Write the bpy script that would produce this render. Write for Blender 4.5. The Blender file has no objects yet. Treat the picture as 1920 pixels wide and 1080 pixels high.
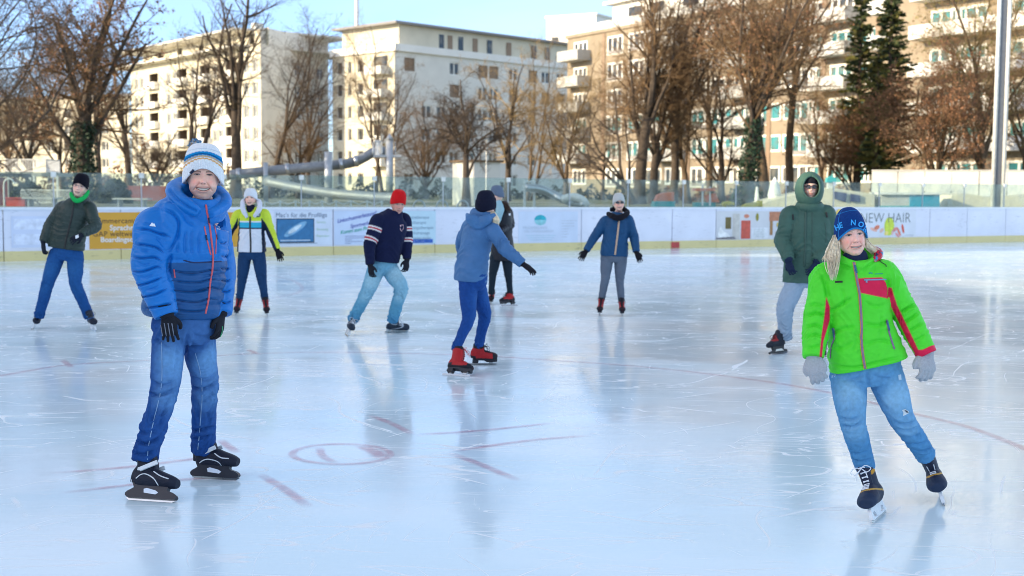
import bpy, math, random
import numpy as np
from mathutils import Vector, Matrix
from mathutils.bvhtree import BVHTree

random.seed(7)
SC = bpy.context.scene
COL = SC.collection
PI = math.pi
F_PX = 2400.0
CAM_H = 1.65

# ------------------------------------------------------------------ camera
cam_d = bpy.data.cameras.new('camera')
cam = bpy.data.objects.new('camera', cam_d)
COL.objects.link(cam)
PITCH = math.atan(183 / F_PX)
CM = Matrix.Rotation(math.radians(90) - PITCH, 4, 'X') @ Matrix.Rotation(math.radians(0.42), 4, 'Z')
CM.translation = Vector((0, 0, CAM_H))
cam.matrix_world = CM
cam_d.sensor_width = 36
cam_d.lens = 36 * F_PX / 1920
cam_d.clip_end = 3000
cam_d.dof.use_dof = True
cam_d.dof.focus_distance = 7.2
cam_d.dof.aperture_fstop = 3.2
SC.camera = cam
R3 = CM.to_3x3()
R3T = np.array(R3.transposed())


def ray(x, y):
    return R3 @ Vector(((x - 960) / F_PX, -(y - 540) / F_PX, -1))


def P(x, y, Y):
    """point at photo direction (x, y), at world distance Y in front"""
    d = ray(x, y)
    return Vector((0, 0, CAM_H)) + d * (Y / d.y)


def G(x, y, z=0.0):
    d = ray(x, y)
    return Vector((0, 0, CAM_H)) + d * ((z - CAM_H) / d.z)


def V3(*a):
    return Vector(a)


# ------------------------------------------------------------------ objects
def tag(o, label=None, cat=None, group=None, kind=None):
    if label: o['label'] = label
    if cat: o['category'] = cat
    if group: o['group'] = group
    if kind: o['kind'] = kind
    return o


def wloc(o):
    v = Vector((0, 0, 0))
    while o is not None:
        v = v + o.location
        o = o.parent
    return v


def thing(name, loc, label, cat, group=None):
    o = bpy.data.objects.new(name, None)
    o.empty_display_size = 0.2
    COL.objects.link(o)
    o.location = Vector(loc)
    return tag(o, label, cat, group)


def mkobj(name, V, F, mats, parent=None, smooth=False, col=None, midx=None, origin=None):
    V = np.asarray(V, dtype=float).reshape(-1, 3)
    if origin is None:
        if parent is not None:
            origin = wloc(parent)
        else:
            origin = Vector((V[:, 0].mean(), V[:, 1].mean(), V[:, 2].min()))
    og = np.array(origin)
    me = bpy.data.meshes.new(name)
    me.from_pydata((V - og).tolist(), [], F.tolist() if isinstance(F, np.ndarray) else F)
    if not isinstance(mats, (list, tuple)): mats = [mats]
    for m in mats: me.materials.append(m)
    if midx is not None:
        me.polygons.foreach_set('material_index', np.asarray(midx, dtype=np.int32))
    if smooth:
        me.polygons.foreach_set('use_smooth', np.ones(len(me.polygons), dtype=bool))
    if col is not None:
        at = me.color_attributes.new('col', 'FLOAT_COLOR', 'POINT')
        c = np.ones((len(V), 4)); c[:, :3] = col
        at.data.foreach_set('color', c.ravel())
    me.update()
    o = bpy.data.objects.new(name, me)
    COL.objects.link(o)
    if parent is not None:
        o.parent = parent
        o.location = Vector(origin) - wloc(parent)
    else:
        o.location = Vector(origin)
    return o


def copy_tree(o, parent=None, loc=None, rotz=None):
    c = o.copy()
    COL.objects.link(c)
    if parent is not None: c.parent = parent
    if loc is not None: c.location = loc
    if rotz is not None: c.rotation_euler = (0, 0, rotz)
    for ch in list(o.children):
        copy_tree(ch, c)
    return c


class MB:
    def __init__(s):
        s.V = []; s.F = []; s.M = []; s.n = 0

    def add(s, V, F, m=0):
        V = np.asarray(V, dtype=float).reshape(-1, 3)
        s.V.append(V)
        F = F.tolist() if isinstance(F, np.ndarray) else F
        k = s.n
        s.F.extend([[i + k for i in f] for f in F])
        s.M.extend([m] * len(F))
        s.n += len(V)

    def box(s, c, size, ax=None, m=0, az=None, taper=1.0):
        """c centre, size (x,y,z); ax = local x direction, az local up"""
        z = Vector(az).normalized() if az is not None else Vector((0, 0, 1))
        x = Vector(ax) if ax is not None else Vector((1, 0, 0))
        x = (x - z * x.dot(z)).normalized()
        y = z.cross(x)
        c = Vector(c)
        vs = []
        for k in (-1, 1):
            t = taper if k > 0 else 1.0
            for (a, b) in ((-1, -1), (1, -1), (1, 1), (-1, 1)):
                vs.append(c + x * (a * size[0] / 2 * t) + y * (b * size[1] / 2 * t) + z * (k * size[2] / 2))
        s.add([list(v) for v in vs], [[3, 2, 1, 0], [4, 5, 6, 7], [0, 1, 5, 4], [1, 2, 6, 5], [2, 3, 7, 6], [3, 0, 4, 7]], m)

    def tube(s, pts, rad, n=8, m=0, cap=True):
        V, F = tube_mesh(pts, rad, n, cap)
        s.add(V, F, m)

    def quad(s, a, b, c, d, m=0):
        s.add([list(a), list(b), list(c), list(d)], [[0, 1, 2, 3]], m)

    def build(s, name, mats, parent=None, smooth=False, origin=None):
        return mkobj(name, np.concatenate(s.V), s.F, mats, parent, smooth, midx=s.M, origin=origin)


def catmull(pts, n):
    """resample control points (k,d) to n points, evenly in parameter"""
    p = np.asarray(pts, dtype=float)
    k = len(p)
    if k == 1: return np.repeat(p, n, 0)
    seg = np.linalg.norm(np.diff(p[:, :min(3, p.shape[1])], axis=0), axis=1)
    cum = np.concatenate([[0], np.cumsum(np.maximum(seg, 1e-6))])
    ext = np.vstack([2 * p[0] - p[1], p, 2 * p[-1] - p[-2]])
    ts = np.linspace(0, cum[-1], n)
    i = np.clip(np.searchsorted(cum, ts, side='right') - 1, 0, k - 2)
    u = ((ts - cum[i]) / (cum[i + 1] - cum[i]))[:, None]
    a, b, c, d = ext[i], ext[i + 1], ext[i + 2], ext[i + 3]
    return 0.5 * ((2 * b) + (c - a) * u + (2 * a - 5 * b + 4 * c - d) * u * u + (-a + 3 * b - 3 * c + d) * u ** 3)


def frames(P_, ref=None):
    P_ = np.asarray(P_, dtype=float)
    T = np.gradient(P_, axis=0)
    T /= np.linalg.norm(T, axis=1)[:, None] + 1e-9
    out = []
    r = np.array(ref if ref is not None else (0.0, -1.0, 0.0), dtype=float)
    if abs(r @ T[0]) > 0.9: r = np.array((1.0, 0, 0))
    if abs(r @ T[0]) > 0.9: r = np.array((0, 0, 1.0))
    for t in T:
        r = r - t * (r @ t)
        r /= np.linalg.norm(r) + 1e-9
        out.append((r.copy(), np.cross(t, r)))
    return T, np.array([o[0] for o in out]), np.array([o[1] for o in out])


def tube_mesh(pts, rad, n=8, cap=True, ref=None, ry=None):
    P_ = np.asarray([list(p) for p in pts], dtype=float)
    k = len(P_)
    rad = np.broadcast_to(np.asarray(rad, dtype=float), (k,))
    ry = rad if ry is None else np.broadcast_to(np.asarray(ry, dtype=float), (k,))
    T, A, B = frames(P_, ref)
    th = np.arange(n) * 2 * PI / n
    V = P_[:, None, :] + A[:, None, :] * (np.cos(th)[None, :, None] * rad[:, None, None]) + B[:, None, :] * (np.sin(th)[None, :, None] * ry[:, None, None])
    V = V.reshape(-1, 3)
    F = []
    for i in range(k - 1):
        for j in range(n):
            a = i * n + j; b = i * n + (j + 1) % n
            F.append([a, b, b + n, a + n])
    if cap:
        F.append(list(range(n))[::-1])
        F.append(list(range((k - 1) * n, k * n)))
    return V, F


def segs_mesh(segs, n=3):
    """many separate thin tapered tubes; segs array (N,8): p0 p1 r0 r1"""
    S = np.asarray(segs, dtype=float)
    p0, p1, r0, r1 = S[:, :3], S[:, 3:6], S[:, 6], S[:, 7]
    t = p1 - p0
    t /= np.linalg.norm(t, axis=1)[:, None] + 1e-9
    ref = np.where(np.abs(t[:, 2:3]) > 0.9, np.array([[1.0, 0, 0]]), np.array([[0, 0, 1.0]]))
    a = np.cross(t, ref); a /= np.linalg.norm(a, axis=1)[:, None] + 1e-9
    b = np.cross(t, a)
    N = len(S)
    V = np.zeros((N, 2, n, 3))
    for j in range(n):
        c, s_ = math.cos(2 * PI * j / n), math.sin(2 * PI * j / n)
        d = a * c + b * s_
        V[:, 0, j] = p0 + d * r0[:, None]
        V[:, 1, j] = p1 + d * r1[:, None]
    base = (np.arange(N) * 2 * n)[:, None]
    F = []
    for j in range(n):
        k = (j + 1) % n
        F.append(np.concatenate([base + j, base + k, base + n + k, base + n + j], axis=1))
    F = np.concatenate(F)
    return V.reshape(-1, 3), F


# ------------------------------------------------------------------ materials
def nt_new(name):
    m = bpy.data.materials.new(name)
    m.use_nodes = True
    nt = m.node_tree
    return m, nt, nt.nodes['Principled BSDF']


def mat(name, color=(0.8, 0.8, 0.8), rough=0.6, metal=0.0, noise=0.12, nscale=8.0, bump=0.0, bscale=60.0, vcol=False, spec=0.5, sheen=0.0, coat=0.0, coords='Object', wrinkle=0.0, wscale=14.0, sss=0.0):
    m, nt, b = nt_new(name)
    L = nt.links
    b.inputs['Roughness'].default_value = rough
    b.inputs['Metallic'].default_value = metal
    b.inputs['Specular IOR Level'].default_value = spec
    if sheen: b.inputs['Sheen Weight'].default_value = sheen
    if sss:
        b.inputs['Subsurface Weight'].default_value = sss; b.inputs['Subsurface Radius'].default_value = (.6, .2, .1); b.inputs['Subsurface Scale'].default_value = .01
    if coat: b.inputs['Coat Weight'].default_value = coat
    tc = nt.nodes.new('ShaderNodeTexCoord')
    if vcol:
        src = nt.nodes.new('ShaderNodeAttribute'); src.attribute_name = 'col'
        csock = src.outputs['Color']
    else:
        src = nt.nodes.new('ShaderNodeRGB'); src.outputs[0].default_value = (*color, 1)
        csock = src.outputs[0]
    if noise > 0:
        n = nt.nodes.new('ShaderNodeTexNoise'); n.inputs['Scale'].default_value = nscale; n.inputs['Detail'].default_value = 5
        L.new(tc.outputs[coords], n.inputs['Vector'])
        mr = nt.nodes.new('ShaderNodeMapRange')
        mr.inputs['From Min'].default_value = 0.3; mr.inputs['From Max'].default_value = 0.7
        mr.inputs['To Min'].default_value = 1 - noise; mr.inputs['To Max'].default_value = 1 + noise
        L.new(n.outputs['Fac'], mr.inputs['Value'])
        mx = nt.nodes.new('ShaderNodeVectorMath'); mx.operation = 'SCALE'
        L.new(csock, mx.inputs[0]); L.new(mr.outputs[0], mx.inputs['Scale'])
        csock = mx.outputs[0]
    L.new(csock, b.inputs['Base Color'])
    if bump > 0:
        n2 = nt.nodes.new('ShaderNodeTexNoise'); n2.inputs['Scale'].default_value = bscale; n2.inputs['Detail'].default_value = 4
        L.new(tc.outputs[coords], n2.inputs['Vector'])
        bp = nt.nodes.new('ShaderNodeBump'); bp.inputs['Strength'].default_value = bump; bp.inputs['Distance'].default_value = 0.004
        L.new(n2.outputs['Fac'], bp.inputs['Height']); L.new(bp.outputs[0], b.inputs['Normal'])
    if wrinkle > 0:
        n3 = nt.nodes.new('ShaderNodeTexNoise'); n3.noise_type = 'RIDGED_MULTIFRACTAL'; n3.inputs['Scale'].default_value = wscale; n3.inputs['Detail'].default_value = 3
        n3.inputs['Distortion'].default_value = 0.8
        mp3 = nt.nodes.new('ShaderNodeMapping'); mp3.inputs['Scale'].default_value = (0.75, 0.75, 1.5); mp3.inputs['Rotation'].default_value = (0.3, 0.35, 0)
        L.new(tc.outputs[coords], mp3.inputs['Vector']); L.new(mp3.outputs[0], n3.inputs['Vector'])
        bp3 = nt.nodes.new('ShaderNodeBump'); bp3.inputs['Strength'].default_value = wrinkle; bp3.inputs['Distance'].default_value = 0.012
        L.new(n3.outputs['Fac'], bp3.inputs['Height'])
        if bump > 0: L.new(bp.outputs[0], bp3.inputs['Normal'])
        L.new(bp3.outputs[0], b.inputs['Normal'])
    return m


M = {}
def defm(key, *a, **k):
    M[key] = mat(key, *a, **k)
    return M[key]


defm('white_board', (0.72, 0.75, 0.86), 0.35, noise=0.05, nscale=1.5)
defm('rail_white', (0.8, 0.82, 0.86), 0.4, noise=0.04)
defm('kick', (0.72, 0.58, 0.25), 0.45, noise=0.1, nscale=3)
defm('clamp', (0.75, 0.74, 0.68), 0.4)
defm('steel', (0.5, 0.52, 0.55), 0.28, metal=0.9, noise=0.1)
defm('galv', (0.45, 0.48, 0.52), 0.5, metal=0.4, noise=0.15)
defm('steel_dull', (0.26, 0.28, 0.31), 0.55, metal=0.35, noise=0.15)
defm('white_metal', (0.78, 0.78, 0.76), 0.45)
defm('red_paint', (0.5, 0.06, 0.05), 0.5)
defm('mast_core', (0.13, 0.14, 0.16), 0.5)
defm('dark_metal', (0.05, 0.055, 0.06), 0.5)
defm('plaster_cream', (0.66, 0.60, 0.47), 0.85, noise=0.06, nscale=0.6)
defm('plaster_pale', (0.74, 0.72, 0.66), 0.85, noise=0.06, nscale=0.6)
defm('plaster_white', (0.82, 0.80, 0.75), 0.8, noise=0.04, nscale=0.6)
defm('plaster_tan', (0.29, 0.235, 0.17), 0.85, noise=0.12, nscale=0.8)
defm('concrete', (0.46, 0.46, 0.44), 0.85, noise=0.15, nscale=1.2)
defm('concrete_pale', (0.62, 0.62, 0.60), 0.85, noise=0.2, nscale=0.5)
defm('roof', (0.25, 0.24, 0.24), 0.7)
defm('frame_white', (0.82, 0.81, 0.76), 0.5, noise=0.02)
defm('panel_grey', (0.30, 0.28, 0.27), 0.6)
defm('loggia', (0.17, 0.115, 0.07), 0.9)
defm('shutter_brown', (0.27, 0.19, 0.13), 0.7)
defm('shutter_teal', (0.10, 0.42, 0.40), 0.4)
defm('bark_dark', (0.075, 0.055, 0.040), 0.9, noise=0.35, nscale=6)
defm('bark_warm', (0.125, 0.085, 0.05), 0.9, noise=0.3, nscale=6)
defm('twig_dark', (0.085, 0.060, 0.042), 0.9, noise=0.2, nscale=2)
defm('twig_orange', (0.18, 0.11, 0.055), 0.9, noise=0.3, nscale=1.2)
defm('twig_yellow', (0.30, 0.21, 0.10), 0.9, noise=0.3, nscale=1.2)
defm('leaf_brown', (0.20, 0.095, 0.05), 0.8, noise=0.4, nscale=3)
defm('leaf_beech', (0.28, 0.135, 0.07), 0.8, noise=0.4, nscale=3)
defm('needle', (0.050, 0.072, 0.026), 0.85, noise=0.5, nscale=1.5)
defm('needle_yellow', (0.16, 0.15, 0.035), 0.85, noise=0.5, nscale=1.5)
defm('ivy', (0.020, 0.050, 0.025), 0.7, noise=0.4, nscale=5)
defm('hedge', (0.030, 0.045, 0.025), 0.85, noise=0.5, nscale=2)
defm('orange_plastic', (0.75, 0.17, 0.06), 0.4)
defm('yellow_plastic', (0.80, 0.62, 0.04), 0.4)
defm('teal_plastic', (0.06, 0.40, 0.42), 0.4)
defm('blue_plastic', (0.03, 0.33, 0.52), 0.4)
defm('tarp', (0.72, 0.66, 0.52), 0.7, noise=0.12, nscale=1)
defm('navy_print', (0.03, 0.04, 0.14), 0.5)
defm('snow', (0.8, 0.82, 0.85), 0.7, noise=0.1, bump=0.6, bscale=20)


def scuffed(key, color, dark, rough, amt):
    m = mat(key, color, rough, noise=.05, nscale=1.5); nt = m.node_tree; L = nt.links; b = nt.nodes['Principled BSDF']
    src = b.inputs['Base Color'].links[0].from_socket
    geo = nt.nodes.new('ShaderNodeNewGeometry')
    def nz(s, sc, lo, hi, ty='FBM', det=4):
        mp = nt.nodes.new('ShaderNodeMapping'); mp.inputs['Scale'].default_value = sc; L.new(geo.outputs['Position'], mp.inputs['Vector'])
        n = nt.nodes.new('ShaderNodeTexNoise'); n.inputs['Scale'].default_value = s; n.inputs['Detail'].default_value = det; L.new(mp.outputs[0], n.inputs['Vector'])
        r = nt.nodes.new('ShaderNodeMapRange'); r.inputs['From Min'].default_value = lo; r.inputs['From Max'].default_value = hi; L.new(n.outputs['Fac'], r.inputs['Value']); return r.outputs[0]
    p = nt.nodes.new('ShaderNodeMath'); p.operation = 'MULTIPLY'
    L.new(nz(7, (.6, .6, 4), .60, .72), p.inputs[0]); L.new(nz(1.2, (1, 1, 1), .4, .6), p.inputs[1])
    q = nt.nodes.new('ShaderNodeMath'); q.operation = 'MULTIPLY'; q.inputs[1].default_value = amt; L.new(p.outputs[0], q.inputs[0])
    mx = nt.nodes.new('ShaderNodeMix'); mx.data_type = 'RGBA'; mx.inputs[7].default_value = (*dark, 1)
    L.new(q.outputs[0], mx.inputs[0]); L.new(src, mx.inputs[6]); L.new(mx.outputs[2], b.inputs['Base Color'])
    M[key] = m


scuffed('white_board', (0.76, 0.77, 0.86), (.30, .31, .36), .35, .7)
scuffed('kick', (0.72, 0.60, 0.28), (.30, .24, .14), .45, .8)


def pane_mat(name, c, rough=0.06):
    m, nt, b = nt_new(name)
    L = nt.links
    tc = nt.nodes.new('ShaderNodeTexCoord')
    g = nt.nodes.new('ShaderNodeTexNoise'); g.inputs['Scale'].default_value = 0.9; g.inputs['Detail'].default_value = 1
    oi = nt.nodes.new('ShaderNodeObjectInfo')
    ad = nt.nodes.new('ShaderNodeVectorMath'); ad.operation = 'ADD'
    L.new(tc.outputs['Object'], ad.inputs[0]); L.new(oi.outputs['Location'], ad.inputs[1])
    L.new(ad.outputs[0], g.inputs['Vector'])
    cr = nt.nodes.new('ShaderNodeValToRGB')
    cr.color_ramp.elements[0].position = 0.40; cr.color_ramp.elements[0].color = (*c, 1)
    cr.color_ramp.elements[1].position = 0.72; cr.color_ramp.elements[1].color = (0.17, 0.15, 0.12, 1)
    L.new(g.outputs['Fac'], cr.inputs['Fac']); L.new(cr.outputs[0], b.inputs['Base Color'])
    b.inputs['Roughness'].default_value = rough; b.inputs['Specular IOR Level'].default_value = .3
    return m


M['pane'] = pane_mat('pane', (0.035, 0.045, 0.055))
M['pane_teal'] = pane_mat('pane_teal', (0.05, 0.25, 0.27))


def glass_mat():
    m, nt, b = nt_new('rink_glass')
    nt.nodes.remove(b)
    L = nt.links
    out = nt.nodes['Material Output']
    tr = nt.nodes.new('ShaderNodeBsdfTransparent'); tr.inputs[0].default_value = (0.80, 0.88, 0.86, 1)
    df = nt.nodes.new('ShaderNodeBsdfDiffuse'); df.inputs[0].default_value = (0.62, 0.68, 0.66, 1)
    gl = nt.nodes.new('ShaderNodeBsdfGlossy'); gl.inputs['Roughness'].default_value = 0.03
    n = nt.nodes.new('ShaderNodeTexNoise'); n.inputs['Scale'].default_value = 3.0; n.inputs['Detail'].default_value = 6
    tc = nt.nodes.new('ShaderNodeTexCoord'); L.new(tc.outputs['Object'], n.inputs['Vector'])
    mr = nt.nodes.new('ShaderNodeMapRange'); mr.inputs['From Min'].default_value = 0.35; mr.inputs['From Max'].default_value = 0.75
    mr.inputs['To Min'].default_value = 0.06; mr.inputs['To Max'].default_value = 0.24
    L.new(n.outputs['Fac'], mr.inputs['Value'])
    mx = nt.nodes.new('ShaderNodeMixShader'); L.new(mr.outputs[0], mx.inputs[0])
    L.new(tr.outputs[0], mx.inputs[1]); L.new(df.outputs[0], mx.inputs[2])
    fr = nt.nodes.new('ShaderNodeFresnel'); fr.inputs[0].default_value = 1.14
    mx2 = nt.nodes.new('ShaderNodeMixShader'); L.new(fr.outputs[0], mx2.inputs[0])
    L.new(mx.outputs[0], mx2.inputs[1]); L.new(gl.outputs[0], mx2.inputs[2])
    L.new(mx2.outputs[0], out.inputs['Surface'])
    return m


M['rink_glass'] = glass_mat()


def ice_mat():
    m, nt, b = nt_new('ice')
    L = nt.links
    N = nt.nodes.new
    geo = N('ShaderNodeNewGeometry')

    def noise(scale, detail=4, sx=1, sy=1, dist=0.0, rot=0.0):
        mp = N('ShaderNodeMapping'); mp.inputs['Scale'].default_value = (sx, sy, 1); mp.inputs['Rotation'].default_value = (0, 0, rot)
        L.new(geo.outputs['Position'], mp.inputs['Vector'])
        n = N('ShaderNodeTexNoise'); n.inputs['Scale'].default_value = scale; n.inputs['Detail'].default_value = detail
        n.inputs['Distortion'].default_value = dist
        L.new(mp.outputs[0], n.inputs['Vector'])
        return n.outputs['Fac']

    def ramp(s, a, b_, lo=0.0, hi=1.0):
        r = N('ShaderNodeMapRange'); r.interpolation_type = 'SMOOTHSTEP'
        r.inputs['From Min'].default_value = a; r.inputs['From Max'].default_value = b_
        r.inputs['To Min'].default_value = lo; r.inputs['To Max'].default_value = hi
        L.new(s, r.inputs['Value'])
        return r.outputs[0]

    def math_(op, a, c):
        n = N('ShaderNodeMath'); n.operation = op
        for i, v in enumerate((a, c)):
            if isinstance(v, (int, float)): n.inputs[i].default_value = v
            else: L.new(v, n.inputs[i])
        return n.outputs[0]

    def scratch(scale, width, seed, warp, sx=1, sy=1):
        """thin curved lines: edges of large distorted cells"""
        wn = N('ShaderNodeTexNoise'); wn.inputs['Scale'].default_value = scale * 1.3; wn.inputs['Detail'].default_value = 1
        L.new(geo.outputs['Position'], wn.inputs['Vector'])
        sc = N('ShaderNodeVectorMath'); sc.operation = 'SCALE'; L.new(wn.outputs['Color'], sc.inputs[0]); sc.inputs['Scale'].default_value = warp
        ad = N('ShaderNodeVectorMath'); ad.operation = 'ADD'; L.new(geo.outputs['Position'], ad.inputs[0]); L.new(sc.outputs[0], ad.inputs[1])
        mp = N('ShaderNodeMapping'); mp.inputs['Location'].default_value = (seed, seed * 1.7, 0); mp.inputs['Scale'].default_value = (sx, sy, 1)
        L.new(ad.outputs[0], mp.inputs['Vector'])
        v = N('ShaderNodeTexVoronoi'); v.feature = 'DISTANCE_TO_EDGE'; v.inputs['Scale'].default_value = scale
        L.new(mp.outputs[0], v.inputs['Vector'])
        return ramp(v.outputs['Distance'], 0.0, width, 1.0, 0.0)

    s1 = math_('MULTIPLY', scratch(0.55, 0.005, 3.1, .5), ramp(noise(1.1, 3), 0.50, 0.62))
    s2 = math_('MULTIPLY', scratch(0.9, 0.006, 8.4, .35, 1, .6), ramp(noise(0.9, 3, rot=1.0), 0.52, 0.64))
    s3 = math_('MULTIPLY', scratch(0.35, 0.003, 15.0, 1.0, 1, 0.4), ramp(noise(0.7, 3, rot=2.0), 0.48, 0.60))
    s4 = math_('MULTIPLY', scratch(1.6, 0.010, 22.0, 0.25, .5, 1.2), ramp(noise(1.6, 3, rot=0.5), 0.58, 0.68))
    fine = math_('MULTIPLY', ramp(noise(26, 3, 0.12, 1.5, 0.4, rot=0.05), 0.60, 0.75), ramp(noise(0.5, 4), 0.45, 0.65))
    fine2 = math_('MULTIPLY', ramp(noise(30, 3, 1.4, 0.12, 0.5, rot=0.6), 0.62, 0.76), ramp(noise(0.6, 4, rot=2.2), 0.5, 0.65))
    def track(scale, w_, seed, sx, sy, rot, dist=.3):
        mp = N('ShaderNodeMapping'); mp.inputs['Scale'].default_value = (sx, sy, 1); mp.inputs['Rotation'].default_value = (0, 0, rot); mp.inputs['Location'].default_value = (seed, seed * .7, seed * 3)
        L.new(geo.outputs['Position'], mp.inputs['Vector'])
        n = N('ShaderNodeTexNoise'); n.inputs['Scale'].default_value = scale; n.inputs['Detail'].default_value = 1.2; n.inputs['Distortion'].default_value = dist
        L.new(mp.outputs[0], n.inputs['Vector'])
        ab = math_('ABSOLUTE', math_('SUBTRACT', n.outputs['Fac'], 0.5), 0)
        return ramp(ab, 0.0, w_ * 1.35, 1.0, 0.0)
    tr = None
    for k, (sc_, w_, sx, sy, ro, mk) in enumerate(((.8, .0035, .35, 1.6, .1, .5), (1.1, .004, .3, 1.5, 1.1, .52), (.9, .0035, .4, 1.8, 2.0, .5), (1.5, .005, .35, 1.3, -.5, .5), (2.2, .007, .4, 1.6, .5, .55), (2.8, .008, .3, 1.5, -.15, .5), (1.3, .005, .5, 1.7, 1.6, .53), (3.5, .010, .4, 1.4, .9, .56))):
        if k % 2 == 0:
            mp = N('ShaderNodeMapping'); mp.inputs['Rotation'].default_value = (0, 0, ro * 1.0 + .35); L.new(geo.outputs['Position'], mp.inputs['Vector'])
            sx_ = N('ShaderNodeSeparateXYZ'); L.new(mp.outputs[0], sx_.inputs[0])
            v = math_('ADD', math_('MULTIPLY', sx_.outputs['Y'], .9 + .35 * k), math_('MULTIPLY', noise(.22 + .03 * k, 1.5, rot=k * .9), 5.0 + k))
            pg = math_('ABSOLUTE', math_('SUBTRACT', math_('FRACT', v, 0), .5), 0)
            t_ = math_('MULTIPLY', ramp(pg, 0.0, .016, 1.0, 0.0), ramp(noise(1.3, 4, rot=k * 1.1), mk - .02, mk + .08))
            tr = t_ if tr is None else math_('MAXIMUM', tr, t_)
            continue
        t_ = math_('MULTIPLY', track(sc_, w_, 11.3 * k + 2, sx, sy, ro), ramp(noise(.9, 3, rot=k * 1.3), mk - .04, mk + .06))
        tr = t_ if tr is None else math_('MAXIMUM', tr, t_)
    shave = math_('MULTIPLY', ramp(noise(9, 6, 1, 2.2, .8), .60, .72), ramp(noise(.45, 4, rot=.7), .5, .62))
    patch = ramp(noise(0.35, 5, 1, 1.5, 1.0), 0.42, 0.68)
    scr = math_('MAXIMUM', math_('MAXIMUM', s1, s2), math_('MAXIMUM', s3, s4))
    scr = math_('MAXIMUM', math_('MAXIMUM', math_('MULTIPLY', tr, 0.95), math_('MULTIPLY', shave, .4)), math_('MULTIPLY', scr, 0.0))
    scr = math_('MAXIMUM', math_('MULTIPLY', scr, 1.0), math_('MULTIPLY', math_('MAXIMUM', fine, fine2), 0.55))
    mixc = N('ShaderNodeMix'); mixc.data_type = 'RGBA'
    mixc.inputs[6].default_value = (0.68, 0.84, 0.91, 1); mixc.inputs[7].default_value = (0.80, 0.90, 0.94, 1)
    L.new(patch, mixc.inputs[0])
    mix2 = N('ShaderNodeMix'); mix2.data_type = 'RGBA'
    mix2.inputs[7].default_value = (0.93, 0.95, 0.96, 1)
    L.new(scr, mix2.inputs[0]); L.new(mixc.outputs[2], mix2.inputs[6])
    L.new(mix2.outputs[2], b.inputs['Base Color'])
    rr = math_('ADD', ramp(noise(0.6, 5, 1, 1.6, 0.6), 0.3, 0.7, 0.09, 0.21), math_('MULTIPLY', scr, 0.35))
    L.new(rr, b.inputs['Roughness'])
    b.inputs['IOR'].default_value = 1.36
    hs = math_('ADD', math_('MULTIPLY', noise(5, 5, 1, 1.4), 0.5), math_('MULTIPLY', noise(40, 3, 0.3, 1.5), 0.10))
    hs = math_('ADD', hs, math_('MULTIPLY', scr, -0.12))
    bp = N('ShaderNodeBump'); bp.inputs['Strength'].default_value = 0.10; bp.inputs['Distance'].default_value = 0.02
    L.new(hs, bp.inputs['Height']); L.new(bp.outputs[0], b.inputs['Normal'])
    return m


M['ice'] = ice_mat()


def line_mat():
    m, nt, b = nt_new('red_line')
    L = nt.links
    out = nt.nodes['Material Output']
    b.inputs['Base Color'].default_value = (0.62, 0.20, 0.27, 1); b.inputs['Roughness'].default_value = 0.22
    tr = nt.nodes.new('ShaderNodeBsdfTransparent')
    at = nt.nodes.new('ShaderNodeAttribute'); at.attribute_name = 'col'
    geo = nt.nodes.new('ShaderNodeNewGeometry')
    n = nt.nodes.new('ShaderNodeTexNoise'); n.inputs['Scale'].default_value = 9; n.inputs['Detail'].default_value = 5
    L.new(geo.outputs['Position'], n.inputs['Vector'])
    mr = nt.nodes.new('ShaderNodeMapRange'); mr.inputs['From Min'].default_value = 0.3; mr.inputs['From Max'].default_value = 0.7
    mr.inputs['To Min'].default_value = 0.22; mr.inputs['To Max'].default_value = 0.52
    L.new(n.outputs['Fac'], mr.inputs['Value'])
    mu = nt.nodes.new('ShaderNodeMath'); mu.operation = 'MULTIPLY'
    L.new(at.outputs['Fac'], mu.inputs[0]); L.new(mr.outputs[0], mu.inputs[1])
    mx = nt.nodes.new('ShaderNodeMixShader')
    L.new(mu.outputs[0], mx.inputs[0]); L.new(tr.outputs[0], mx.inputs[1]); L.new(b.outputs[0], mx.inputs[2])
    L.new(mx.outputs[0], out.inputs['Surface'])
    return m


M['red_line'] = line_mat()


def ground_mat():
    m, nt, b = nt_new('ground')
    L = nt.links
    N = nt.nodes.new
    geo = N('ShaderNodeNewGeometry')
    n = N('ShaderNodeTexNoise'); n.inputs['Scale'].default_value = 0.12; n.inputs['Detail'].default_value = 8
    L.new(geo.outputs['Position'], n.inputs['Vector'])
    cr = N('ShaderNodeValToRGB')
    e = cr.color_ramp.elements
    e[0].position = 0.40; e[0].color = (0.075, 0.095, 0.025, 1)
    e[1].position = 0.62; e[1].color = (0.42, 0.40, 0.35, 1)
    k = cr.color_ramp.elements.new(0.5); k.color = (0.20, 0.19, 0.10, 1)
    L.new(n.outputs['Fac'], cr.inputs['Fac']); L.new(cr.outputs[0], b.inputs['Base Color'])
    b.inputs['Roughness'].default_value = 0.95
    return m


M['ground'] = ground_mat()

# ------------------------------------------------------------------ light
SUN_AZ = (-0.93, -0.37)
SUN_EL = math.radians(17)
sd = Vector((SUN_AZ[0], SUN_AZ[1], 0)).normalized() * math.cos(SUN_EL) + Vector((0, 0, math.sin(SUN_EL)))
sun_l = bpy.data.lights.new('sun', 'SUN')
sun_l.energy = 2.5
sun_l.angle = math.radians(0.5)
sun_l.color = (1.0, 0.83, 0.56)
sun = bpy.data.objects.new('sun', sun_l)
COL.objects.link(sun)
sun.rotation_euler = sd.to_track_quat('Z', 'Y').to_euler()
w = bpy.data.worlds.new('World')
SC.world = w
w.use_nodes = True
wn = w.node_tree
sky = wn.nodes.new('ShaderNodeTexSky')
sky.sky_type = 'NISHITA'
sky.sun_disc = False
sky.sun_elevation = SUN_EL
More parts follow.
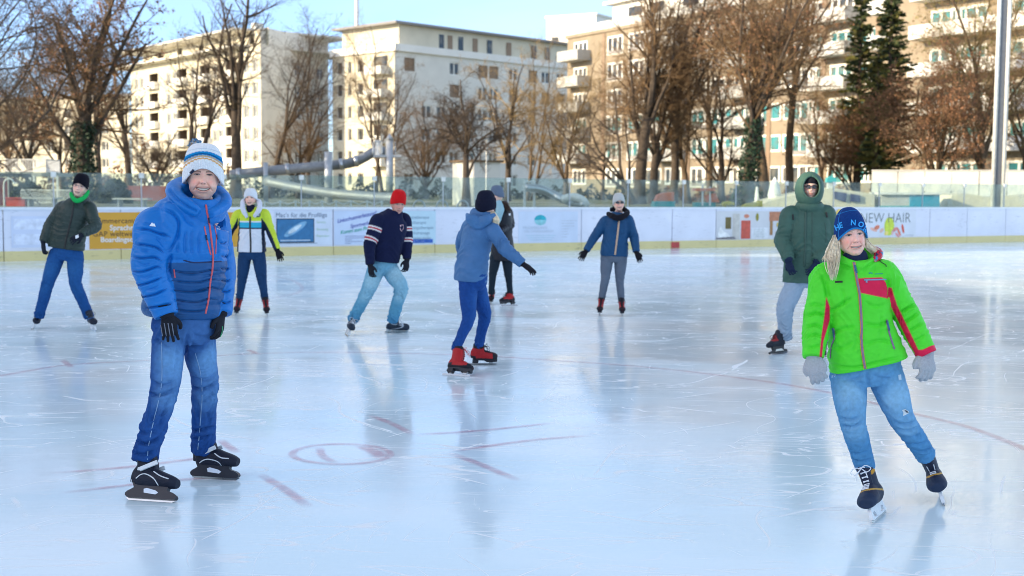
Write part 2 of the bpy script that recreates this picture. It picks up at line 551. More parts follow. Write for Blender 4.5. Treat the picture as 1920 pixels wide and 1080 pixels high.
# Blender's sky: rotation 0 puts the sun at +Y, turning clockwise seen from above
sky.sun_rotation = math.atan2(sd.x, sd.y)
sky.air_density = 0.6
sky.dust_density = 0.2
sky.ozone_density = 1.0
bg = wn.nodes['Background']
# added sky tint: whiter and brighter overhead to light the shade, dimmed low down (one factor by elevation, for every ray alike)
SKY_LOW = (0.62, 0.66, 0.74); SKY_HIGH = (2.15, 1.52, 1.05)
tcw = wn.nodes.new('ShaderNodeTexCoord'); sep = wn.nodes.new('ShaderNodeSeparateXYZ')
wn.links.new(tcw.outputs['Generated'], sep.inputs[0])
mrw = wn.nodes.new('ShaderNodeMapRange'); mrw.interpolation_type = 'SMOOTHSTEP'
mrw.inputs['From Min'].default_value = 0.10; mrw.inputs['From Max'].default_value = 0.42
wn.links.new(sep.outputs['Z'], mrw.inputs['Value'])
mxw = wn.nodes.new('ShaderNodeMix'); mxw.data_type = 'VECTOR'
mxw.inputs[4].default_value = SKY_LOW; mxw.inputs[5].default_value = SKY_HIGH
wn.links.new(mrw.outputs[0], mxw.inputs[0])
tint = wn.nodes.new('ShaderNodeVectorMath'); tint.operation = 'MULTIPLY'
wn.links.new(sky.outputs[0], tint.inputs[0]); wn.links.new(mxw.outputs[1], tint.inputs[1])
cn = wn.nodes.new('ShaderNodeTexNoise'); cn.inputs['Scale'].default_value = 3.0; cn.inputs['Detail'].default_value = 6; cn.inputs['Distortion'].default_value = .6
cmp_ = wn.nodes.new('ShaderNodeMapping'); cmp_.inputs['Scale'].default_value = (1.2, 1.0, 4.0)
wn.links.new(tcw.outputs['Generated'], cmp_.inputs['Vector']); wn.links.new(cmp_.outputs[0], cn.inputs['Vector'])
cm = wn.nodes.new('ShaderNodeMapRange'); cm.interpolation_type = 'SMOOTHSTEP'
cm.inputs['From Min'].default_value = 0.50; cm.inputs['From Max'].default_value = 0.80; cm.inputs['To Max'].default_value = 0.14
wn.links.new(cn.outputs['Fac'], cm.inputs['Value'])
cl = wn.nodes.new('ShaderNodeMix'); cl.data_type = 'RGBA'
cl.inputs[7].default_value = (3.2, 3.6, 4.0, 1)
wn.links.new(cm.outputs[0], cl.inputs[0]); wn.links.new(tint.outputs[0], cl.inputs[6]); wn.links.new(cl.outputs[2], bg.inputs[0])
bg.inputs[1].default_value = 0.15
SC.view_settings.view_transform = 'Standard'
SC.view_settings.look = 'None'
SC.view_settings.gamma = 1
SC.view_settings.use_curve_mapping = False
SC.view_settings.exposure = 1.66
SC.cycles.use_denoising = True
SC.cycles.filter_width = 0.95
SC.cycles.pixel_filter_type = 'BLACKMAN_HARRIS'
SC.cycles.max_bounces = 6
SC.cycles.transparent_max_bounces = 12
SC.cycles.caustics_reflective = False
SC.cycles.caustics_refractive = False
SC.cycles.sample_clamp_indirect = 6
# ================================================================== setting
BP0 = V3(-11.6, 28.1, 0)                       # a point on the foot of the boards
BD = V3(1, 0.56, 0).normalized()               # along the boards
BN = V3(BD.y, -BD.x, 0)                        # towards the camera
BACK = -BN


def bp(u, off=0.0, z=0.0):
    return V3(0, 34.6, 0) + BD * u + BACK * off + V3(0, 0, z)


def u_px(x, off=0.0, y=470):
    """distance along the boards where the photo column x meets them"""
    d = ray(x, y)
    o = bp(0, off)
    # solve o + BD*u = t*d  (xy)
    det = BD.x * (-d.y) + d.x * BD.y
    return (-o.x * (-d.y) - d.x * (o.y)) / det if abs(det) > 1e-9 else 0


def poly_sheet(name, pts, m, z=None):
    return tag(mkobj(name, [list(p) for p in pts], [list(range(len(pts)))], m, origin=V3(0, 0, 0)), kind='structure')


poly_sheet('ground', [(-900, -900, -0.06), (900, -900, -0.06), (900, 900, -0.06), (-900, 900, -0.06)], M['ground'])
ICE = poly_sheet('ice_rink', [bp(-40, -75), bp(70, -75), bp(70, 0.0), bp(-40, 0.0)], M['ice'])
# raised land behind the boards
g0, g1 = bp(-500, 1.2, 0.92), bp(500, 1.2, 0.92)
poly_sheet('park_ground', [g0, g1, g1 + BACK * 900, g0 + BACK * 900], M['ground'])
mb = MB()
mb.box((bp(0, 0.9, 0.44)), (1000, 0.5, 0.94), ax=BD)
tag(mb.build('bank', M['concrete'], origin=V3(0, 34, 0)), kind='structure')


def ice_line(name, pts, wd, fade=0.0, strength=1.0):
    """red line frozen into the ice: a thin sheet, soft at its borders"""
    pp = catmull([list(G(*p)) for p in pts], max(2, len(pts) * 8) if len(pts) > 2 else 14)
    T, A, B = frames(pp, (0, 0, 1))
    V = []; F = []; C = []
    offs = [-1.0, -0.45, 0.45, 1.0]; al = [0, 1, 1, 0]
    n = len(pp)
    for i in range(n):
        e = min(1.0, min(i, n - 1 - i) / max(1.0, fade * n)) if fade > 0 else 1.0
        for o_, a_ in zip(offs, al):
            q = pp[i] + B[i] * o_ * wd
            V.append((q[0], q[1], 0.004)); C.append(a_ * e * strength)
    for i in range(n - 1):
        for j in range(3):
            a = i * 4 + j
            F.append([a, a + 1, a + 5, a + 4])
    C = np.repeat(np.array(C)[:, None], 3, 1)
    o = mkobj(name, V, F, M['red_line'], col=C)
    return tag(o, kind='structure')


ice_line('rink_circle_line', [(-60, 712), (0, 705), (125, 685), (280, 676), (470, 664), (620, 661), (800, 664), (930, 669), (1200, 688), (1400, 711), (1552, 736), (1730, 780), (1830, 806), (1960, 858)], 0.045, strength=0.7)
ice_line('rink_circle_line', [(400, 566), (480, 562), (545, 553), (566, 540), (545, 525), (490, 515), (430, 511)], 0.05, 0.2, 0.4)
for a in [[(116, 674), (135, 690)], [(462, 655), (488, 666)], [(690, 778), (735, 795), (775, 816)], [(770, 816), (900, 808), (1050, 792)],
          [(1112, 816), (980, 828), (838, 849)], [(840, 849), (905, 873), (975, 903)], [(84, 889), (250, 875), (440, 851)],
          [(108, 926), (290, 905), (486, 888)], [(484, 888), (530, 915), (582, 953)], [(410, 824), (446, 850)]]:
    ice_line('rink_mark_line', a, 0.040 if len(a) < 3 or a[0][0] in (690, 840, 484) else 0.035, 0.22, .85)
el = [(640 + 92 * math.cos(t), 852 + 19 * math.sin(t)) for t in np.linspace(0, 2 * PI, 30)]
ice_line('faceoff_spot_line', el, 0.032, 0.0, 0.8)
ice_line('faceoff_spot_line', [(598, 838), (606, 856), (632, 870)], 0.035, 0.2, 0.7)
ice_line('faceoff_spot_line', [(672, 835), (700, 846), (722, 862)], 0.06, 0.2, 0.8)

# ------------------------------------------------------------------ rink boards
BH = 1.2
rb = thing('rink_boards', bp(0), 'long low white rink boards with yellow kick strip and glass on top', 'rink boards')
edges_px = [-260, 7, 227, 450, 625, 815, 950, 1090, 1260, 1342, 1480, 1610, 1742, 1812, 1884, 2100]
us = [u_px(x) for x in edges_px]
for i in range(len(us) - 1):
    u0, u1 = us[i] + 0.012, us[i + 1] - 0.012
    c = bp((u0 + u1) / 2, 0.06, 0.22 + (BH - 0.06 - 0.22) / 2)
    m_ = MB(); m_.box(c, (u1 - u0, 0.1, BH - 0.06 - 0.22), ax=BD)
    m_.build('board_panel', M['white_board'], rb)
    m_ = MB(); m_.box(bp((u0 + u1) / 2, 0.045, 0.11), (u1 - u0 + 0.01, 0.12, 0.22), ax=BD)
    m_.build('kick_plate', M['kick'], rb)
m_ = MB(); m_.box(bp((us[0] + us[-1]) / 2, 0.05, BH - 0.03), (us[-1] - us[0], 0.16, 0.06), ax=BD)
m_.build('top_rail', M['rail_white'], rb)
m_ = MB(); m_.box(bp(u_px(1265), -0.022, 0.10), (0.28, 0.03, 0.17), ax=BD)
m_.build('red_marker', M['red_paint'], rb)
GH = 0.78
u = us[0]
step = 1.95
gi = 0
while u < us[-1]:
    m_ = MB(); m_.box(bp(u + step / 2, 0.07, BH + GH / 2), (step - 0.03, 0.012, GH), ax=BD)
    m_.build('glass_panel', M['rink_glass'], rb)
    m_ = MB()
    m_.box(bp(u, 0.05, BH + GH - 0.05), (0.11, 0.06, 0.12), ax=BD)
    m_.build('glass_clamp', M['clamp'], rb)
    m_ = MB(); m_.box(bp(u, 0.07, BH + GH / 2 - 0.06), (0.022, 0.03, GH - 0.12), ax=BD)
    m_.build('glass_seal', M['galv'], rb)
    u += step
# snow heaped along the top of the boards outside
m_ = MB()
rs = np.random.RandomState(5)
pts = []
for i in range(900):
    uu = rs.uniform(us[0], us[-1]); r = rs.uniform(0.03, 0.09)
    c = bp(uu, rs.uniform(0.8, 1.4), 0.92 + 0.02)
    V, F = tube_mesh([c, c + V3(0, 0, r * 0.8), c + V3(0, 0, r * 1.4)], [r * 1.6, r * 1.3, r * 0.3], 5)
    m_.add(V, F)
tag(m_.build('snow_heap', M['snow'], origin=V3(0, 34, 0.9)), kind='stuff', label='crumbled snow lying on the bank behind the rink glass', cat='snow')


# ------------------------------------------------------------------ banners on the boards
def flat_text(name, body, size, m, parent, o, ux, uz, nrm, align='LEFT', bold=0.0, shear=0.0, rot=0.0, spread=1.0):
    cu = bpy.data.curves.new('t', 'FONT')
    cu.body = body; cu.size = size; cu.align_x = align; cu.offset = bold; cu.shear = shear; cu.space_character = spread
    cu.resolution_u = 3
    ob = bpy.data.objects.new('t', cu); COL.objects.link(ob)
    dg = bpy.context.evaluated_depsgraph_get()
    me = bpy.data.meshes.new_from_object(ob.evaluated_get(dg))
    V = np.array([v.co[:] for v in me.vertices]); F = [list(p.vertices) for p in me.polygons]
    bpy.data.objects.remove(ob); bpy.data.curves.remove(cu); bpy.data.meshes.remove(me)
    if len(V) == 0: return None
    c, s_ = math.cos(rot), math.sin(rot)
    X = V[:, 0] * c - V[:, 1] * s_; Z = V[:, 0] * s_ + V[:, 1] * c
    W = np.array(o)[None] + X[:, None] * np.array(ux)[None] + Z[:, None] * np.array(uz)[None] + np.array(nrm)[None] * 0.004
    return mkobj(name, W, F, m, parent)


UZ = V3(0, 0, 1)


class Banner:
    def __init__(s, x0, x1, z0, z1, color, label, cat='banner', mname='print'):
        s.u0, s.u1, s.z0, s.z1 = u_px(x0), u_px(x1), z0, z1
        s.x0, s.x1 = x0, x1
        s.root = thing('advertising_banner', bp((s.u0 + s.u1) / 2, 0, z0), label, cat, 'advertising banners on the rink boards')
        mm = mat(mname, color, 0.4, noise=0.06, nscale=2)
        b_ = MB(); b_.box(bp((s.u0 + s.u1) / 2, 0.004, (z0 + z1) / 2), (s.u1 - s.u0, 0.006, z1 - z0), ax=BD)
        s.sheet = b_.build('printed_sheet', mm, s.root)

    def at(s, fx, z, off=0.0):
        return bp(s.u0 + (s.u1 - s.u0) * fx, 0.0 - off, z)

    def text(s, fx, z, body, size, color, **k):
        mm = mat('ink', color, 0.5, noise=0)
        return flat_text('lettering', body, size, mm, s.root, s.at(fx, z), BD, UZ, BN, **k)

    def rect(s, fx0, fx1, z0, z1, color, name='printed_block', lift=0.003):
        mm = mat('ink', color, 0.5, noise=0.15, nscale=9)
        q = MB(); q.box(s.at((fx0 + fx1) / 2, (z0 + z1) / 2, lift), ((s.u1 - s.u0) * (fx1 - fx0), 0.002, z1 - z0), ax=BD)
        return q.build(name, mm, s.root)

    def shape(s, pts, color, name='printed_shape', lift=0.0045):
        mm = mat('ink', color, 0.5, noise=0.2, nscale=9)
        W = [list(s.at(fx, z, lift)) for fx, z in pts]
        return mkobj(name, W, [list(range(len(W)))[::-1]], mm, s.root)

    def disc(s, fx, z, rx, rz, color, a0=0, a1=2 * PI, lift=0.0045, tilt=0.0, name='printed_shape'):
        wd = s.u1 - s.u0
        pts = []
        for t in np.linspace(a0, a1, 22):
            x = rx * math.cos(t); y = rz * math.sin(t)
            pts.append((fx + (x * math.cos(tilt) - y * math.sin(tilt)) / wd, z + x * math.sin(tilt) + y * math.cos(tilt)))
        return s.shape(pts, color, name, lift)


Z0, Z1 = 0.26, 1.06
b = Banner(168, 448, 0.24, 1.08, (0.72, 0.36, 0.03), 'orange banner advertising summer camps and language trips behind the man in blue')
b.text(0.03, 0.83, 'Sommercamps', 0.17, (0.10, 0.05, 0.02), spread=1.05)
b.text(0.13, 0.67, 'Sprachreisen', 0.17, (0.85, 0.80, 0.74), bold=0.004)
b.text(0.02, 0.53, 'GAP weltweit', 0.17, (0.10, 0.05, 0.02), spread=1.05)
b.text(0.07, 0.40, 'Boardingschools', 0.165, (0.85, 0.80, 0.74), bold=0.004)
b.text(0.30, 0.29, 'GB & USA', 0.115, (0.85, 0.80, 0.74), bold=0.003)
b.text(0.80, 0.43, 'ral Reisen', 0.13, (0.3, 0.12, 0.03))
b.text(0.80, 0.32, 'beratung', 0.1, (0.3, 0.12, 0.03))
b = Banner(515, 622, 0.25, 1.10, (0.70, 0.75, 0.84), 'white banner with a laptop showing a blue galaxy screen')
b.text(0.02, 0.955, 'Mac\'s für die Profiliga', 0.155, (0.12, 0.16, 0.25))
b.rect(0.03, 0.69, 0.32, 0.92, (0.03, 0.05, 0.08), 'laptop_bezel')
b.rect(0.045, 0.675, 0.345, 0.895, (0.03, 0.17, 0.36), 'laptop_screen', 0.0045)
b.disc(0.36, 0.66, 0.34, 0.085, (0.20, 0.42, 0.62), lift=0.0065, tilt=0.55)
b.disc(0.35, 0.66, 0.20, 0.05, (0.62, 0.72, 0.78), lift=0.0085, tilt=0.55)
b.rect(0.10, 0.62, 0.365, 0.395, (0.5, 0.6, 0.7), 'printed_block', 0.006)
b.rect(0.0, 0.74, 0.295, 0.315, (0.35, 0.4, 0.48), 'printed_block')
for k, (zz, n_) in enumerate(((0.80, 'Apple Service'), (0.62, 'Beratung vor Ort'), (0.46, 'Reparatur'))):
    b.text(0.73, zz, ['Service', 'Beratung', 'Reparatur'][k], 0.085, (0.45, 0.62, 0.42))
b = Banner(627, 735, 0.25, 1.10, (0.62, 0.70, 0.86), 'pale violet banner with slanted blue questions and a small figure behind the red hat man')
b.text(0.05, 0.80, 'Linkschussverletzung?', 0.135, (0.10, 0.12, 0.42), shear=0.3, rot=0.20, bold=0.002, spread=0.92)
b.text(0.27, 0.67, 'Sportverletzung?', 0.135, (0.10, 0.12, 0.42), shear=0.3, rot=0.17, bold=0.002, spread=0.95)
b.text(0.10, 0.52, 'Komm zum Profi!', 0.13, (0.03, 0.38, 0.28), shear=0.3, rot=0.14, bold=0.002, spread=0.95)
for k in range(5): b.rect(0.18, 0.18 + [.36, .34, .12, .3, .1][k], 0.46 - k * 0.045, 0.475 - k * 0.045, (0.3, 0.34, 0.5))
b.shape([(0.86, 1.04), (0.90, 0.95), (0.97, 1.05), (0.93, 0.92), (0.95, 0.84), (0.91, 0.88), (0.88, 0.83), (0.89, 0.93)], (0.05, 0.18, 0.55))
b.shape([(0.66, 0.30), (0.67, 0.45), (0.72, 0.52), (0.80, 0.50), (0.84, 0.30)], (0.05, 0.09, 0.15), 'printed_portrait')
b.disc(0.765, 0.60, 0.06, 0.085, (0.45, 0.30, 0.25), lift=0.006); b.disc(0.765, 0.66, 0.065, 0.04, (0.06, 0.04, 0.04), lift=0.007)
b = Banner(737, 817, 0.25, 1.10, (0.55, 0.72, 0.80), 'pale teal banner with grey list of therapies and a blue bar')
for k, t_ in enumerate(['Physiotherapie', 'Ergotherapie', 'Trainingstherapie', 'Lymphdrainage', 'und vieles mehr']):
    b.text(0.28, 0.90 - k * 0.135, t_, 0.115, (0.22, 0.33, 0.42))
b.rect(0.26, 0.93, 0.27, 0.37, (0.03, 0.12, 0.48), 'blue_bar')
b.text(0.38, 0.295, 'TERMINE', 0.08, (0.5, 0.6, 0.8), spread=1.4)
b = Banner(972, 1083, 0.22, 1.08, (0.64, 0.71, 0.84), 'pale grey banner with a round teal emblem')
b.disc(0.36, 0.85, 0.19, 0.14, (0.02, 0.42, 0.50), 0, PI); b.disc(0.36, 0.845, 0.19, 0.14, (0.28, 0.62, 0.66), PI, 2 * PI)
b.text(0.07, 0.60, 'PRAXISKLINIK', 0.115, (0.50, 0.57, 0.66), spread=1.1)
b.text(0.09, 0.51, 'IHRE ZAHNGESUNDHEIT', 0.085, (0.52, 0.58, 0.66))
for k in range(3): b.rect(0.12 + 0.03 * k, 0.62 - 0.03 * k, 0.42 - 0.06 * k, 0.432 - 0.06 * k, (0.40, 0.60, 0.68))
for k in range(7): b.rect(0.72, 0.72 + [.26, .22, .22, .12, .1, .12, .1][k], 0.82 - k * 0.075, 0.835 - k * 0.075, (0.52, 0.56, 0.64))
b = Banner(1342, 1480, 0.22, 1.08, (0.66, 0.66, 0.68), 'colourful furniture banner with a red cabinet and an armchair, left of the green parka')
b.rect(0.12, 0.195, 0.55, 0.90, (0.16, 0.12, 0.03)); b.rect(0.33, 0.455, 0.25, 0.80, (0.62, 0.10, 0.06), 'printed_cabinet')
b.disc(0.40, 0.93, 0.10, 0.06, (0.70, 0.25, 0.15))
b.shape([(0.02, 0.28), (0.03, 0.52), (0.06, 0.62), (0.09, 0.50), (0.15, 0.42), (0.19, 0.30), (0.2, 0.24)], (0.85, 0.84, 0.82), 'printed_armchair')
b.shape([(0.0, 0.24), (0.0, 0.30), (0.24, 0.32), (0.27, 0.24)], (0.25, 0.23, 0.24)); b.rect(0.215, 0.31, 0.24, 1.0, (0.58, 0.55, 0.50))
b.disc(0.545, 0.90, 0.06, 0.12, (0.30, 0.27, 0.02)); b.rect(0.47, 0.70, 0.24, 0.58, (0.76, 0.77, 0.80)); b.rect(0.71, 0.97, 0.78, 1.06, (0.50, 0.20, 0.10))
for k in range(5): b.rect(0.50, 0.66, 0.52 - k * 0.055, 0.533 - k * 0.055, (0.45, 0.5, 0.45), lift=0.005)
b.rect(0.72, 0.76, 0.35, 0.78, (0.36, 0.18, 0.06)); b.rect(0.80, 0.95, 0.30, 0.45, (0.42, 0.30, 0.16)); b.disc(0.84, 0.66, 0.09, 0.08, (0.62, 0.48, 0.12))
b = Banner(1567, 1716, 0.24, 1.10, (0.74, 0.76, 0.82), 'white hair salon banner with colourful flowers behind the woman in green')
b.text(0.28, 0.70, 'NEW HAIR', 0.46, (0.10, 0.13, 0.13), bold=-0.006, spread=1.02)
b.disc(0.655, 0.58, 0.22, 0.30, (0.62, 0.72, 0.06), lift=0.002)
for (fx, zz, rx, rz, c_, ti) in ((0.50, 0.55, .12, .07, (.75, .22, .12), .3), (0.46, 0.48, .16, .05, (.85, .45, .35), -.3), (0.56, 0.45, .1, .06, (.8, .5, .4), .6), (0.73, 0.48, .12, .06, (.85, .30, .28), .5),
                                (0.78, 0.40, .16, .05, (.78, .22, .15), -1.0), (0.83, 0.50, .05, .16, (.72, .10, .05), .3), (0.70, 0.38, .1, .05, (.85, .5, .5), 1.2), (0.76, 0.30, .12, .04, (.8, .3, .3), -.6), (0.62, 0.36, .10, .07, (.9, .75, .2), .3), (0.04, 0.95, .2, .2, (.85, .6, .12), 0)):
    b.disc(fx, zz, rx, rz, c_, tilt=ti, lift=0.0025, name='printed_flower')
b.rect(0.86, 0.97, 0.28, 0.295, (0.4, 0.42, 0.45))
b = Banner(22, 158, 0.30, 1.0, (0.68, 0.73, 0.88), 'faint plain white banner behind the man in the quilted jacket')
b.rect(0.03, 0.97, 0.36, 0.60, (0.74, 0.78, 0.90)); b.rect(0.03, 0.97, 0.70, 0.94, (0.74, 0.78, 0.90))


# ------------------------------------------------------------------ buildings
def make_window(name, wd, ht, parent, fm, pm, mull=2, depth=0.12, sill=True, fw=0.14):
    """a window: frame with a pane as its sub-part; local x across, -y outwards"""
    V = MB()
    V.box((0, 0, ht / 2 - fw / 2), (wd, depth, fw)); V.box((0, 0, -ht / 2 + fw / 2), (wd, depth, fw))
    for s in (-1, 1): V.box((s * (wd / 2 - fw / 2), 0, 0), (fw, depth - 0.01, ht - 2 * fw))
    for k in range(1, mull): V.box((-wd / 2 + wd * k / mull, 0, 0), (fw * 1.1, depth - 0.012, ht - 2 * fw))
    if sill: V.box((0, -0.16, -ht / 2 - 0.05), (wd + 0.2, 0.34, 0.08))
    f = V.build(name, fm, None, origin=V3(0, 0, 0))
    f.parent = parent
    q = MB(); q.box((0, 0.02, 0), (wd - 0.08, 0.03, ht - 0.08))
    p = q.build('pane', pm, None, origin=V3(0, 0, 0)); p.parent = f; p.location = (0, 0, 0)
    return f


def facade(mb, A, B, z0, z1, ops, m=0, rev=0.3, flip=False):
    """wall quads from A to B (xy) with openings (u0,u1,za,zb), outward normal to the right of A->B unless flipped"""
    A = V3(A[0], A[1], 0); B = V3(B[0], B[1], 0)
    L_ = (B - A).length; d = (B - A) / L_
    n = V3(d.y, -d.x, 0)
    if flip: n = -n
    U = sorted(set([0, L_] + [o[0] for o in ops] + [o[1] for o in ops]))
    Z = sorted(set([z0, z1] + [o[2] for o in ops] + [o[3] for o in ops]))
    for i in range(len(U) - 1):
        for j in range(len(Z) - 1):
            uc, zc = (U[i] + U[i + 1]) / 2, (Z[j] + Z[j + 1]) / 2
            if any(o[0] < uc < o[1] and o[2] < zc < o[3] for o in ops): continue
            a = A + d * U[i]; b_ = A + d * U[i + 1]
            mb.quad(a + V3(0, 0, Z[j]), b_ + V3(0, 0, Z[j]), b_ + V3(0, 0, Z[j + 1]), a + V3(0, 0, Z[j + 1]), m)
    for o in ops:
        a = A + d * o[0]; b_ = A + d * o[1]; i_ = -n * rev
        c = [a + V3(0, 0, o[2]), b_ + V3(0, 0, o[2]), b_ + V3(0, 0, o[3]), a + V3(0, 0, o[3])]
        for k in range(4):
            mb.quad(c[k], c[(k + 1) % 4], c[(k + 1) % 4] + i_, c[k] + i_, m)
    return A, d, n


def fpx(A, B, x):
    """distance along wall A->B where photo column x crosses it"""
    d = ray(x, 300); ax, ay = A[0], A[1]; ex, ey = B[0] - A[0], B[1] - A[1]
    L_ = math.hypot(ex, ey); ex /= L_; ey /= L_
    k = d.x / d.y
    return (k * ay - ax) / (ex - k * ey)


def rotz_of(d):
    return math.atan2(d.y, d.x)


GZ = 0.9

# --- building with cream front on the left
B1C = P(490, 300, 168); B1L = P(248, 300, 203); B1R = P(616, 300, 184)
B1 = thing('apartment_building', (B1C.x, B1C.y, GZ), 'cream apartment block with loggias and white balcony fronts, behind the white bobble hat', 'building')
mbw = MB()
wall_lv = [3.0 + 2.95 * k for k in range(6)]
ops = []; wins = []; logs = []
for xc in (258, 268, 318, 330, 364, 404, 414, 462, 479):
    u_ = fpx(B1L, B1C, xc)
    for z in wall_lv:
        ops.append((u_ - 0.75, u_ + 0.75, z - 0.9, z + 0.9)); wins.append((u_, z))
for xc in (290, 343, 386, 434):
    u_ = fpx(B1L, B1C, xc)
    for z in wall_lv:
        ops.append((u_ - 1.7, u_ + 1.7, z - 1.05, z + 1.15)); logs.append((u_, z))
A, d, n = facade(mbw, B1L, B1C, GZ, 20.3, ops, 0, rev=0.3)
proto = None
for (u_, z) in wins:
    if proto is None: proto = make_window('window', 1.5, 1.8, B1, M['frame_white'], M['pane'], 2)
    f = proto if proto.get('_used') is None else copy_tree(proto, B1)
    proto['_used'] = 1
    f.location = A + d * u_ - n * 0.2 + V3(0, 0, z) - B1.location
    f.rotation_euler = (0, 0, rotz_of(d))
del proto['_used']
for o_ in B1.children:
    if '_used' in o_.keys(): del o_['_used']
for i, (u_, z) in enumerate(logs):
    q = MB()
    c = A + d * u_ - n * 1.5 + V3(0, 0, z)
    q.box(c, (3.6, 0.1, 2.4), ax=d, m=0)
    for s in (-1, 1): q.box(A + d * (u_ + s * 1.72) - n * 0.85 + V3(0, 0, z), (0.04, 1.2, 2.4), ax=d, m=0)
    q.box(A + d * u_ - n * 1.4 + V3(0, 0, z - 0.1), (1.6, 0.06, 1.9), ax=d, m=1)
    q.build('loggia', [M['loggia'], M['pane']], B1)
    q = MB(); q.box(A + d * (u_ + 0.1) + n * 0.35 + V3(0, 0, z - 0.75), (3.9, 0.9, 1.05), ax=d)
    q.build('balcony_front', M['plaster_white'], B1)
ops = []; wins = []
for xc in (560, 602):
    u_ = fpx(B1C, B1R, xc)
    for z in wall_lv:
        ops.append((u_ - 0.9, u_ + 0.9, z - 0.85, z + 0.85)); wins.append((u_, z))
A2, d2, n2 = facade(mbw, B1C, B1R, GZ, 20.3, ops, 1)
pr = None
for (u_, z) in wins:
    if pr is None: f = pr = make_window('window', 1.8, 1.7, B1, M['frame_white'], M['pane'], 2, sill=False)
    else: f = copy_tree(pr, B1)
    f.location = A2 + d2 * u_ - n2 * 0.2 + V3(0, 0, z) - B1.location
    f.rotation_euler = (0, 0, rotz_of(d2))
bk = B1L + (B1R - B1C); bk2 = B1R
facade(mbw, bk, B1L, GZ, 20.3, [], 1); facade(mbw, B1R, bk, GZ, 20.3, [], 1)
mbw.build('wall', [M['plaster_cream'], M['plaster_pale']], B1)
mbw = MB()
ins = 1.2
T0 = B1L + d * 2 - n * ins; T1 = B1C + d * 0 - n * 0.0
facade(mbw, T0, B1C - n * ins, 20.3, 22.6, [(fpx(T0, B1C, x) - .8, fpx(T0, B1C, x) + .8, 20.8, 22.2) for x in (300, 335, 372, 420, 460)], 0, rev=0.2)
q0 = B1C - n * 0.02
facade(mbw, B1C, B1R, 20.3, 22.6, [], 1); facade(mbw, B1R, B1R + (T0 - B1C), 20.3, 22.6, [], 1); facade(mbw, B1R + (T0 - B1C), T0, 20.3, 22.6, [], 1)
mbw.build('attic', [M['plaster_cream'], M['plaster_pale']], B1)
q = MB(); cc = (B1L + B1C + bk + B1R) / 4
q.box(V3(cc.x, cc.y, 20.42), ((B1C - B1L).length + 1.6, (B1R - B1C).length + 1.2, 0.25), ax=d)
q.box(V3(cc.x, cc.y, 22.72), ((B1C - B1L).length - 0.5, (B1R - B1C).length + 0.6, 0.25), ax=d)
for uu in (0.12, 0.45, 0.8):
    c = B1L.lerp(B1C, uu) - n * 4
    q.box(V3(c.x, c.y, 23.5), (1.2, 1.2, 1.4), ax=d)
q.build('roof', M['plaster_pale'], B1)

# --- middle building
B2C = P(740, 300, 165); B2L = P(624, 300, 174); B2R = P(1085, 300, 190)
B2 = thing('apartment_building', (B2C.x, B2C.y, GZ), 'pale yellow apartment block in the middle with flat roof and long shaded side', 'building')
mbw = MB()
lv = [3.0 + 2.95 * k for k in range(6)]
ops = []; wl = []
for xc in (637, 656, 676):
    u_ = fpx(B2L, B2C, xc)
    for z in lv:
        w_ = 0.6 if xc != 656 else 0.35
        ops.append((u_ - w_, u_ + w_, z - 0.8, z + 0.8)); wl.append((u_, z, w_))
A, d, n = facade(mbw, B2L, B2C, GZ, 19.4, ops, 0)
pr = {}
for (u_, z, w_) in wl:
    if w_ not in pr: f = pr[w_] = make_window('window', 2 * w_, 1.6, B2, M['frame_white'], M['pane'], 1, sill=False, fw=0.08)
    else: f = copy_tree(pr[w_], B2)
    f.location = A + d * u_ - n * 0.2 + V3(0, 0, z) - B2.location
    f.rotation_euler = (0, 0, rotz_of(d))
for z in lv[1:]:
    uc = fpx(B2L, B2C, 714)
    q = MB(); q.box(A + d * uc + n * 0.75 + V3(0, 0, z - 0.85), (3.6, 1.5, 1.0), ax=d)
    q.build('balcony', M['plaster_pale'], B2)
    q = MB(); q.box(A + d * uc + n * 0.08 + V3(0, 0, z + 0.35), (2.6, 0.1, 1.35), ax=d); q.build('balcony_window', M['pane'], B2)
ops = []; wl = []
for xc, rows in ((768, (5, 0)), (852, (5, 4, 3, 2, 1)), (800, (3, 2, 1, 0)), (828, (3, 2, 1)), (882, (3, 2, 1, 0)), (905, (5, 4, 3)), (925, (5, 4, 3, 2, 1, 0)), (962, (5, 4, 3, 2, 1, 0)), (998, (5, 4, 3, 2, 1)), (1022, (5, 4)), (1050, (5, 4, 3, 2))):
    u_ = fpx(B2C, B2R, xc)
    for k in rows:
        z = lv[k]
        ops.append((u_ - 0.9, u_ + 0.9, z - 0.85, z + 0.85)); wl.append((u_, z, k))
A2, d2, n2 = facade(mbw, B2C, B2R, GZ, 19.4, ops, 1)
p1 = p2 = None
for (u_, z, k) in wl:
    if k >= 4 and int(u_ * 7 + k) % 2 == 0:
        if p2 is None: f = p2 = make_window('shuttered_window', 1.8, 1.7, B2, M['shutter_brown'], M['shutter_brown'], 2, sill=False)
        else: f = copy_tree(p2, B2)
    else:
        if p1 is None: f = p1 = make_window('window', 1.8, 1.7, B2, M['frame_white'], M['pane'], 2, sill=False)
        else: f = copy_tree(p1, B2)
    f.location = A2 + d2 * u_ - n2 * 0.2 + V3(0, 0, z) - B2.location
    f.rotation_euler = (0, 0, rotz_of(d2))
bk = B2L + (B2R - B2C)
facade(mbw, bk, B2L, GZ, 19.4, [], 1); facade(mbw, B2R, bk, GZ, 19.4, [], 1)
mbw.build('wall', [M['plaster_cream'], M['plaster_pale']], B2)
q = MB(); cc = (B2L + B2C + bk + B2R) / 4
LL, WW = (B2C - B2L).length, (B2R - B2C).length
q.box(V3(cc.x, cc.y, 19.75), (LL + 0.7, WW + 0.7, 0.9), ax=d)
q.build('parapet', M['plaster_white'], B2)
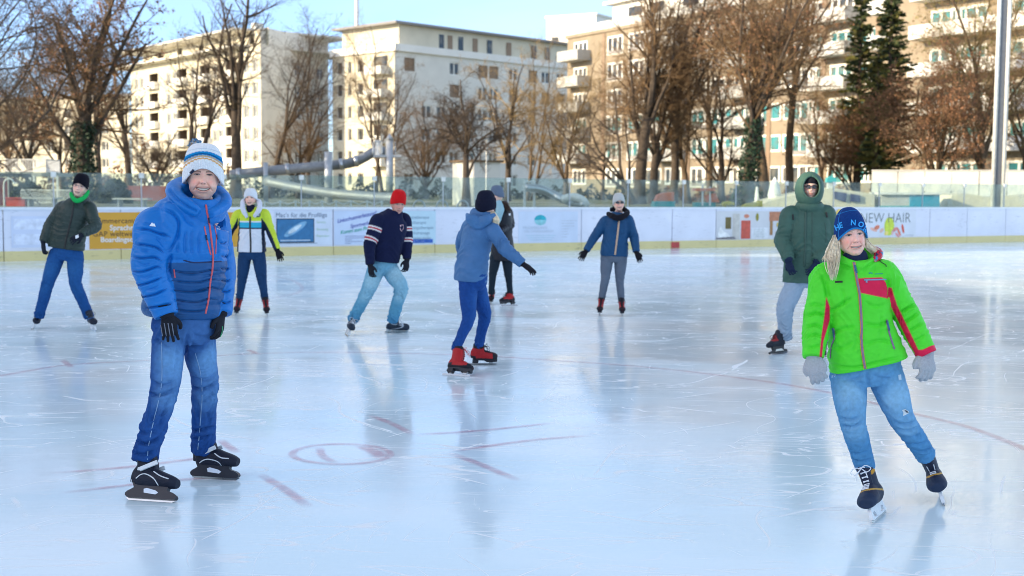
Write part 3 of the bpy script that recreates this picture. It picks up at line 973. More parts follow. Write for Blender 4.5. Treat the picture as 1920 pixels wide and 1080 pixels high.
q = MB(); q.box(V3(cc.x, cc.y, 21.5), (LL - 1.2, WW - 2.2, 2.6), ax=d); q.build('attic', M['plaster_cream'], B2)
for xc, c_ in ((795, 'pane'), (832, 'pane'), (848, 'shutter_brown'), (868, 'pane'), (895, 'shutter_brown'), (922, 'pane'), (958, 'shutter_brown'), (1005, 'pane'), (1030, 'pane')):
    u_ = fpx(B2C, B2R, xc)
    q = MB(); q.box(A2 + d2 * u_ - n2 * 0.56 + V3(0, 0, 21.2), (0.9, 0.1, 1.9 if xc > 800 else 0.9), ax=d2); q.build('terrace_door', M[c_], B2)
q = MB(); q.box(V3(cc.x, cc.y, 22.95), (LL + 0.4, WW + 0.2, 0.3), ax=d); q.build('roof', M['roof'], B2)
q = MB(); c = A + d * 1.5 - n * 3
q.tube([V3(c.x, c.y, 23.1), V3(c.x, c.y, 27.5)], [0.28, 0.28], 8); q.build('chimney_pipe', M['white_metal'], B2)

# --- big tan building on the right
B3L = P(1062, 300, 150); dirv = (P(1480, 300, 118) - B3L); dirv.z = 0; dirv.normalize()
B3E = B3L + dirv * 62
B3 = thing('apartment_building', (B3L.x, B3L.y, GZ), 'large tan apartment block on the right with white window bands and grey balconies', 'building')
mbw = MB()
lv3 = [3.3 + 2.9 * k for k in range(6)]
ops = []; win3 = []; balc = []
for xc in (1150, 1190, 1312, 1338, 1420, 1505):
    u_ = fpx(B3L, B3E, xc)
    for k, z in enumerate(lv3):
        ops.append((u_ - 1.5, u_ + 1.5, z - 1.2, z + 0.85)); win3.append((u_, z, 0, k))
for xc in (1215, 1232, 1366, 1378, 1452, 1476, 1530, 1618, 1632):
    u_ = fpx(B3L, B3E, xc)
    for k, z in enumerate(lv3):
        ops.append((u_ - 0.75, u_ + 0.75, z - 0.8, z + 0.8)); win3.append((u_, z, 1, k))
for xc in (1086, 1262, 1400, 1572, 1683):
    u_ = fpx(B3L, B3E, xc)
    for k, z in enumerate(lv3):
        ops.append((u_ - 1.4, u_ + 1.4, z - 0.95, z + 0.85)); win3.append((u_, z, 2, k))
        if k > 0: balc.append((u_, z, xc))
A, d, n = facade(mbw, B3L, B3E, GZ, 19.2, ops, 0)
pr = {}
for (u_, z, ty, k) in win3:
    teal = (k in (1, 2)) or (u_ > 40 and k < 5)
    key = (ty, teal)
    pm = M['pane_teal'] if teal else M['pane']
    if key not in pr:
        if ty == 0: f = make_window('window', 3.0, 2.05, B3, M['frame_white'], pm, 3, sill=False, fw=0.22)
        elif ty == 1: f = make_window('window', 1.5, 1.6, B3, M['frame_white'], pm, 1, sill=False, fw=0.2)
        else: f = make_window('window', 2.8, 1.8, B3, M['frame_white'], pm, 3, sill=False, fw=0.22)
        pr[key] = f
    else: f = copy_tree(pr[key], B3)
    zz = z - 0.175 if ty == 0 else (z if ty == 1 else z - 0.05)
    f.location = A + d * u_ - n * 0.08 + V3(0, 0, zz) - B3.location
    f.rotation_euler = (0, 0, rotz_of(d))
    if ty == 0:
        q = MB(); q.box(A + d * u_ + n * 0.01 + V3(0, 0, z - 0.92), (2.5, 0.14, 0.32), ax=d); q.build('spandrel_panel', M['panel_grey'], B3)
        
for i, (u_, z, xc) in enumerate(balc):
    q = MB()
    q.box(A + d * u_ + n * 0.9 + V3(0, 0, z - 1.35), (4.2, 1.8, 0.18), ax=d)
    q.box(A + d * u_ + n * 1.78 + V3(0, 0, z - 0.8), (4.2, 0.08, 1.0), ax=d)
    for s in (-1, 1): q.box(A + d * (u_ + s * 2.08) + n * 0.9 + V3(0, 0, z - 0.8), (0.06, 1.7, 1.0), ax=d)
    q.build('balcony', M['concrete_pale'] if xc > 1500 else M['concrete'], B3)
for xc in (1130, 1290, 1440, 1540, 1640):
    u_ = fpx(B3L, B3E, xc)
    q = MB(); q.box(A + d * u_ + n * 0.03 + V3(0, 0, 10.0), (0.55, 0.1, 18.2), ax=d); q.build('facade_strip', M['shutter_brown'], B3)
bk3 = -n * 14
facade(mbw, B3L + bk3, B3L, GZ, 19.2, [], 0)
facade(mbw, B3E, B3E + bk3, GZ, 19.2, [], 0)
mbw.build('wall', M['plaster_tan'], B3)
q = MB(); cc = (B3L + B3E) / 2 + bk3 / 2
q.box(V3(cc.x, cc.y, 19.35), (62.4, 14.4, 0.35), ax=d); q.build('roof', M['plaster_tan'], B3)
q = MB()
u0 = fpx(B3L, B3E, 1118)
c0 = A + d * ((u0 + 62) / 2) - n * 7.5
q.box(V3(c0.x, c0.y, 21.0), (62 - u0, 11, 2.95), ax=d)
q.build('penthouse_wall', M['plaster_white'], B3)
q = MB(); q.box(V3(c0.x, c0.y, 22.65), (62 - u0 + 1.6, 12.6, 0.32), ax=d)
c1 = A + d * 36 - n * 8; q.box(V3(c1.x, c1.y, 24.2), (44, 9, 2.8), ax=d)
q.build('penthouse_roof', M['plaster_white'], B3)
for xc in (1160, 1200, 1262, 1320):
    u_ = fpx(B3L, B3E, xc)
    q = MB(); q.box(A + d * u_ - n * 1.97 + V3(0, 0, 20.9), (2.4, 0.12, 1.9), ax=d); q.build('penthouse_window', M['pane'], B3)
for k in range(26):
    pass
q = MB()
for k in range(60):
    q.box(A + d * (0.4 + k * 1.04) - n * 0.3 + V3(0, 0, 19.95), (0.08, 0.05, 0.9), ax=d)
q.box(A + d * 31 - n * 0.3 + V3(0, 0, 20.42), (61, 0.08, 0.08), ax=d)
q.box(A + d * 31 - n * 0.36 + V3(0, 0, 19.98), (61, 0.03, 0.75), ax=d, m=1)
q.build('roof_railing', [M['white_metal'], M['concrete_pale']], B3)

# --- projecting block at the far right
E0 = A + d * fpx(B3L, B3E, 1712) + n * 0; 
B4L = E0 + n * 3.2; B4R = B4L + d * 34
B4 = thing('apartment_building', (B4L.x, B4L.y, GZ), 'tall balconied apartment block jutting forward at the far right behind the lamp mast', 'building')
mbw = MB(); ops = []; w4 = []
for xc in (1765, 1812, 1900):
    u_ = fpx(B4L, B4R, xc)
    for k, z in enumerate([3.3 + 2.9 * k for k in range(8)]):
        ops.append((u_ - 1.5, u_ + 1.5, z - 0.8, z + 0.8)); w4.append((u_, z))
A4, d4, n4 = facade(mbw, B4L, B4R, GZ, 25.0, ops, 0)
facade(mbw, E0 - n * 1.0, B4L, GZ, 25.0, [], 1)
facade(mbw, B4R, B4R - n4 * 12, GZ, 25.0, [], 1)
mbw.build('wall', [M['plaster_tan'], M['concrete_pale']], B4)
pr = None
for (u_, z) in w4:
    if pr is None: f = pr = make_window('window', 3.0, 1.6, B4, M['frame_white'], M['pane_teal'], 3, sill=False, fw=0.2)
    else: f = copy_tree(pr, B4)
    f.location = A4 + d4 * u_ - n4 * 0.08 + V3(0, 0, z) - B4.location
    f.rotation_euler = (0, 0, rotz_of(d4))
    q = MB()
    q.box(A4 + d4 * u_ + n4 * 0.8 + V3(0, 0, z - 1.35), (4.4, 1.6, 0.18), ax=d4)
    q.box(A4 + d4 * u_ + n4 * 1.58 + V3(0, 0, z - 0.85), (4.4, 0.08, 0.9), ax=d4)
    q.build('balcony', M['plaster_white'] if xc else M['concrete'], B4)
q = MB(); c = (B4L + B4R) / 2 - n4 * 5.5; q.box(V3(c.x, c.y, 25.15), (34.5, 13, 0.4), ax=d4); q.build('roof', M['plaster_tan'], B4)

# --- white tower block behind
TB = P(1068, 300, 195)
TW = thing('apartment_building', (TB.x, TB.y, GZ), 'small white flat-roofed block rising behind the gap between the two long buildings', 'building')
td = V3(0.86, -0.5, 0).normalized(); tn = V3(td.y, -td.x, 0)
if tn.y > 0: tn = -tn
mbw = MB()
TA = TB - td * 4.2; TBb = TB + td * 4.2
ops = []; w5 = []
for uu in (1.5, 5.2):
    for z in (21.5, 24.2, 18.6, 15.7): ops.append((uu - .6, uu + .6, z - .7, z + .7)); w5.append((uu, z))
A5, d5, n5 = facade(mbw, TA, TBb, GZ, 27.8, ops, 0)
facade(mbw, TBb, TBb - n5 * 8, GZ, 27.8, [], 0); facade(mbw, TA - n5 * 8, TA, GZ, 27.8, [], 0)
mbw.build('wall', M['plaster_white'], TW)
pr = None
for (uu, z) in w5:
    if pr is None: f = pr = make_window('window', 1.2, 1.4, TW, M['frame_white'], M['pane'], 1, sill=False, fw=0.08)
    else: f = copy_tree(pr, TW)
    f.location = A5 + d5 * uu - n5 * 0.2 + V3(0, 0, z) - TW.location; f.rotation_euler = (0, 0, rotz_of(d5))
q = MB(); q.box(V3(TB.x, TB.y, 27.9) - n5 * 4, (8.8, 8.4, 0.3), ax=td); q.build('roof', M['plaster_white'], TW)

# --- far left yellow block behind the trees
FL = P(95, 300, 230)
FT = thing('apartment_building', (FL.x, FL.y, GZ), 'distant yellowish block half hidden behind the leafy tree at the left', 'building')
mbw = MB(); fa = V3(FL.x - 24, FL.y + 14, 0); fb = V3(FL.x + 16, FL.y - 6, 0)
ops = []; w6 = []
for k in range(9):
    for z in lv[:5]: ops.append((3 + 4.4 * k, 4.6 + 4.4 * k, z - .8, z + .8)); w6.append((3.8 + 4.4 * k, z))
A6, d6, n6 = facade(mbw, fa, fb, GZ, 17.5, ops, 0)
mbw.build('wall', M['plaster_cream'], FT)
pr = None
for (uu, z) in w6:
    if pr is None: f = pr = make_window('window', 1.6, 1.6, FT, M['frame_white'], M['pane'], 2, sill=False, fw=0.1)
    else: f = copy_tree(pr, FT)
    f.location = A6 + d6 * uu - n6 * 0.2 + V3(0, 0, z) - FT.location; f.rotation_euler = (0, 0, rotz_of(d6))
q = MB(); q.box(((fa + fb) / 2) - n6 * 5 + V3(0, 0, 17.7), (46, 11, 0.4), ax=d6); q.build('roof', M['roof'], FT)

# --- unseen blocks added left of the rink to shade the ice, gap for sun
for (y0, y1, h, lab) in ((-70, 15.7, 14.0, 'long grey block added out of view left of the rink to shade the ice'), (17.7, 33, 17.6, 'taller grey block added out of view left of the rink to shade the boards')):
    HB = thing('added_shade_block', (-42, (y0 + y1) / 2, -0.05), lab, 'building')
    mbw = MB(); mbw.box((-42, (y0 + y1) / 2, h / 2 - .15), (14, y1 - y0, h)); mbw.build('wall', M['concrete'], HB)
    q = MB(); q.box((-42, (y0 + y1) / 2, h - .05), (14.2, y1 - y0 + .2, 0.3)); q.build('roof', M['roof'], HB)


# ------------------------------------------------------------------ trees
def rot_about(v, ax, a):
    return Matrix.Rotation(a, 3, ax) @ v


def perp(v, rng):
    r = Vector((rng.gauss(0, 1), rng.gauss(0, 1), rng.gauss(0, 1)))
    r = r - v * r.dot(v)
    return r.normalized()


def make_tree(name, x, Y, label, top_px, fork=0.3, spread=0.55, limbs=6, lean=(0, 0), r0=None, seed=1, bark='bark_dark', twig='twig_dark', leaf=None, leafn=0,
              dens=1.0, trunks=1, ivy=False, cat='tree', group=None, up=0.25, zb=GZ, bleaf=0.05, wig=0.24):
    rng = random.Random(seed)
    base = P(x, 360, Y); base.z = zb
    H = P(x, top_px, Y).z - zb
    root = thing(name, base, label, cat, group)
    big = MB(); segs = []; leaves = []
    if r0 is None: r0 = 0.02 * H + 0.04

    def grow(p, d, L, r, lev, first=False):
        n = max(2, int(L / (0.9 if lev < 2 else 0.5)))
        n = min(n, 9 if lev < 2 else 5)
        pts = [p.copy()]; dirs = [d.copy()]
        q = p.copy(); dd = d.copy()
        for i in range(n):
            dd = (dd + perp(dd, rng) * rng.uniform(0, wig * (1.0 if lev else 0.45)) + Vector((0, 0, 1)) * up * (0.10 if lev < 3 else 0.04)).normalized()
            q = q + dd * (L / n)
            pts.append(q.copy()); dirs.append(dd.copy())
        rend = r * (0.72 if lev == 0 else 0.30)
        rads = [r + (rend - r) * i / n for i in range(n + 1)]
        if lev <= 1:
            if first: rads[0] *= 1.35
            big.tube(pts, rads, 8 if lev == 0 else 6)
        elif lev == 2:
            for i in range(n): segs.append([*pts[i], *pts[i + 1], rads[i], rads[i + 1]])
        else:
            for i in range(n): segs.append([*pts[i], *pts[i + 1], max(rads[i], .0065), max(rads[i + 1], .004)])
            if leaf and lev >= 3:
                for i in range(n + 1):
                    if rng.random() < leafn:
                        leaves.append((pts[i] + perp(dd, rng) * rng.uniform(0, .15), rng))
        if lev == 0:
            return pts, dirs, rads
        if lev >= 4: return
        cnt = {1: int(11 * dens), 2: int(9 * dens), 3: 5}[lev]
        for c in range(cnt):
            t = rng.uniform(0.18, 1.0) if lev == 1 else rng.uniform(0.1, 1.0)
            i = min(n - 1, int(t * n)); f = t * n - i
            pp = pts[i].lerp(pts[i + 1], f)
            a = rng.uniform(0.45, 1.25)
            nd = rot_about(dirs[i], perp(dirs[i], rng), a)
            nl = L * {1: rng.uniform(.36, .6), 2: rng.uniform(.35, .6), 3: rng.uniform(.35, .6)}[lev] * (1.15 - 0.6 * t)
            grow(pp, nd, max(nl, .25), max((r + (rend - r) * t) * .55, .007), lev + 1)

    for tI in range(trunks):
        off = Vector((rng.uniform(-.5, .5), rng.uniform(-.3, .3), 0)) * (0.8 if trunks > 1 else 0)
        d0 = Vector((lean[0] + (rng.uniform(-.28, .28) if trunks > 1 else 0), lean[1], 1)).normalized()
        rr = r0 * (1 if trunks == 1 else .72)
        pts, dirs, rads = grow(base + off, d0, H * fork, rr, 0, True)
        nl = max(2, int(limbs / (1 if trunks == 1 else 1.5)))
        for k in range(nl):
            az = k * 2.4 + rng.uniform(-.4, .4)
            sp = spread * rng.uniform(.55, 1.15) if k > 0 else spread * .15
            nd = (dirs[-1] + Vector((math.cos(az), math.sin(az), 0)) * sp).normalized()
            i = len(pts) - 1 if k < 3 else rng.randint(max(1, len(pts) - 3), len(pts) - 1)
            L = H * (1 - fork) * (1.02 if k == 0 else rng.uniform(.62, .95)) / (nd.z ** 0.3)
            grow(pts[i], nd, L, rads[i] * (.75 if k == 0 else .55), 1)
    big.build('trunk', M[bark], root, smooth=True)
    mats = [M[twig]]
    V, F = segs_mesh(segs)
    mi = np.zeros(len(F), dtype=int)
    if leaves:
        LV = []; LF = []
        for (p, rg) in leaves:
            s = rg.uniform(.6, 1.3) * bleaf
            a = Vector((rg.gauss(0, 1), rg.gauss(0, 1), rg.gauss(0, 1))).normalized() * s
            b_ = perp(a.normalized(), rg) * s * .7
            k = len(LV)
            LV += [p - a, p + b_, p + a, p - b_]; LF.append([k, k + 1, k + 2, k + 3])
        LV = np.array([list(v) for v in LV])
        F = np.vstack([F, np.array(LF) + len(V)]); V = np.vstack([V, LV])
        mi = np.concatenate([mi, np.ones(len(LF), dtype=int)])
        mats.append(M[leaf])
    mkobj('crown', V, F, mats, root, midx=mi)
    if ivy:
        iv = []; IF = []
        rg = random.Random(seed + 50)
        for i in range(2600):
            t = rg.random() ** 1.3; k = min(len(pts) - 2, int(t * (len(pts) - 1)))
            c = pts[k].lerp(pts[k + 1], rg.random()); c = c + perp(dirs[k], rg) * (rads[k] * rg.uniform(.9, 1.9))
            s = rg.uniform(.04, .09)
            a = Vector((rg.gauss(0, 1), rg.gauss(0, 1), rg.gauss(0, 1))).normalized() * s; b_ = perp(a.normalized(), rg) * s
            q = len(iv); iv += [list(c - a), list(c + b_), list(c + a), list(c - b_)]; IF.append([q, q + 1, q + 2, q + 3])
        mkobj('ivy', iv, IF, M['ivy'], root)
    return root


def make_conifer(x, Y, top_px, label, half_w, seed, mix=0.25, bottom=0.12):
    rng = random.Random(seed)
    base = P(x, 360, Y); base.z = GZ
    H = P(x, top_px, Y).z - GZ
    root = thing('spruce_tree', base, label, 'tree')
    q = MB(); q.tube([base, base + V3(0, 0, H * .5), base + V3(0, 0, H)], [.28, .16, .03], 8); q.build('trunk', M['bark_dark'], root, smooth=True)
    V = []; F = []; MI = []
    z = bottom * H
    while z < H:
        f = 1 - z / H
        R_ = half_w * (f ** .7) * rng.uniform(.6, 1.3) + .25
        nb = 13
        for k in range(nb):
            if rng.random() < .12: continue
            az = k * 2 * PI / nb + rng.uniform(-.4, .4); rr = R_ * rng.uniform(.6, 1.15)
            d_ = Vector((math.cos(az), math.sin(az), rng.uniform(-.5, .1))); zj = z + rng.uniform(-.35, .35)
            m_ = 1 if rng.random() < mix else 0
            ns = int(14 + rr * 26)
            for i in range(ns):
                t = rng.random() ** .7
                p = base + V3(0, 0, zj) + d_ * (rr * t) + V3(0, 0, .25 * rr * t * t)
                s = rng.uniform(.08, .20)
                a = (d_ + Vector((rng.gauss(0, .5), rng.gauss(0, .5), rng.gauss(-.25, .3)))).normalized() * s
                b_ = perp(a.normalized(), rng) * s * .45
                n0 = len(V); V += [list(p - a), list(p + b_), list(p + a), list(p - b_)]; F.append([n0, n0 + 1, n0 + 2, n0 + 3]); MI.append(m_)
        z += rng.uniform(.2, .42)
    mkobj('crown', V, F, [M['needle'], M['needle_yellow']], root, midx=MI)
    return root


TREES = [
 dict(x=-75, Y=52, top_px=-200, fork=.22, spread=1.1, limbs=11, r0=.17, seed=11, twig='twig_dark', label='dark bare tree reaching in with long limbs at the left edge', dens=1.1, up=.05, wig=.4),
 dict(x=158, Y=66, top_px=-70, fork=.34, spread=.62, limbs=9, seed=12, twig='twig_orange', leaf='leaf_brown', leafn=.30, dens=.95, ivy=True, r0=.42, bleaf=.075, label='big ivied tree with dry brown leaves behind the man with the black beanie', wig=.2),
 dict(x=186, Y=75, top_px=60, fork=.35, spread=.5, limbs=5, seed=13, twig='twig_orange', label='thin bare tree just right of the ivied brown-leaved tree', r0=.2),
 dict(x=60, Y=95, top_px=90, fork=.25, spread=.7, limbs=8, seed=14, twig='twig_orange', label='reddish bare tree above the white terrace railing'),
 dict(x=244, Y=90, top_px=115, fork=.5, spread=.45, limbs=6, seed=15, dens=.78, twig='twig_dark', r0=.26, label='slender bare tree before the left end of the cream block'),
 dict(x=290, Y=80, top_px=235, fork=.25, spread=.9, limbs=7, seed=16, twig='twig_dark', label='low spreading bare tree left of the bobble hat', r0=.16),
 dict(x=362, Y=100, top_px=70, fork=.45, spread=.4, limbs=6, seed=17, dens=.78, twig='twig_dark', r0=.34, label='bare tree with paired upright stems behind the bobble hat', trunks=2),
 dict(x=441, Y=92, top_px=-45, fork=.40, spread=.5, limbs=6, seed=18, dens=.78, twig='twig_dark', r0=.42, lean=(.07, 0), label='tall dark bare tree with a forked trunk before the corner of the cream block', trunks=1),
 dict(x=503, Y=96, top_px=30, fork=.38, spread=.4, limbs=6, seed=19, dens=.78, twig='twig_dark', r0=.24, lean=(.28, 0), label='bare tree leaning right in front of the shaded gable wall'),
 dict(x=560, Y=98, top_px=170, fork=.25, spread=.9, limbs=8, seed=20, twig='twig_orange', r0=.22, label='small orange-tipped bare tree above the steel slide tube'),
 dict(x=580, Y=120, top_px=55, fork=.35, spread=.35, limbs=6, seed=21, dens=.78, twig='twig_dark', r0=.22, label='upright dark bare tree before the right edge of the gable wall'),
 dict(x=712, Y=120, top_px=50, fork=.35, spread=.6, limbs=7, seed=22, dens=.78, twig='twig_orange', r0=.26, label='bare tree standing behind the pointed slide tower', trunks=2),
 dict(x=728, Y=112, top_px=150, fork=.4, spread=.8, limbs=7, seed=23, dens=.78, twig='twig_dark', r0=.20, label='shorter bare tree right beside the pointed slide tower'),
 dict(x=797, Y=105, top_px=190, fork=.2, spread=.9, limbs=9, seed=24, twig='twig_orange', r0=.2, label='low bushy bare tree over the red woolly hat', dens=1.1),
 dict(x=874, Y=56, top_px=150, fork=.42, spread=1.0, limbs=7, seed=25, twig='twig_dark', r0=.17, label='dark bare tree in front of the little white hut', wig=.25),
 dict(x=951, Y=86, top_px=105, fork=.42, spread=.75, limbs=8, seed=26, dens=.78, twig='twig_yellow', r0=.22, label='bare tree with golden twigs over the grey hat woman', bark='bark_dark'),
 dict(x=995, Y=92, top_px=85, fork=.3, spread=.5, limbs=7, seed=27, dens=.78, twig='twig_yellow', r0=.18, bark='bark_warm', label='pair of slim bare stems right of the golden-twigged tree', trunks=2),
 dict(x=1062, Y=95, top_px=110, fork=.25, spread=.75, limbs=8, seed=28, twig='twig_yellow', r0=.2, bark='bark_warm', label='yellowish bare tree before the gap between the middle and tan blocks'),
 dict(x=1130, Y=100, top_px=200, fork=.3, spread=.7, limbs=6, seed=29, twig='twig_orange', r0=.12, label='small bare tree before the ground floor of the tan block'),
 dict(x=1198, Y=74, top_px=-30, fork=.40, spread=.40, limbs=7, seed=30, twig='twig_orange', r0=.36, label='tall tree with dark trunk splitting into upright stems left of the tan facade', trunks=1, up=.4),
 dict(x=1190, Y=70, top_px=140, fork=.2, spread=.9, limbs=5, seed=31, twig='twig_dark', r0=.2, lean=(-.55, 0), label='crooked bare tree leaning far left over the sunglasses woman', up=.3, dens=.8),
 dict(x=1226, Y=76, top_px=75, fork=.38, spread=.7, limbs=8, seed=32, twig='twig_orange', r0=.28, label='dark-trunked tree with dense ochre twigs, right next to the upright-stemmed one', dens=1.1),
 dict(x=1290, Y=80, top_px=100, fork=.3, spread=.7, limbs=8, seed=33, twig='twig_orange', r0=.2, bark='bark_warm', lean=(-.12, 0), label='brown twiggy tree before the tan facade, over the orange play boat', dens=1.1),
 dict(x=1262, Y=78, top_px=-60, fork=.45, spread=.35, limbs=7, seed=51, twig='twig_dark', r0=.26, label='tall dark trunk reaching the top of the picture over the play boat', up=.35),
 dict(x=1330, Y=86, top_px=-10, fork=.42, spread=.45, limbs=7, seed=52, twig='twig_orange', bark='bark_warm', r0=.22, label='slender brown tree before the roof terrace, between two dark trees'),
 dict(x=20, Y=100, top_px=60, fork=.3, spread=.7, limbs=8, seed=53, twig='twig_dark', r0=.24, label='bare dark tree at the far left behind the kiosk'),
 dict(x=118, Y=105, top_px=110, fork=.3, spread=.7, limbs=8, seed=54, twig='twig_orange', r0=.2, label='brownish bare tree behind the left of the ivied trunk'),
 dict(x=1352, Y=82, top_px=130, fork=.4, spread=.6, limbs=7, seed=34, twig='twig_dark', r0=.22, lean=(-.06, 0), label='dark thin-limbed bare tree left of the ivy-wrapped giant'),
 dict(x=1400, Y=70, top_px=-75, fork=.36, spread=.55, limbs=9, seed=35, twig='twig_orange', r0=.36, ivy=True, label='giant tree with ivy-wrapped trunk and orange twig haze', leaf='leaf_beech', leafn=.16, bleaf=.06, dens=1.15),
 dict(x=1432, Y=76, top_px=-90, fork=.5, spread=.4, limbs=8, seed=36, twig='twig_orange', bark='bark_warm', r0=.34, label='tall straight brown-trunked tree right of the ivy-wrapped giant', dens=1.0),
 dict(x=1482, Y=84, top_px=-80, fork=.5, spread=.4, limbs=7, seed=37, twig='twig_orange', bark='bark_warm', r0=.28, label='tall bare trunk rising behind the green hood'),
 dict(x=1543, Y=88, top_px=110, fork=.28, spread=.6, limbs=7, seed=38, twig='twig_yellow', r0=.2, label='multi-stemmed bare tree left of the two spruces', trunks=2),
 dict(x=1600, Y=84, top_px=175, fork=.12, spread=.8, limbs=11, seed=39, twig='twig_orange', r0=.16, leaf='leaf_beech', leafn=.25, label='brown undergrowth tree at the foot of the two spruces', dens=1.1, bleaf=.06),
 dict(x=1755, Y=72, top_px=95, fork=.18, spread=.55, limbs=12, seed=40, twig='twig_orange', leaf='leaf_beech', leafn=.5, bark='bark_warm', r0=.2, label='rusty brown beech standing before the pale concrete wall', bleaf=.055, dens=1.15),
 dict(x=1838, Y=76, top_px=-60, fork=.3, spread=.45, limbs=10, seed=41, twig='twig_yellow', leaf='needle_yellow', leafn=.14, bark='bark_warm', r0=.24, label='tall yellowish tree left of the lamp mast', bleaf=.07),
 dict(x=1925, Y=80, top_px=-20, fork=.3, spread=.7, limbs=9, seed=42, twig='twig_orange', r0=.24, label='bare tree at the right edge beyond the lamp mast', leaf='leaf_beech', leafn=.2, bleaf=.06),
]
for t_ in TREES:
    make_tree('bare_tree', **t_)
make_conifer(1606, 86, -50, 'dark spruce left of its twin, before the white balconies', 1.55, 3, .22, .2)
make_conifer(1662, 82, -90, 'darker and taller spruce, the right one of the pair', 1.75, 4, .28, .15)
make_conifer(1640, 80, 95, 'short yellow-tinged spruce between and below the tall pair', 1.3, 5, .65, .25)

# ------------------------------------------------------------------ bushes / hedge
def leaf_mass(name, c, rad, n, m, label, cat, seed, size=.12, group=None, kind=None):
    rng = random.Random(seed); V = []; F = []
    for i in range(n):
        v = Vector((rng.gauss(0, 1), rng.gauss(0, 1), rng.gauss(0, 1))).normalized() * (rng.random() ** .33)
        p = Vector((c[0] + v.x * rad[0], c[1] + v.y * rad[1], c[2] + abs(v.z) * rad[2]))
        s = size * rng.uniform(.5, 1.3)
        a = Vector((rng.gauss(0, 1), rng.gauss(0, 1), rng.gauss(0, 1))).normalized() * s; b_ = perp(a.normalized(), rng) * s * .6
        k = len(V); V += [list(p - a), list(p + b_), list(p + a), list(p - b_)]; F.append([k, k + 1, k + 2, k + 3])
    o = mkobj(name, V, F, m)
    return tag(o, label, cat, group, kind)


c = P(216, 360, 58); leaf_mass('bush', (c.x, c.y, GZ), (.75, .6, 1.15), 1500, M['hedge'], 'round dark bush on the lawn right of the black beanie', 'bush', 1)
c = P(52, 360, 58); leaf_mass('bush', (c.x, c.y, GZ), (.8, .6, 1.0), 1300, M['hedge'], 'round dark bush left of the black beanie under the terrace', 'bush', 2)
# long dark shrub belts at the foot of the trees
for (x0, x1, Y, h, lab, sd_) in ((-60, 470, 112, 3.2, 'dark shrub belt under the trees at the left', 5), (470, 860, 100, 1.7, 'dusky shrub belt behind the steel slide', 6), (930, 1240, 108, 1.5, 'dusky shrub belt in front of the middle block', 7), (1240, 1660, 96, 1.3, 'low brown shrub belt before the tan block', 8)):
    a, b_ = P(x0, 360, Y), P(x1, 360, Y)
    rng = random.Random(sd_); V = []; F = []
    for i in range(int((b_ - a).length * 130)):
        t = rng.random(); p = a.lerp(b_, t); hh = h * (.6 + .4 * math.sin(t * 23 + sd_) * math.sin(t * 57))
        p = Vector((p.x, p.y + rng.uniform(-1, 1), GZ + rng.random() ** .8 * hh)); s = rng.uniform(.08, .2)
        q = Vector((rng.gauss(0, 1), rng.gauss(0, 1), rng.gauss(0, 1))).normalized() * s; r_ = perp(q.normalized(), rng) * s * .6
        k = len(V); V += [list(p - q), list(p + r_), list(p + q), list(p - r_)]; F.append([k, k + 1, k + 2, k + 3])
    tag(mkobj('shrub_belt', V, F, M['leaf_brown'] if sd_ in (5, 8) else M['hedge']), lab, 'shrubs', kind='stuff')

# ------------------------------------------------------------------ lamp mast
c = P(1871, 360, 52)
lm = thing('lamp_mast', (c.x, c.y, GZ), 'tall mast of two pale columns with a grey core near the right edge', 'lamp mast')
for s in (-1, 1):
    q = MB(); q.tube([V3(c.x + s * .205, c.y, GZ), V3(c.x + s * .205, c.y, 22)], [.08, .07], 10); q.build('column', M['white_metal'], lm, smooth=True)
q = MB(); q.box((c.x, c.y + .05, 11.5), (.25, .12, 21)); q.build('core', M['mast_core'], lm)
q = MB(); q.box((c.x, c.y, GZ + .1), (.9, .7, .2)); q.build('footing', M['concrete'], lm)
q = MB(); q.box((c.x, c.y - .2, 22.2), (2.4, .5, .5)); q.build('lamp_head', M['white_metal'], lm)

# ------------------------------------------------------------------ water slide
WY = 70
ws = thing('water_slide', P(610, 360, WY).to_3d() * 1, 'silver steel tube slide winding down from a pointed tower behind the glass', 'water slide')
ws.location.z = GZ
def pxtube(pts, r, name, m, par, n=12, k=24, seg=None):
    pp = catmull([list(P(*p)) for p in pts], k)
    V, F = tube_mesh(pp, r, n)
    return mkobj(name, V, F, m, par, smooth=True)
pxtube([(432, 328, WY), (500, 321, WY), (600, 312, WY), (655, 306, WY + .5), (680, 297, WY + 1), (703, 284, WY + 1), (722, 284, WY + 1)], .27, 'upper_tube', M['steel_dull'], ws)
for a in ((448, 326), (540, 317), (640, 308), (668, 302)):
    pxtube([(a[0] - 3, a[1] + .5, WY), (a[0] + 3, a[1] - .5, WY)], .31, 'tube_flange', M['steel'], ws, k=2)
pxtube([(500, 340, WY - 3), (560, 352, WY - 4), (630, 363, WY - 5), (700, 369, WY - 6), (745, 371, WY - 7)], .24, 'lower_tube', M['steel_dull'], ws)
for (x, yt, r) in ((501, 305, .13), (618, 285, .22), (732, 262, .20)):
    a = P(x, yt, WY); q = MB(); q.tube([V3(a.x, a.y - .45, GZ), V3(a.x, a.y - .45, a.z)], [r, r], 12); q.build('support_post', M['galv'], ws, smooth=True)
a = P(732, 263, WY); q = MB(); q.tube([V3(a.x, a.y - .45, a.z), V3(a.x, a.y - .45, a.z + .35)], [.24, .01], 12); q.build('tower_tip', M['galv'], ws, smooth=True)
a = P(728, 293, WY); q = MB(); q.box(V3(a.x, a.y, a.z), (1.5, 1.2, .12)); q.build('tower_platform', M['galv'], ws)
a = P(709, 277, WY); q = MB(); q.box(V3(a.x, a.y, a.z), (.3, .6, .8)); q.build('tower_panel', M['white_metal'], ws)
a = P(722, 286, WY)
q = MB()
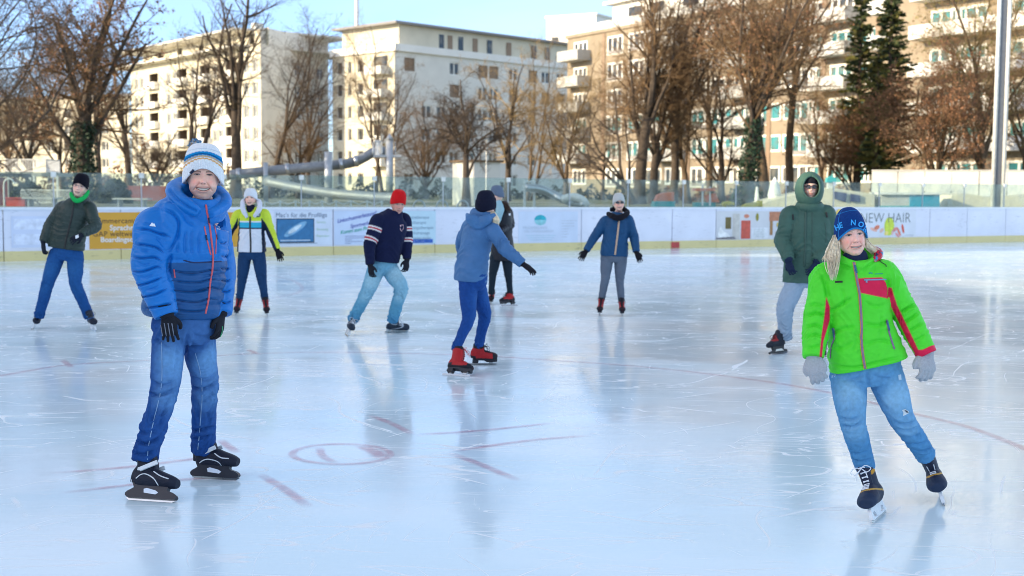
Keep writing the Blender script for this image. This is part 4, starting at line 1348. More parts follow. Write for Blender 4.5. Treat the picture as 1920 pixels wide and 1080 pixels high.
for k in range(6): q.tube([V3(a.x - .6 + k * .24, a.y - .5, a.z - .1), V3(a.x - .6 + k * .24, a.y - .5, a.z + .55)], [.02, .02], 5)
q.tube([V3(a.x - .62, a.y - .5, a.z + .55), V3(a.x + .62, a.y - .5, a.z + .55)], [.025, .025], 5); q.build('tower_railing', M['steel'], ws)

# second, smaller silver slide
s2 = thing('childrens_slide', P(1040, 360, 50), 'short shiny steel slide right of the grey hat woman, behind the glass', 'slide'); s2.location.z = GZ
pxtube([(985, 352, 50), (1012, 354, 50), (1040, 366, 50), (1062, 376, 49.5), (1082, 381, 49), (1098, 384, 48.5)], .16, 'chute', M['steel'], s2)
pxtube([(1055, 374, 49), (1075, 369, 48.8), (1092, 375, 48.6), (1100, 386, 48.6)], .15, 'chute_end', M['white_metal'], s2, k=12)
for x in (984, 1002):
    a = P(x, 338, 50.5); q = MB(); q.tube([V3(a.x, a.y, GZ), V3(a.x, a.y, a.z)], [.05, .05], 8); q.build('post', M['white_metal'], s2)
a0, a1 = P(984, 341, 50.5), P(1002, 341, 50.5); q = MB(); q.tube([a0, a1], [.04, .04], 8); q.build('crossbar', M['white_metal'], s2)

# hut
c = P(880, 360, 62)
hut = thing('hut', (c.x, c.y, GZ), 'small flat-roofed hut, white front lit by the sun, above the black hat', 'hut')
hd = V3(.80, .6, 0).normalized(); hn = V3(-.6, .8, 0)
HP = V3(P(889, 360, 60).x, 60, 0)
q = MB()
q.box(HP - hd * 0 + hn * .9 + V3(0, 0, GZ + 1.03) + hd * .75, (1.5, 1.8, 2.06), ax=hd); q.build('wall', M['plaster_pale'], hut)
q = MB(); q.box(HP + hn * .9 + hd * .75 + V3(0, 0, GZ + 2.11), (1.75, 2.05, .1), ax=hd); q.build('roof', M['loggia'], hut)
q = MB(); q.box(HP - hd * .025 + hn * .9 + V3(0, 0, GZ + .95), (.04, .9, 1.75), ax=hd); q.build('door', M['plaster_white'], hut)
# thin flag pole
c = P(912, 360, 58); fp = thing('flag_pole', (c.x, c.y, GZ), 'thin pale pole beside the small hut', 'pole')
q = MB(); q.tube([V3(c.x, c.y, GZ), V3(c.x, c.y, P(912, 252, 58).z)], [.05, .03], 8); q.build('shaft', M['white_metal'], fp)
q = MB(); q.tube([V3(c.x, c.y, GZ), V3(c.x, c.y, GZ + .12)], [.12, .12], 10); q.build('base', M['concrete'], fp)


def railing(name, label, pts, h, gap, m, z0, r=.016, cat='railing', posts=None):
    root = thing(name, (pts[0][0], pts[0][1], z0), label, cat)
    q = MB(); top = MB()
    for a, b_ in zip(pts[:-1], pts[1:]):
        a = V3(a[0], a[1], z0); b_ = V3(b_[0], b_[1], z0); n = max(1, int((b_ - a).length / gap))
        for i in range(n + 1):
            p = a.lerp(b_, i / n); q.box(p + V3(0, 0, h / 2), (r * 2, r * 2, h), ax=(b_ - a))
        top.box((a + b_) / 2 + V3(0, 0, h), ((b_ - a).length, .06, .05), ax=(b_ - a)); top.box((a + b_) / 2 + V3(0, 0, .08), ((b_ - a).length, .05, .04), ax=(b_ - a))
    q.build('bars', m, root); top.build('rails', m, root)
    return root


# terrace at the left with railings
tz = P(60, 325, 60).z
a, b_, c_ = P(10, 325, 60), P(86, 323, 60), P(112, 325, 62)
tr = thing('raised_terrace', (a.x, a.y, GZ), 'raised terrace deck on pale posts behind the glass at the far left', 'terrace')
q = MB(); q.box((a + c_) / 2 + V3(0, .6, -.06) * 1, ((c_ - a).length, 2.0, .16)); q.build('deck', M['concrete'], tr)
for x in (55, 62, 12, 106):
    p = P(x, 326, 60); q = MB(); q.box(V3(p.x, p.y + .1, (GZ + tz) / 2 - .05), (.09, .09, tz - GZ - .1)); q.build('post', M['white_metal'], tr)
railing('terrace_railing', 'white upright-bar railing on top of the raised terrace', [(a.x, a.y), (b_.x, b_.y), (c_.x, c_.y)], .62, .075, M['white_metal'], tz + .02, .012)
a, b_ = P(40, 365, 56), P(132, 365, 56)
railing('garden_railing', 'lower white bar railing behind the man with glasses', [(a.x, a.y), (b_.x, b_.y)], .62, .075, M['white_metal'], GZ, .012)
c = P(10, 360, 50)
kz = thing('ticket_kiosk', (c.x, c.y, GZ), 'red kiosk with flat dark roof at the left edge', 'kiosk')
q = MB(); q.box((c.x - .35, c.y, GZ + .55), (.5, 1.0, 1.1)); q.build('wall', M['red_paint'], kz)
q = MB(); q.box((c.x - .0, c.y, GZ + 1.2), (1.5, 1.5, .14)); q.build('roof', M['dark_metal'], kz)
a, b_ = P(10, 384, 48), P(34, 384, 48)
rbx = MB(); rbx.box(((a.x + b_.x) / 2 + .2, 48, GZ + .15), (.7, .3, .3)); rbx.box(((a.x + b_.x) / 2 + .2, 48, GZ + .33), (.8, .4, .05))
tag(rbx.build('storage_bench', M['red_paint']), 'low red chest bench beside the left kiosk', 'bench')
a, b_ = P(224, 352, 70), P(312, 352, 70)
rf = thing('red_fence', (a.x, a.y, GZ), 'dark red board fence beyond the lawn, left of the blue jacket', 'fence')
q = MB(); q.box((a + b_) / 2 * 1 + V3(0, 0, 0) - V3(0, 0, (a.z + b_.z) / 2) + V3(0, 0, GZ + .45), ((b_ - a).length, .06, .8)); q.build('boards', mat('fence_red', (.30, .07, .06), .7), rf)
for t in (0, .33, .66, 1):
    p = a.lerp(b_, t); q = MB(); q.box((p.x, p.y + .07, GZ + .5), (.08, .08, 1.0)); q.build('post', M['dark_metal'], rf)
# rope fence
rp = thing('rope_fence', P(600, 380, 45), 'row of short pale posts joined by a sagging rope behind the glass', 'fence'); rp.location.z = GZ
xs = [470, 496, 525, 554, 580, 604, 630, 658, 688, 716]
prev = None
for x in xs:
    p = P(x, 376, 46); q = MB(); q.tube([V3(p.x, p.y, GZ), V3(p.x, p.y, p.z)], [.04, .035], 7); q.build('post', M['white_metal'], rp)
    if prev is not None:
        q = MB(); q.tube([V3(prev.x, prev.y, p.z - .03), V3((prev.x + p.x) / 2, p.y, p.z - .14), V3(p.x, p.y, p.z - .03)], [.02, .02, .02], 5); q.build('rope', M['white_metal'], rp)
    prev = p
# steel hoops
for x, lab in ((786, 'first steel hoop right of the red hat'), (829, 'second steel hoop, further from the red hat'), (868, 'third steel hoop, left of the black hat')):
    p = P(x, 384, 44); th = thing('bike_hoop', (p.x, p.y, GZ), lab, 'bike stand', 'steel hoops behind the glass')
    pts = [V3(p.x - .2, p.y, GZ), V3(p.x - .19, p.y, GZ + .2), V3(p.x - .1, p.y, GZ + .36), V3(p.x + .04, p.y, GZ + .38), V3(p.x + .16, p.y, GZ + .28), V3(p.x + .22, p.y, GZ)]
    V, F = tube_mesh(catmull([list(v) for v in pts], 16), .03, 8); mkobj('hoop', V, F, M['steel'], th, smooth=True)
    q = MB(); q.box((p.x, p.y, GZ + .015), (.6, .12, .03)); q.build('foot_plate', M['galv'], th)
# table on the lawn
p = P(248, 380, 48); tb = thing('picnic_table', (p.x, p.y, GZ), 'pale blue picnic table on the lawn behind the orange banner', 'table')
q = MB(); q.box((p.x, p.y, GZ + .33), (1.3, .7, .05)); q.build('table_top', M['concrete_pale'], tb)
for s in (-1, 1):
    q = MB(); q.box((p.x + s * .45, p.y, GZ + .155), (.06, .5, .3)); q.build('leg', M['galv'], tb)
p = P(120, 380, 48); tb = thing('picnic_table', (p.x, p.y, GZ), 'grey picnic table behind the man in the quilted jacket', 'table')
q = MB(); q.box((p.x - .8, p.y, GZ + .33), (1.3, .7, .05)); q.build('table_top', M['concrete_pale'], tb)
for s in (-1, 1):
    q = MB(); q.box((p.x - .8 + s * .45, p.y, GZ + .155), (.06, .5, .3)); q.build('leg', M['galv'], tb)
# curved street lamp left
p = P(8, 380, 47); sl = thing('bent_pipe_shower', (p.x, p.y, GZ), 'white bent-over pipe pole at the far left behind the glass', 'pole')
q = MB(); pts = [V3(p.x, p.y, GZ), V3(p.x, p.y, GZ + .8), V3(p.x + .08, p.y, GZ + 1.0), V3(p.x + .25, p.y, GZ + 1.05), V3(p.x + .36, p.y, GZ + .92)]
V, F = tube_mesh(catmull([list(v) for v in pts], 14), .03, 8); mkobj('pipe', V, F, M['white_metal'], sl, smooth=True)
q = MB(); q.tube([V3(p.x + .36, p.y, GZ + .92), V3(p.x + .38, p.y, GZ + .86)], [.03, .07], 8); q.build('shower_head', M['white_metal'], sl)

# ------------------------------------------------------------------ playground / pool covers at the right
def px_poly_thing(name, label, cat, px, Y, thick, m, part='body', group=None):
    """an upright board-like play element with the photo's outline, real thickness"""
    F_ = [P(x, y, Y) for x, y in px]
    lo = min(v.z for v in F_)
    n = len(px); V = [list(v) for v in F_] + [[v.x, v.y + thick, v.z] for v in F_]
    fs = [list(range(n)), list(range(n, 2 * n))[::-1]] + [[i, i + n, (i + 1) % n + n, (i + 1) % n] for i in range(n)]
    return V, fs


def play(name, label, cat, parts, Y):
    root = None
    for (pn, px, dy, th, m) in parts:
        V, fs = px_poly_thing('', '', '', px, Y + dy, th, m)
        if root is None:
            root = thing(name, (V[0][0], V[0][1], GZ), label, cat)
        mkobj(pn, V, fs, M[m], root)
    return root


play('play_boat', 'orange and teal children\'s play boat behind the glass, right of the sunglasses woman', 'play boat',
     [('cabin', [(1229, 377), (1234, 366), (1245, 361), (1264, 360), (1264, 377)], .2, .8, 'orange_plastic'), ('hull', [(1226, 388), (1229, 377.5), (1266, 377.5), (1266, 388)], 0, 1.2, 'teal_plastic')], 47)
play('play_house', 'red and teal play house with white posts, left of the green parka', 'play house',
     [('roof', [(1303, 358), (1306, 353), (1340, 353), (1342, 358)], -.1, 1.0, 'orange_plastic'), ('side_panel', [(1325, 379), (1322, 366), (1342, 362), (1349, 379)], .1, .1, 'orange_plastic'),
      ('base', [(1303, 391), (1303, 380), (1342, 379), (1342, 391)], .2, .7, 'teal_plastic'), ('post', [(1316, 386), (1316, 346), (1319, 346), (1319, 386)], .0, .08, 'white_metal'), ('post', [(1330, 386), (1330, 350), (1333, 350), (1333, 386)], .0, .08, 'white_metal')], 49)
play('play_slide', 'bright yellow low play slide left of the green parka', 'play slide',
     [('chute', [(1392, 391), (1396, 384), (1405, 381), (1428, 378), (1428, 384), (1410, 391)], 0, .5, 'yellow_plastic'), ('platform', [(1422, 388), (1422, 376), (1430, 376), (1430, 388)], .1, .4, 'yellow_plastic')], 50)
play('play_turtle', 'small green-yellow play mound between the red play house and the yellow slide', 'play mound',
     [('shell', [(1355, 384), (1358, 379), (1368, 377), (1377, 380), (1379, 384)], 0, .5, 'yellow_plastic'), ('foot', [(1356, 388), (1356, 384.3), (1362, 384.3), (1362, 388)], .1, .2, 'yellow_plastic')], 50)
# white wrapped shapes
def lathe(c, prof, n=16):
    V = []; F = []
    for (r, z) in prof:
        for j in range(n): a = 2 * PI * j / n; V.append((c[0] + r * math.cos(a), c[1] + r * math.sin(a), c[2] + z))
    for i in range(len(prof) - 1):
        for j in range(n): k = (j + 1) % n; F.append([i * n + j, i * n + k, (i + 1) * n + k, (i + 1) * n + j])
    return V, F
for (x, h, r, lab) in ((1452, 1.35, .30, 'closed white parasol directly left of the green hood'), (1419, .95, .10, 'thinner closed white parasol further left of the green hood')):
    p = P(x, 370, 56); th = thing('closed_parasol', (p.x, p.y, GZ), lab, 'parasol', 'closed white parasols')
    V, F = lathe((p.x, p.y, GZ), [(.02, h * 1.05), (.05, h), (r * .7, h * .8), (r, h * .45), (r * .8, h * .28), (.05, h * .2)]); mkobj('canopy', V, F, M['white_metal'], th, smooth=True)
    q = MB(); q.tube([V3(p.x, p.y, GZ), V3(p.x, p.y, GZ + h * .3)], [.04, .04], 8); q.build('pole', M['galv'], th)
# beige tarpaulin ramp
play('covered_ramp', 'beige tarpaulin-covered slope with two dark posters between the hood and the blue container', 'covered ramp',
     [('tarpaulin', [(1408, 392), (1440, 378), (1490, 365), (1560, 352), (1600, 358), (1640, 364), (1640, 392)], 1.0, 3.0, 'tarp'), ('poster', [(1565, 373), (1565, 359), (1588, 362), (1586, 379)], .9, .05, 'navy_print'), ('poster', [(1594, 378), (1595, 363), (1613, 366), (1613, 379)], .9, .05, 'navy_print')], 53)
play('blue_container', 'turquoise container with white lid line right of the salon banner', 'container',
     [('side', [(1706, 391), (1706, 365), (1762, 365), (1762, 391)], 0, 1.5, 'blue_plastic'), ('lid', [(1650, 365), (1650, 361), (1765, 361), (1765, 365)], -.1, 1.7, 'white_metal'),
      ('white_side', [(1652, 386), (1652, 365), (1706, 365), (1706, 386)], .05, 1.4, 'concrete_pale'), ('skirt', [(1650, 391), (1650, 386), (1706, 386), (1706, 391)], .02, 1.45, 'teal_plastic')], 54)
play('pool_cover', 'large pale tarpaulin mound right of the blue container', 'cover', [('tarpaulin', [(1775, 392), (1785, 366), (1810, 362), (1850, 369), (1930, 368), (1990, 362), (1990, 392)], 0, 3, 'tarp')], 55)
play('teal_buoy', 'teal and white bollard sign right of the green hood', 'sign', [('head', [(1550, 342), (1551, 334), (1558, 330), (1567, 333), (1569, 342)], 0, .3, 'teal_plastic'), ('stem', [(1552, 365), (1552, 342), (1566, 342), (1564, 365)], .05, .2, 'white_metal')], 54)
# pale concrete wall
cw = thing('concrete_wall', P(1750, 360, 68), 'pale concrete wall running behind the beech and the lamp mast', 'wall'); cw.location.z = GZ
a, b_ = P(1634, 345, 70), P(2050, 345, 66)
ht = P(1700, 321, 69).z - GZ
q = MB()
for k in range(8):
    t0, t1 = k / 8, (k + 1) / 8; pa, pb = a.lerp(b_, t0), a.lerp(b_, t1); dd = (pb - pa); dd.z = 0
    q.box(V3((pa.x + pb.x) / 2, (pa.y + pb.y) / 2, GZ + ht / 2), (dd.length - .04, .2, ht), ax=dd)
q.build('wall_panels', M['concrete_pale'], cw)
q = MB(); dd = b_ - a; dd.z = 0; q.box(V3((a.x + b_.x) / 2, (a.y + b_.y) / 2, GZ + ht + .04), (dd.length, .28, .08), ax=dd); q.build('coping', M['concrete'], cw)
# ================================================================== people
defm('skin', vcol=True, sss=0.25, rough=0.5, noise=0.05, nscale=60, spec=0.4)
defm('cloth', vcol=True, rough=0.72, noise=0.05, nscale=30, bump=0.15, bscale=700, spec=0.15, wrinkle=0.35, wscale=16)
defm('puffer', vcol=True, rough=0.42, noise=0.05, nscale=15, bump=0.25, bscale=45, spec=0.3, wrinkle=0.45, wscale=20)
defm('shell', vcol=True, rough=0.55, noise=0.04, nscale=25, bump=0.2, bscale=60, spec=0.22, wrinkle=0.5, wscale=12)
defm('denim', vcol=True, rough=0.8, noise=0.12, nscale=45, bump=0.25, bscale=900, spec=0.2, wrinkle=0.55, wscale=16)
defm('knit', vcol=True, rough=0.9, noise=0.10, nscale=120, bump=0.8, bscale=170, spec=0.08, sheen=0.05)
defm('zip_metal', (0.35, 0.36, 0.38), 0.35, metal=0.6, noise=0)
defm('blade', (0.62, 0.64, 0.66), 0.2, metal=1.0, noise=0)
defm('lace', (0.72, 0.76, 0.80), 0.8, noise=0.1)
defm('lens', (0.012, 0.010, 0.012), 0.08, noise=0, coat=0.5)
defm('hair_blond', (0.86, 0.74, 0.54), 0.38, noise=0.25, nscale=60)
defm('hair_dark', (0.06, 0.04, 0.03), 0.5, noise=0.2)


def flat(name, c, rough=0.6, metal=0.0, noise=0.05):
    k = 'f_' + name
    if k not in M: M[k] = mat(name, c, rough, metal, noise=noise, nscale=40)
    return M[k]


def remesh(parts, voxel, smooth=3):
    V = []; F = []; n = 0
    for v, f in parts:
        v = np.asarray(v); V.append(v)
        F.extend([[i + n for i in q] for q in (f.tolist() if isinstance(f, np.ndarray) else f)]); n += len(v)
    V = np.concatenate(V)
    me = bpy.data.meshes.new('tmp'); me.from_pydata(V.tolist(), [], F); me.update()
    ob = bpy.data.objects.new('tmp', me); COL.objects.link(ob)
    mo = ob.modifiers.new('r', 'REMESH'); mo.mode = 'VOXEL'; mo.voxel_size = voxel
    if smooth:
        ms = ob.modifiers.new('s', 'SMOOTH'); ms.factor = 0.5; ms.iterations = smooth
    dg = bpy.context.evaluated_depsgraph_get()
    m2 = bpy.data.meshes.new_from_object(ob.evaluated_get(dg))
    nv = len(m2.vertices); V = np.zeros(nv * 3); m2.vertices.foreach_get('co', V); V = V.reshape(-1, 3)
    NN = np.zeros(nv * 3); m2.vertices.foreach_get('normal', NN); NN = NN.reshape(-1, 3)
    nl = len(m2.loops); li = np.zeros(nl, dtype=np.int32); m2.loops.foreach_get('vertex_index', li)
    if all(p.loop_total == 4 for p in m2.polygons): F = li.reshape(-1, 4)
    else: F = [list(p.vertices) for p in m2.polygons]
    bpy.data.objects.remove(ob); bpy.data.meshes.remove(me); bpy.data.meshes.remove(m2)
    return V, F, NN


class Limb:
    """tapered rounded tube along joints; rx across, ry along the ref direction"""
    def __init__(s, pts, radii, name, flatk=1.0, n=46, ref=None, mod=None, seg=20):
        pts = np.array([list(p) for p in pts]); radii = np.asarray(radii, dtype=float)
        if radii.ndim == 1: radii = np.stack([radii, radii * flatk], 1)
        allp = catmull(np.hstack([pts, radii]), n)
        s.P = allp[:, :3]; s.r = np.maximum(allp[:, 3:5], 0.004)
        s.cum = np.concatenate([[0], np.cumsum(np.linalg.norm(np.diff(s.P, axis=0), axis=1))]); s.L = s.cum[-1]
        if mod is not None:
            k = mod(s.cum, s.L); s.r = s.r * k[:, None]
        s.name = name
        s.T, s.A, s.B = frames(s.P, ref)
        th = np.arange(seg) * 2 * PI / seg
        V = s.P[:, None] + s.A[:, None] * (np.cos(th)[None, :, None] * s.r[:, 1][:, None, None]) + s.B[:, None] * (np.sin(th)[None, :, None] * s.r[:, 0][:, None, None])
        # rounded ends
        V = V.reshape(-1, 3)
        F = []
        for i in range(n - 1):
            for j in range(seg):
                a = i * seg + j; b_ = i * seg + (j + 1) % seg
                F.append([a, b_, b_ + seg, a + seg])
        F.append(list(range(seg))[::-1]); F.append(list(range((n - 1) * seg, n * seg)))
        s.mesh = (V, F)


class Torso(Limb):
    """stacked superellipse sections: stations (centre, rx, ry)"""
    def __init__(s, st, side, name='torso', n=60, seg=40, ex=2.5, mod=None):
        a = np.array([list(c) + [rx, ry] for c, rx, ry in st])
        allp = catmull(a, n)
        s.P = allp[:, :3]; s.r = np.maximum(allp[:, 3:5], 0.01)
        s.cum = np.concatenate([[0], np.cumsum(np.linalg.norm(np.diff(s.P, axis=0), axis=1))]); s.L = s.cum[-1]
        if mod is not None: s.r = s.r * mod(s.cum, s.L)[:, None]
        s.name = name
        T = np.gradient(s.P, axis=0); T /= np.linalg.norm(T, axis=1)[:, None]
        sd_ = np.array(side)[None] - T * (T @ np.array(side))[:, None]; sd_ /= np.linalg.norm(sd_, axis=1)[:, None]
        fr = np.cross(sd_, T)  # S x U = -F ; keep front = F
        s.A = -np.cross(T, sd_) * 1.0
        s.A = np.cross(sd_, T); s.B = sd_; s.T = T
        th = np.arange(seg) * 2 * PI / seg
        c = np.cos(th); sn = np.sin(th)
        c_ = np.sign(c) * np.abs(c) ** (2 / ex); s_ = np.sign(sn) * np.abs(sn) ** (2 / ex)
        V = s.P[:, None] + s.A[:, None] * (c_[None, :, None] * s.r[:, 1][:, None, None]) + s.B[:, None] * (s_[None, :, None] * s.r[:, 0][:, None, None])
        V = V.reshape(-1, 3); F = []
        for i in range(n - 1):
            for j in range(seg):
                a = i * seg + j; b_ = i * seg + (j + 1) % seg
                F.append([a, b_, b_ + seg, a + seg])
        F.append(list(range(seg))[::-1]); F.append(list(range((n - 1) * seg, n * seg)))
        s.mesh = (V, F)


def info_for(V, limbs):
    n = len(V); best = np.full(n, 1e9); lid = np.zeros(n, int); sarr = np.zeros(n); t = np.zeros(n); phi = np.zeros(n)
    for k, L in enumerate(limbs):
        # nearest sample point on the polyline
        for c0 in range(0, n, 20000):
            sl = slice(c0, min(n, c0 + 20000))
            D = V[sl][:, None] - L.P[None]
            d2 = np.einsum('ijk,ijk->ij', D, D)
            rr = (L.r.mean(axis=1)) ** 2
            q = d2 / rr[None]
            i = q.argmin(axis=1); qq = q[np.arange(len(i)), i]
            better = qq < best[sl]
            idx = np.nonzero(better)[0] + c0
            ii = i[better]
            best[idx] = qq[better]; lid[idx] = k
            vec = V[idx] - L.P[ii]
            along = np.einsum('ij,ij->i', vec, L.T[ii])
            sarr[idx] = L.cum[ii] + along; t[idx] = sarr[idx] / L.L
            phi[idx] = np.arctan2(np.einsum('ij,ij->i', vec, L.B[ii]), np.einsum('ij,ij->i', vec, L.A[ii]))
    return dict(lid=lid, s=sarr, t=t, phi=phi, names=[L.name for L in limbs])


def project(V):
    q = (V - np.array([0, 0, CAM_H])) @ R3T.T
    return 960 + F_PX * q[:, 0] / -q[:, 2], 540 - F_PX * q[:, 1] / -q[:, 2]


def npnoise(X, f, seed):
    """cheap smooth noise from warped sines; X (n,3)"""
    rs = np.random.RandomState(seed)
    out = np.zeros(len(X)); Y = X * f
    for k in range(5):
        w_ = rs.normal(0, 1, 3) * (1 + .5 * k); ph = rs.uniform(0, 6.28)
        Y2 = Y + 0.45 * np.sin(Y[:, [1, 2, 0]] * (1.3 + .3 * k) + ph)
        out += np.sin(Y2 @ w_ + ph) / (1 + .5 * k)
    return out / 2.6


def folds(V, N, I, spec, seed=0, amp=1.0):
    """spec: list (limbname, t0, width, amplitude, wavelength): creases running round the limb"""
    d = np.zeros(len(V))
    for k, (nm, t0, wd, a, wl) in enumerate(spec):
        ids = [i for i, x in enumerate(I['names']) if x == nm]
        for i in ids:
            m = I['lid'] == i
            if not m.any(): continue
            ph = I['phi'][m]; s_ = I['s'][m]
            rs = np.random.RandomState(seed * 13 + k * 7 + i)
            w_ = 0.35 * wl * 6.28 * (np.sin(ph * 1 + rs.uniform(0, 6)) * 0.5 + 0.35 * np.sin(2 * ph + rs.uniform(0, 6)) + .2 * np.sin(3 * ph + rs.uniform(0, 6)))
            x = (s_ + w_) / wl * 2 * PI
            wave = 1 - np.abs(np.sin(x / 2 + .7 * np.sin(x * .37 + ph))) * 1.6
            env = np.exp(-((I['t'][m] - t0) / wd) ** 2) * (0.55 + .45 * np.sin(ph * 2 + rs.uniform(0, 6) + x * .21))
            d[m] += a * wave * env * amp * 1.5
    return V + N * d[:, None]


def build_garment(name, limbs, voxel, m, parent, colf, extra=(), fold=None, seed=0, smooth=3, lump=0.003, lumpf=9, post=None, creases=None):
    V, F, N = remesh([L.mesh for L in limbs] + list(extra), voxel, smooth)
    I = info_for(V, limbs)
    if lump: V = V + N * (npnoise(V, lumpf, seed + 3) * lump + npnoise(V, lumpf * 3.3, seed + 5) * lump * .35)[:, None]
    if fold: V = folds(V, N, I, fold, seed)
    if post is not None: V = post(V, N, I)
    if creases:
        px, py = project(V)
        vis = np.einsum('ij,ij->i', np.array([0, 0, CAM_H]) - V, N) > 0
        dep = np.zeros(len(V))
        for pts, dp, wd in creases:
            cp = catmull([list(q) + [0] for q in pts], 14)[:, :2]
            x0, y0 = cp.min(0) - 4 * wd; x1, y1 = cp.max(0) + 4 * wd
            m_ = np.nonzero(vis & (px > x0) & (px < x1) & (py > y0) & (py < y1))[0]
            if len(m_) == 0: continue
            D = np.full(len(m_), 1e9); sg = np.zeros(len(m_)); tt = np.zeros(len(m_))
            for i in range(13):
                a, b_ = cp[i], cp[i + 1]; e = b_ - a; l2 = e @ e + 1e-9
                t = np.clip(((px[m_] - a[0]) * e[0] + (py[m_] - a[1]) * e[1]) / l2, 0, 1)
                d = np.hypot(px[m_] - a[0] - t * e[0], py[m_] - a[1] - t * e[1])
                cr = np.sign((px[m_] - a[0]) * e[1] - (py[m_] - a[1]) * e[0])
                bt = d < D; D[bt] = d[bt]; sg[bt] = cr[bt]; tt[bt] = (i + t[bt]) / 13
            endf = np.clip(np.minimum(tt, 1 - tt) / .18, .15, 1)
            dep[m_] += 1.5 * endf * (-dp * np.exp(-(D / wd) ** 2) + .22 * dp * np.exp(-((D - 2.2 * wd) / (1.3 * wd)) ** 2))
        V = V + N * dep[:, None]
    I['V'] = V; I['N'] = N; I['F'] = F
    I['px'], I['py'] = project(V)
    cam_v = np.array([0, 0, CAM_H]) - V
    I['vis'] = np.einsum('ij,ij->i', cam_v, N) > 0
    col = colf(I) if callable(colf) else np.repeat(np.array([colf]), len(V), 0)
    o = mkobj(name, V, F, m, parent, smooth=True, col=col)
    o['_bvh'] = 0
    BV[o.name] = BVHTree.FromPolygons([tuple(v) for v in V], F.tolist() if isinstance(F, np.ndarray) else F)
    return o


BV = {}


def inpoly(px, py, poly):
    ins = np.zeros(len(px), bool); n = len(poly)
    for i in range(n):
        x0, y0 = poly[i]; x1, y1 = poly[(i + 1) % n]
        c = ((y0 > py) != (y1 > py)) & (px < (x1 - x0) * (py - y0) / (y1 - y0 + 1e-12) + x0)
        ins ^= c
    return ins


def insoft(px, py, poly, w=.8):
    ins = inpoly(px, py, poly); d = np.full(len(px), 1e9); n = len(poly)
    for i in range(n):
        x0, y0 = poly[i]; x1, y1 = poly[(i + 1) % n]
        t = np.clip(((px - x0) * (x1 - x0) + (py - y0) * (y1 - y0)) / ((x1 - x0) ** 2 + (y1 - y0) ** 2 + 1e-9), 0, 1)
        d = np.minimum(d, np.hypot(px - x0 - t * (x1 - x0), py - y0 - t * (y1 - y0)))
    return np.clip(.5 + np.where(ins, d, -d) / (2 * w), 0, 1)


def blend(col, wt, c):
    wt = np.asarray(wt, dtype=float)[:, None]
    col[:] = col * (1 - wt) + np.array(c)[None] * wt


def setc(col, m, c):
    col[m] = np.array(c)


def cast(o, x, y):
    bv = BV[o.name]
    d = ray(x, y).normalized()
    h = bv.ray_cast(Vector((0, 0, CAM_H)), d)
    if h[0] is None: return None, None
    n = h[1]
    if n.dot(d) > 0: n = -n
    return h[0], n


def stroke(name, o, px, r, m, parent, lift=0.3, n=6, k=None, flatf=0.5):
    """a raised cord/zip/seam following photo points over the surface of o"""
    cp = catmull([list(p) + [0] for p in px], k or max(4, len(px) * 9)) if len(px) > 1 else np.array(px)
    pts = []; nr = []
    for q in cp:
        h, nn = cast(o, q[0], q[1])
        if h is None: continue
        if pts and (h - pts[-1]).length > 0.25: continue
        pts.append(h + nn * r * lift); nr.append(nn)
    if len(pts) < 3: return None
    P_ = np.array([list(p) for p in pts]); Nn = np.array([list(q) for q in nr])
    P_[1:-1] = (P_[:-2] + 2 * P_[1:-1] + P_[2:]) / 4
    T = np.gradient(P_, axis=0); T /= np.linalg.norm(T, axis=1)[:, None] + 1e-9
    A = Nn - T * np.einsum('ij,ij->i', Nn, T)[:, None]; A /= np.linalg.norm(A, axis=1)[:, None] + 1e-9
    B = np.cross(T, A)
    th = np.arange(n) * 2 * PI / n
    V = P_[:, None] + A[:, None] * (np.cos(th)[None, :, None] * r * flatf) + B[:, None] * (np.sin(th)[None, :, None] * r)
    k_ = len(P_); F = []
    for i in range(k_ - 1):
        for j in range(n):
            a = i * n + j; b_ = i * n + (j + 1) % n
            F.append([a, b_, b_ + n, a + n])
    F.append(list(range(n))[::-1]); F.append(list(range((k_ - 1) * n, k_ * n)))
    return mkobj(name, V.reshape(-1, 3), F, m, parent, smooth=True)


def decal(name, o, tris_px, m, parent, off=0.002, thick=0.0015):
    """flat shapes given in photo pixels, laid on the surface of o as a thin badge"""
    V2, F = tris_px
    V = []; Nn = []
    last = None
    for x, y in V2:
        h, nn = cast(o, x, y)
        if h is None:
            if last is None: last = (Vector((0, 0, 0)), Vector((0, -1, 0)))
            V.append(None); Nn.append(None); continue
        V.append(h); Nn.append(nn)
    ok = [i for i, v in enumerate(V) if v is not None]
    if not ok: return None
    avg = sum((Nn[i] for i in ok), Vector((0, 0, 0))).normalized()
    ok_map = {}
    W = []
    for i in ok:
        ok_map[i] = len(W); W.append(list(V[i] + avg * off))
    F2 = [[ok_map[i] for i in f] for f in F if all(i in ok_map for i in f)]
    if not F2: return None
    n = len(W)
    W += [list(Vector(w_) - avg * thick) for w_ in W[:n]]
    from collections import Counter
    ed = Counter()
    for f in F2:
        for a, b_ in zip(f, f[1:] + f[:1]): ed[(a, b_)] += 1
    side = [[b_, a, a + n, b_ + n] for (a, b_) in ed if (b_, a) not in ed]
    return mkobj(name, W, F2 + [[i + n for i in f][::-1] for f in F2] + side, m, parent)


def text2d(body, size=1.0, bold=0.0):
    cu = bpy.data.curves.new('t', 'FONT'); cu.body = body; cu.size = size; cu.offset = bold; cu.resolution_u = 3
    ob = bpy.data.objects.new('t', cu); COL.objects.link(ob)
    me = bpy.data.meshes.new_from_object(ob.evaluated_get(bpy.context.evaluated_depsgraph_get()))
    V = np.array([v.co[:2] for v in me.vertices]); F = [list(p.vertices) for p in me.polygons]
    bpy.data.objects.remove(ob); bpy.data.curves.remove(cu); bpy.data.meshes.remove(me)
    return V, F


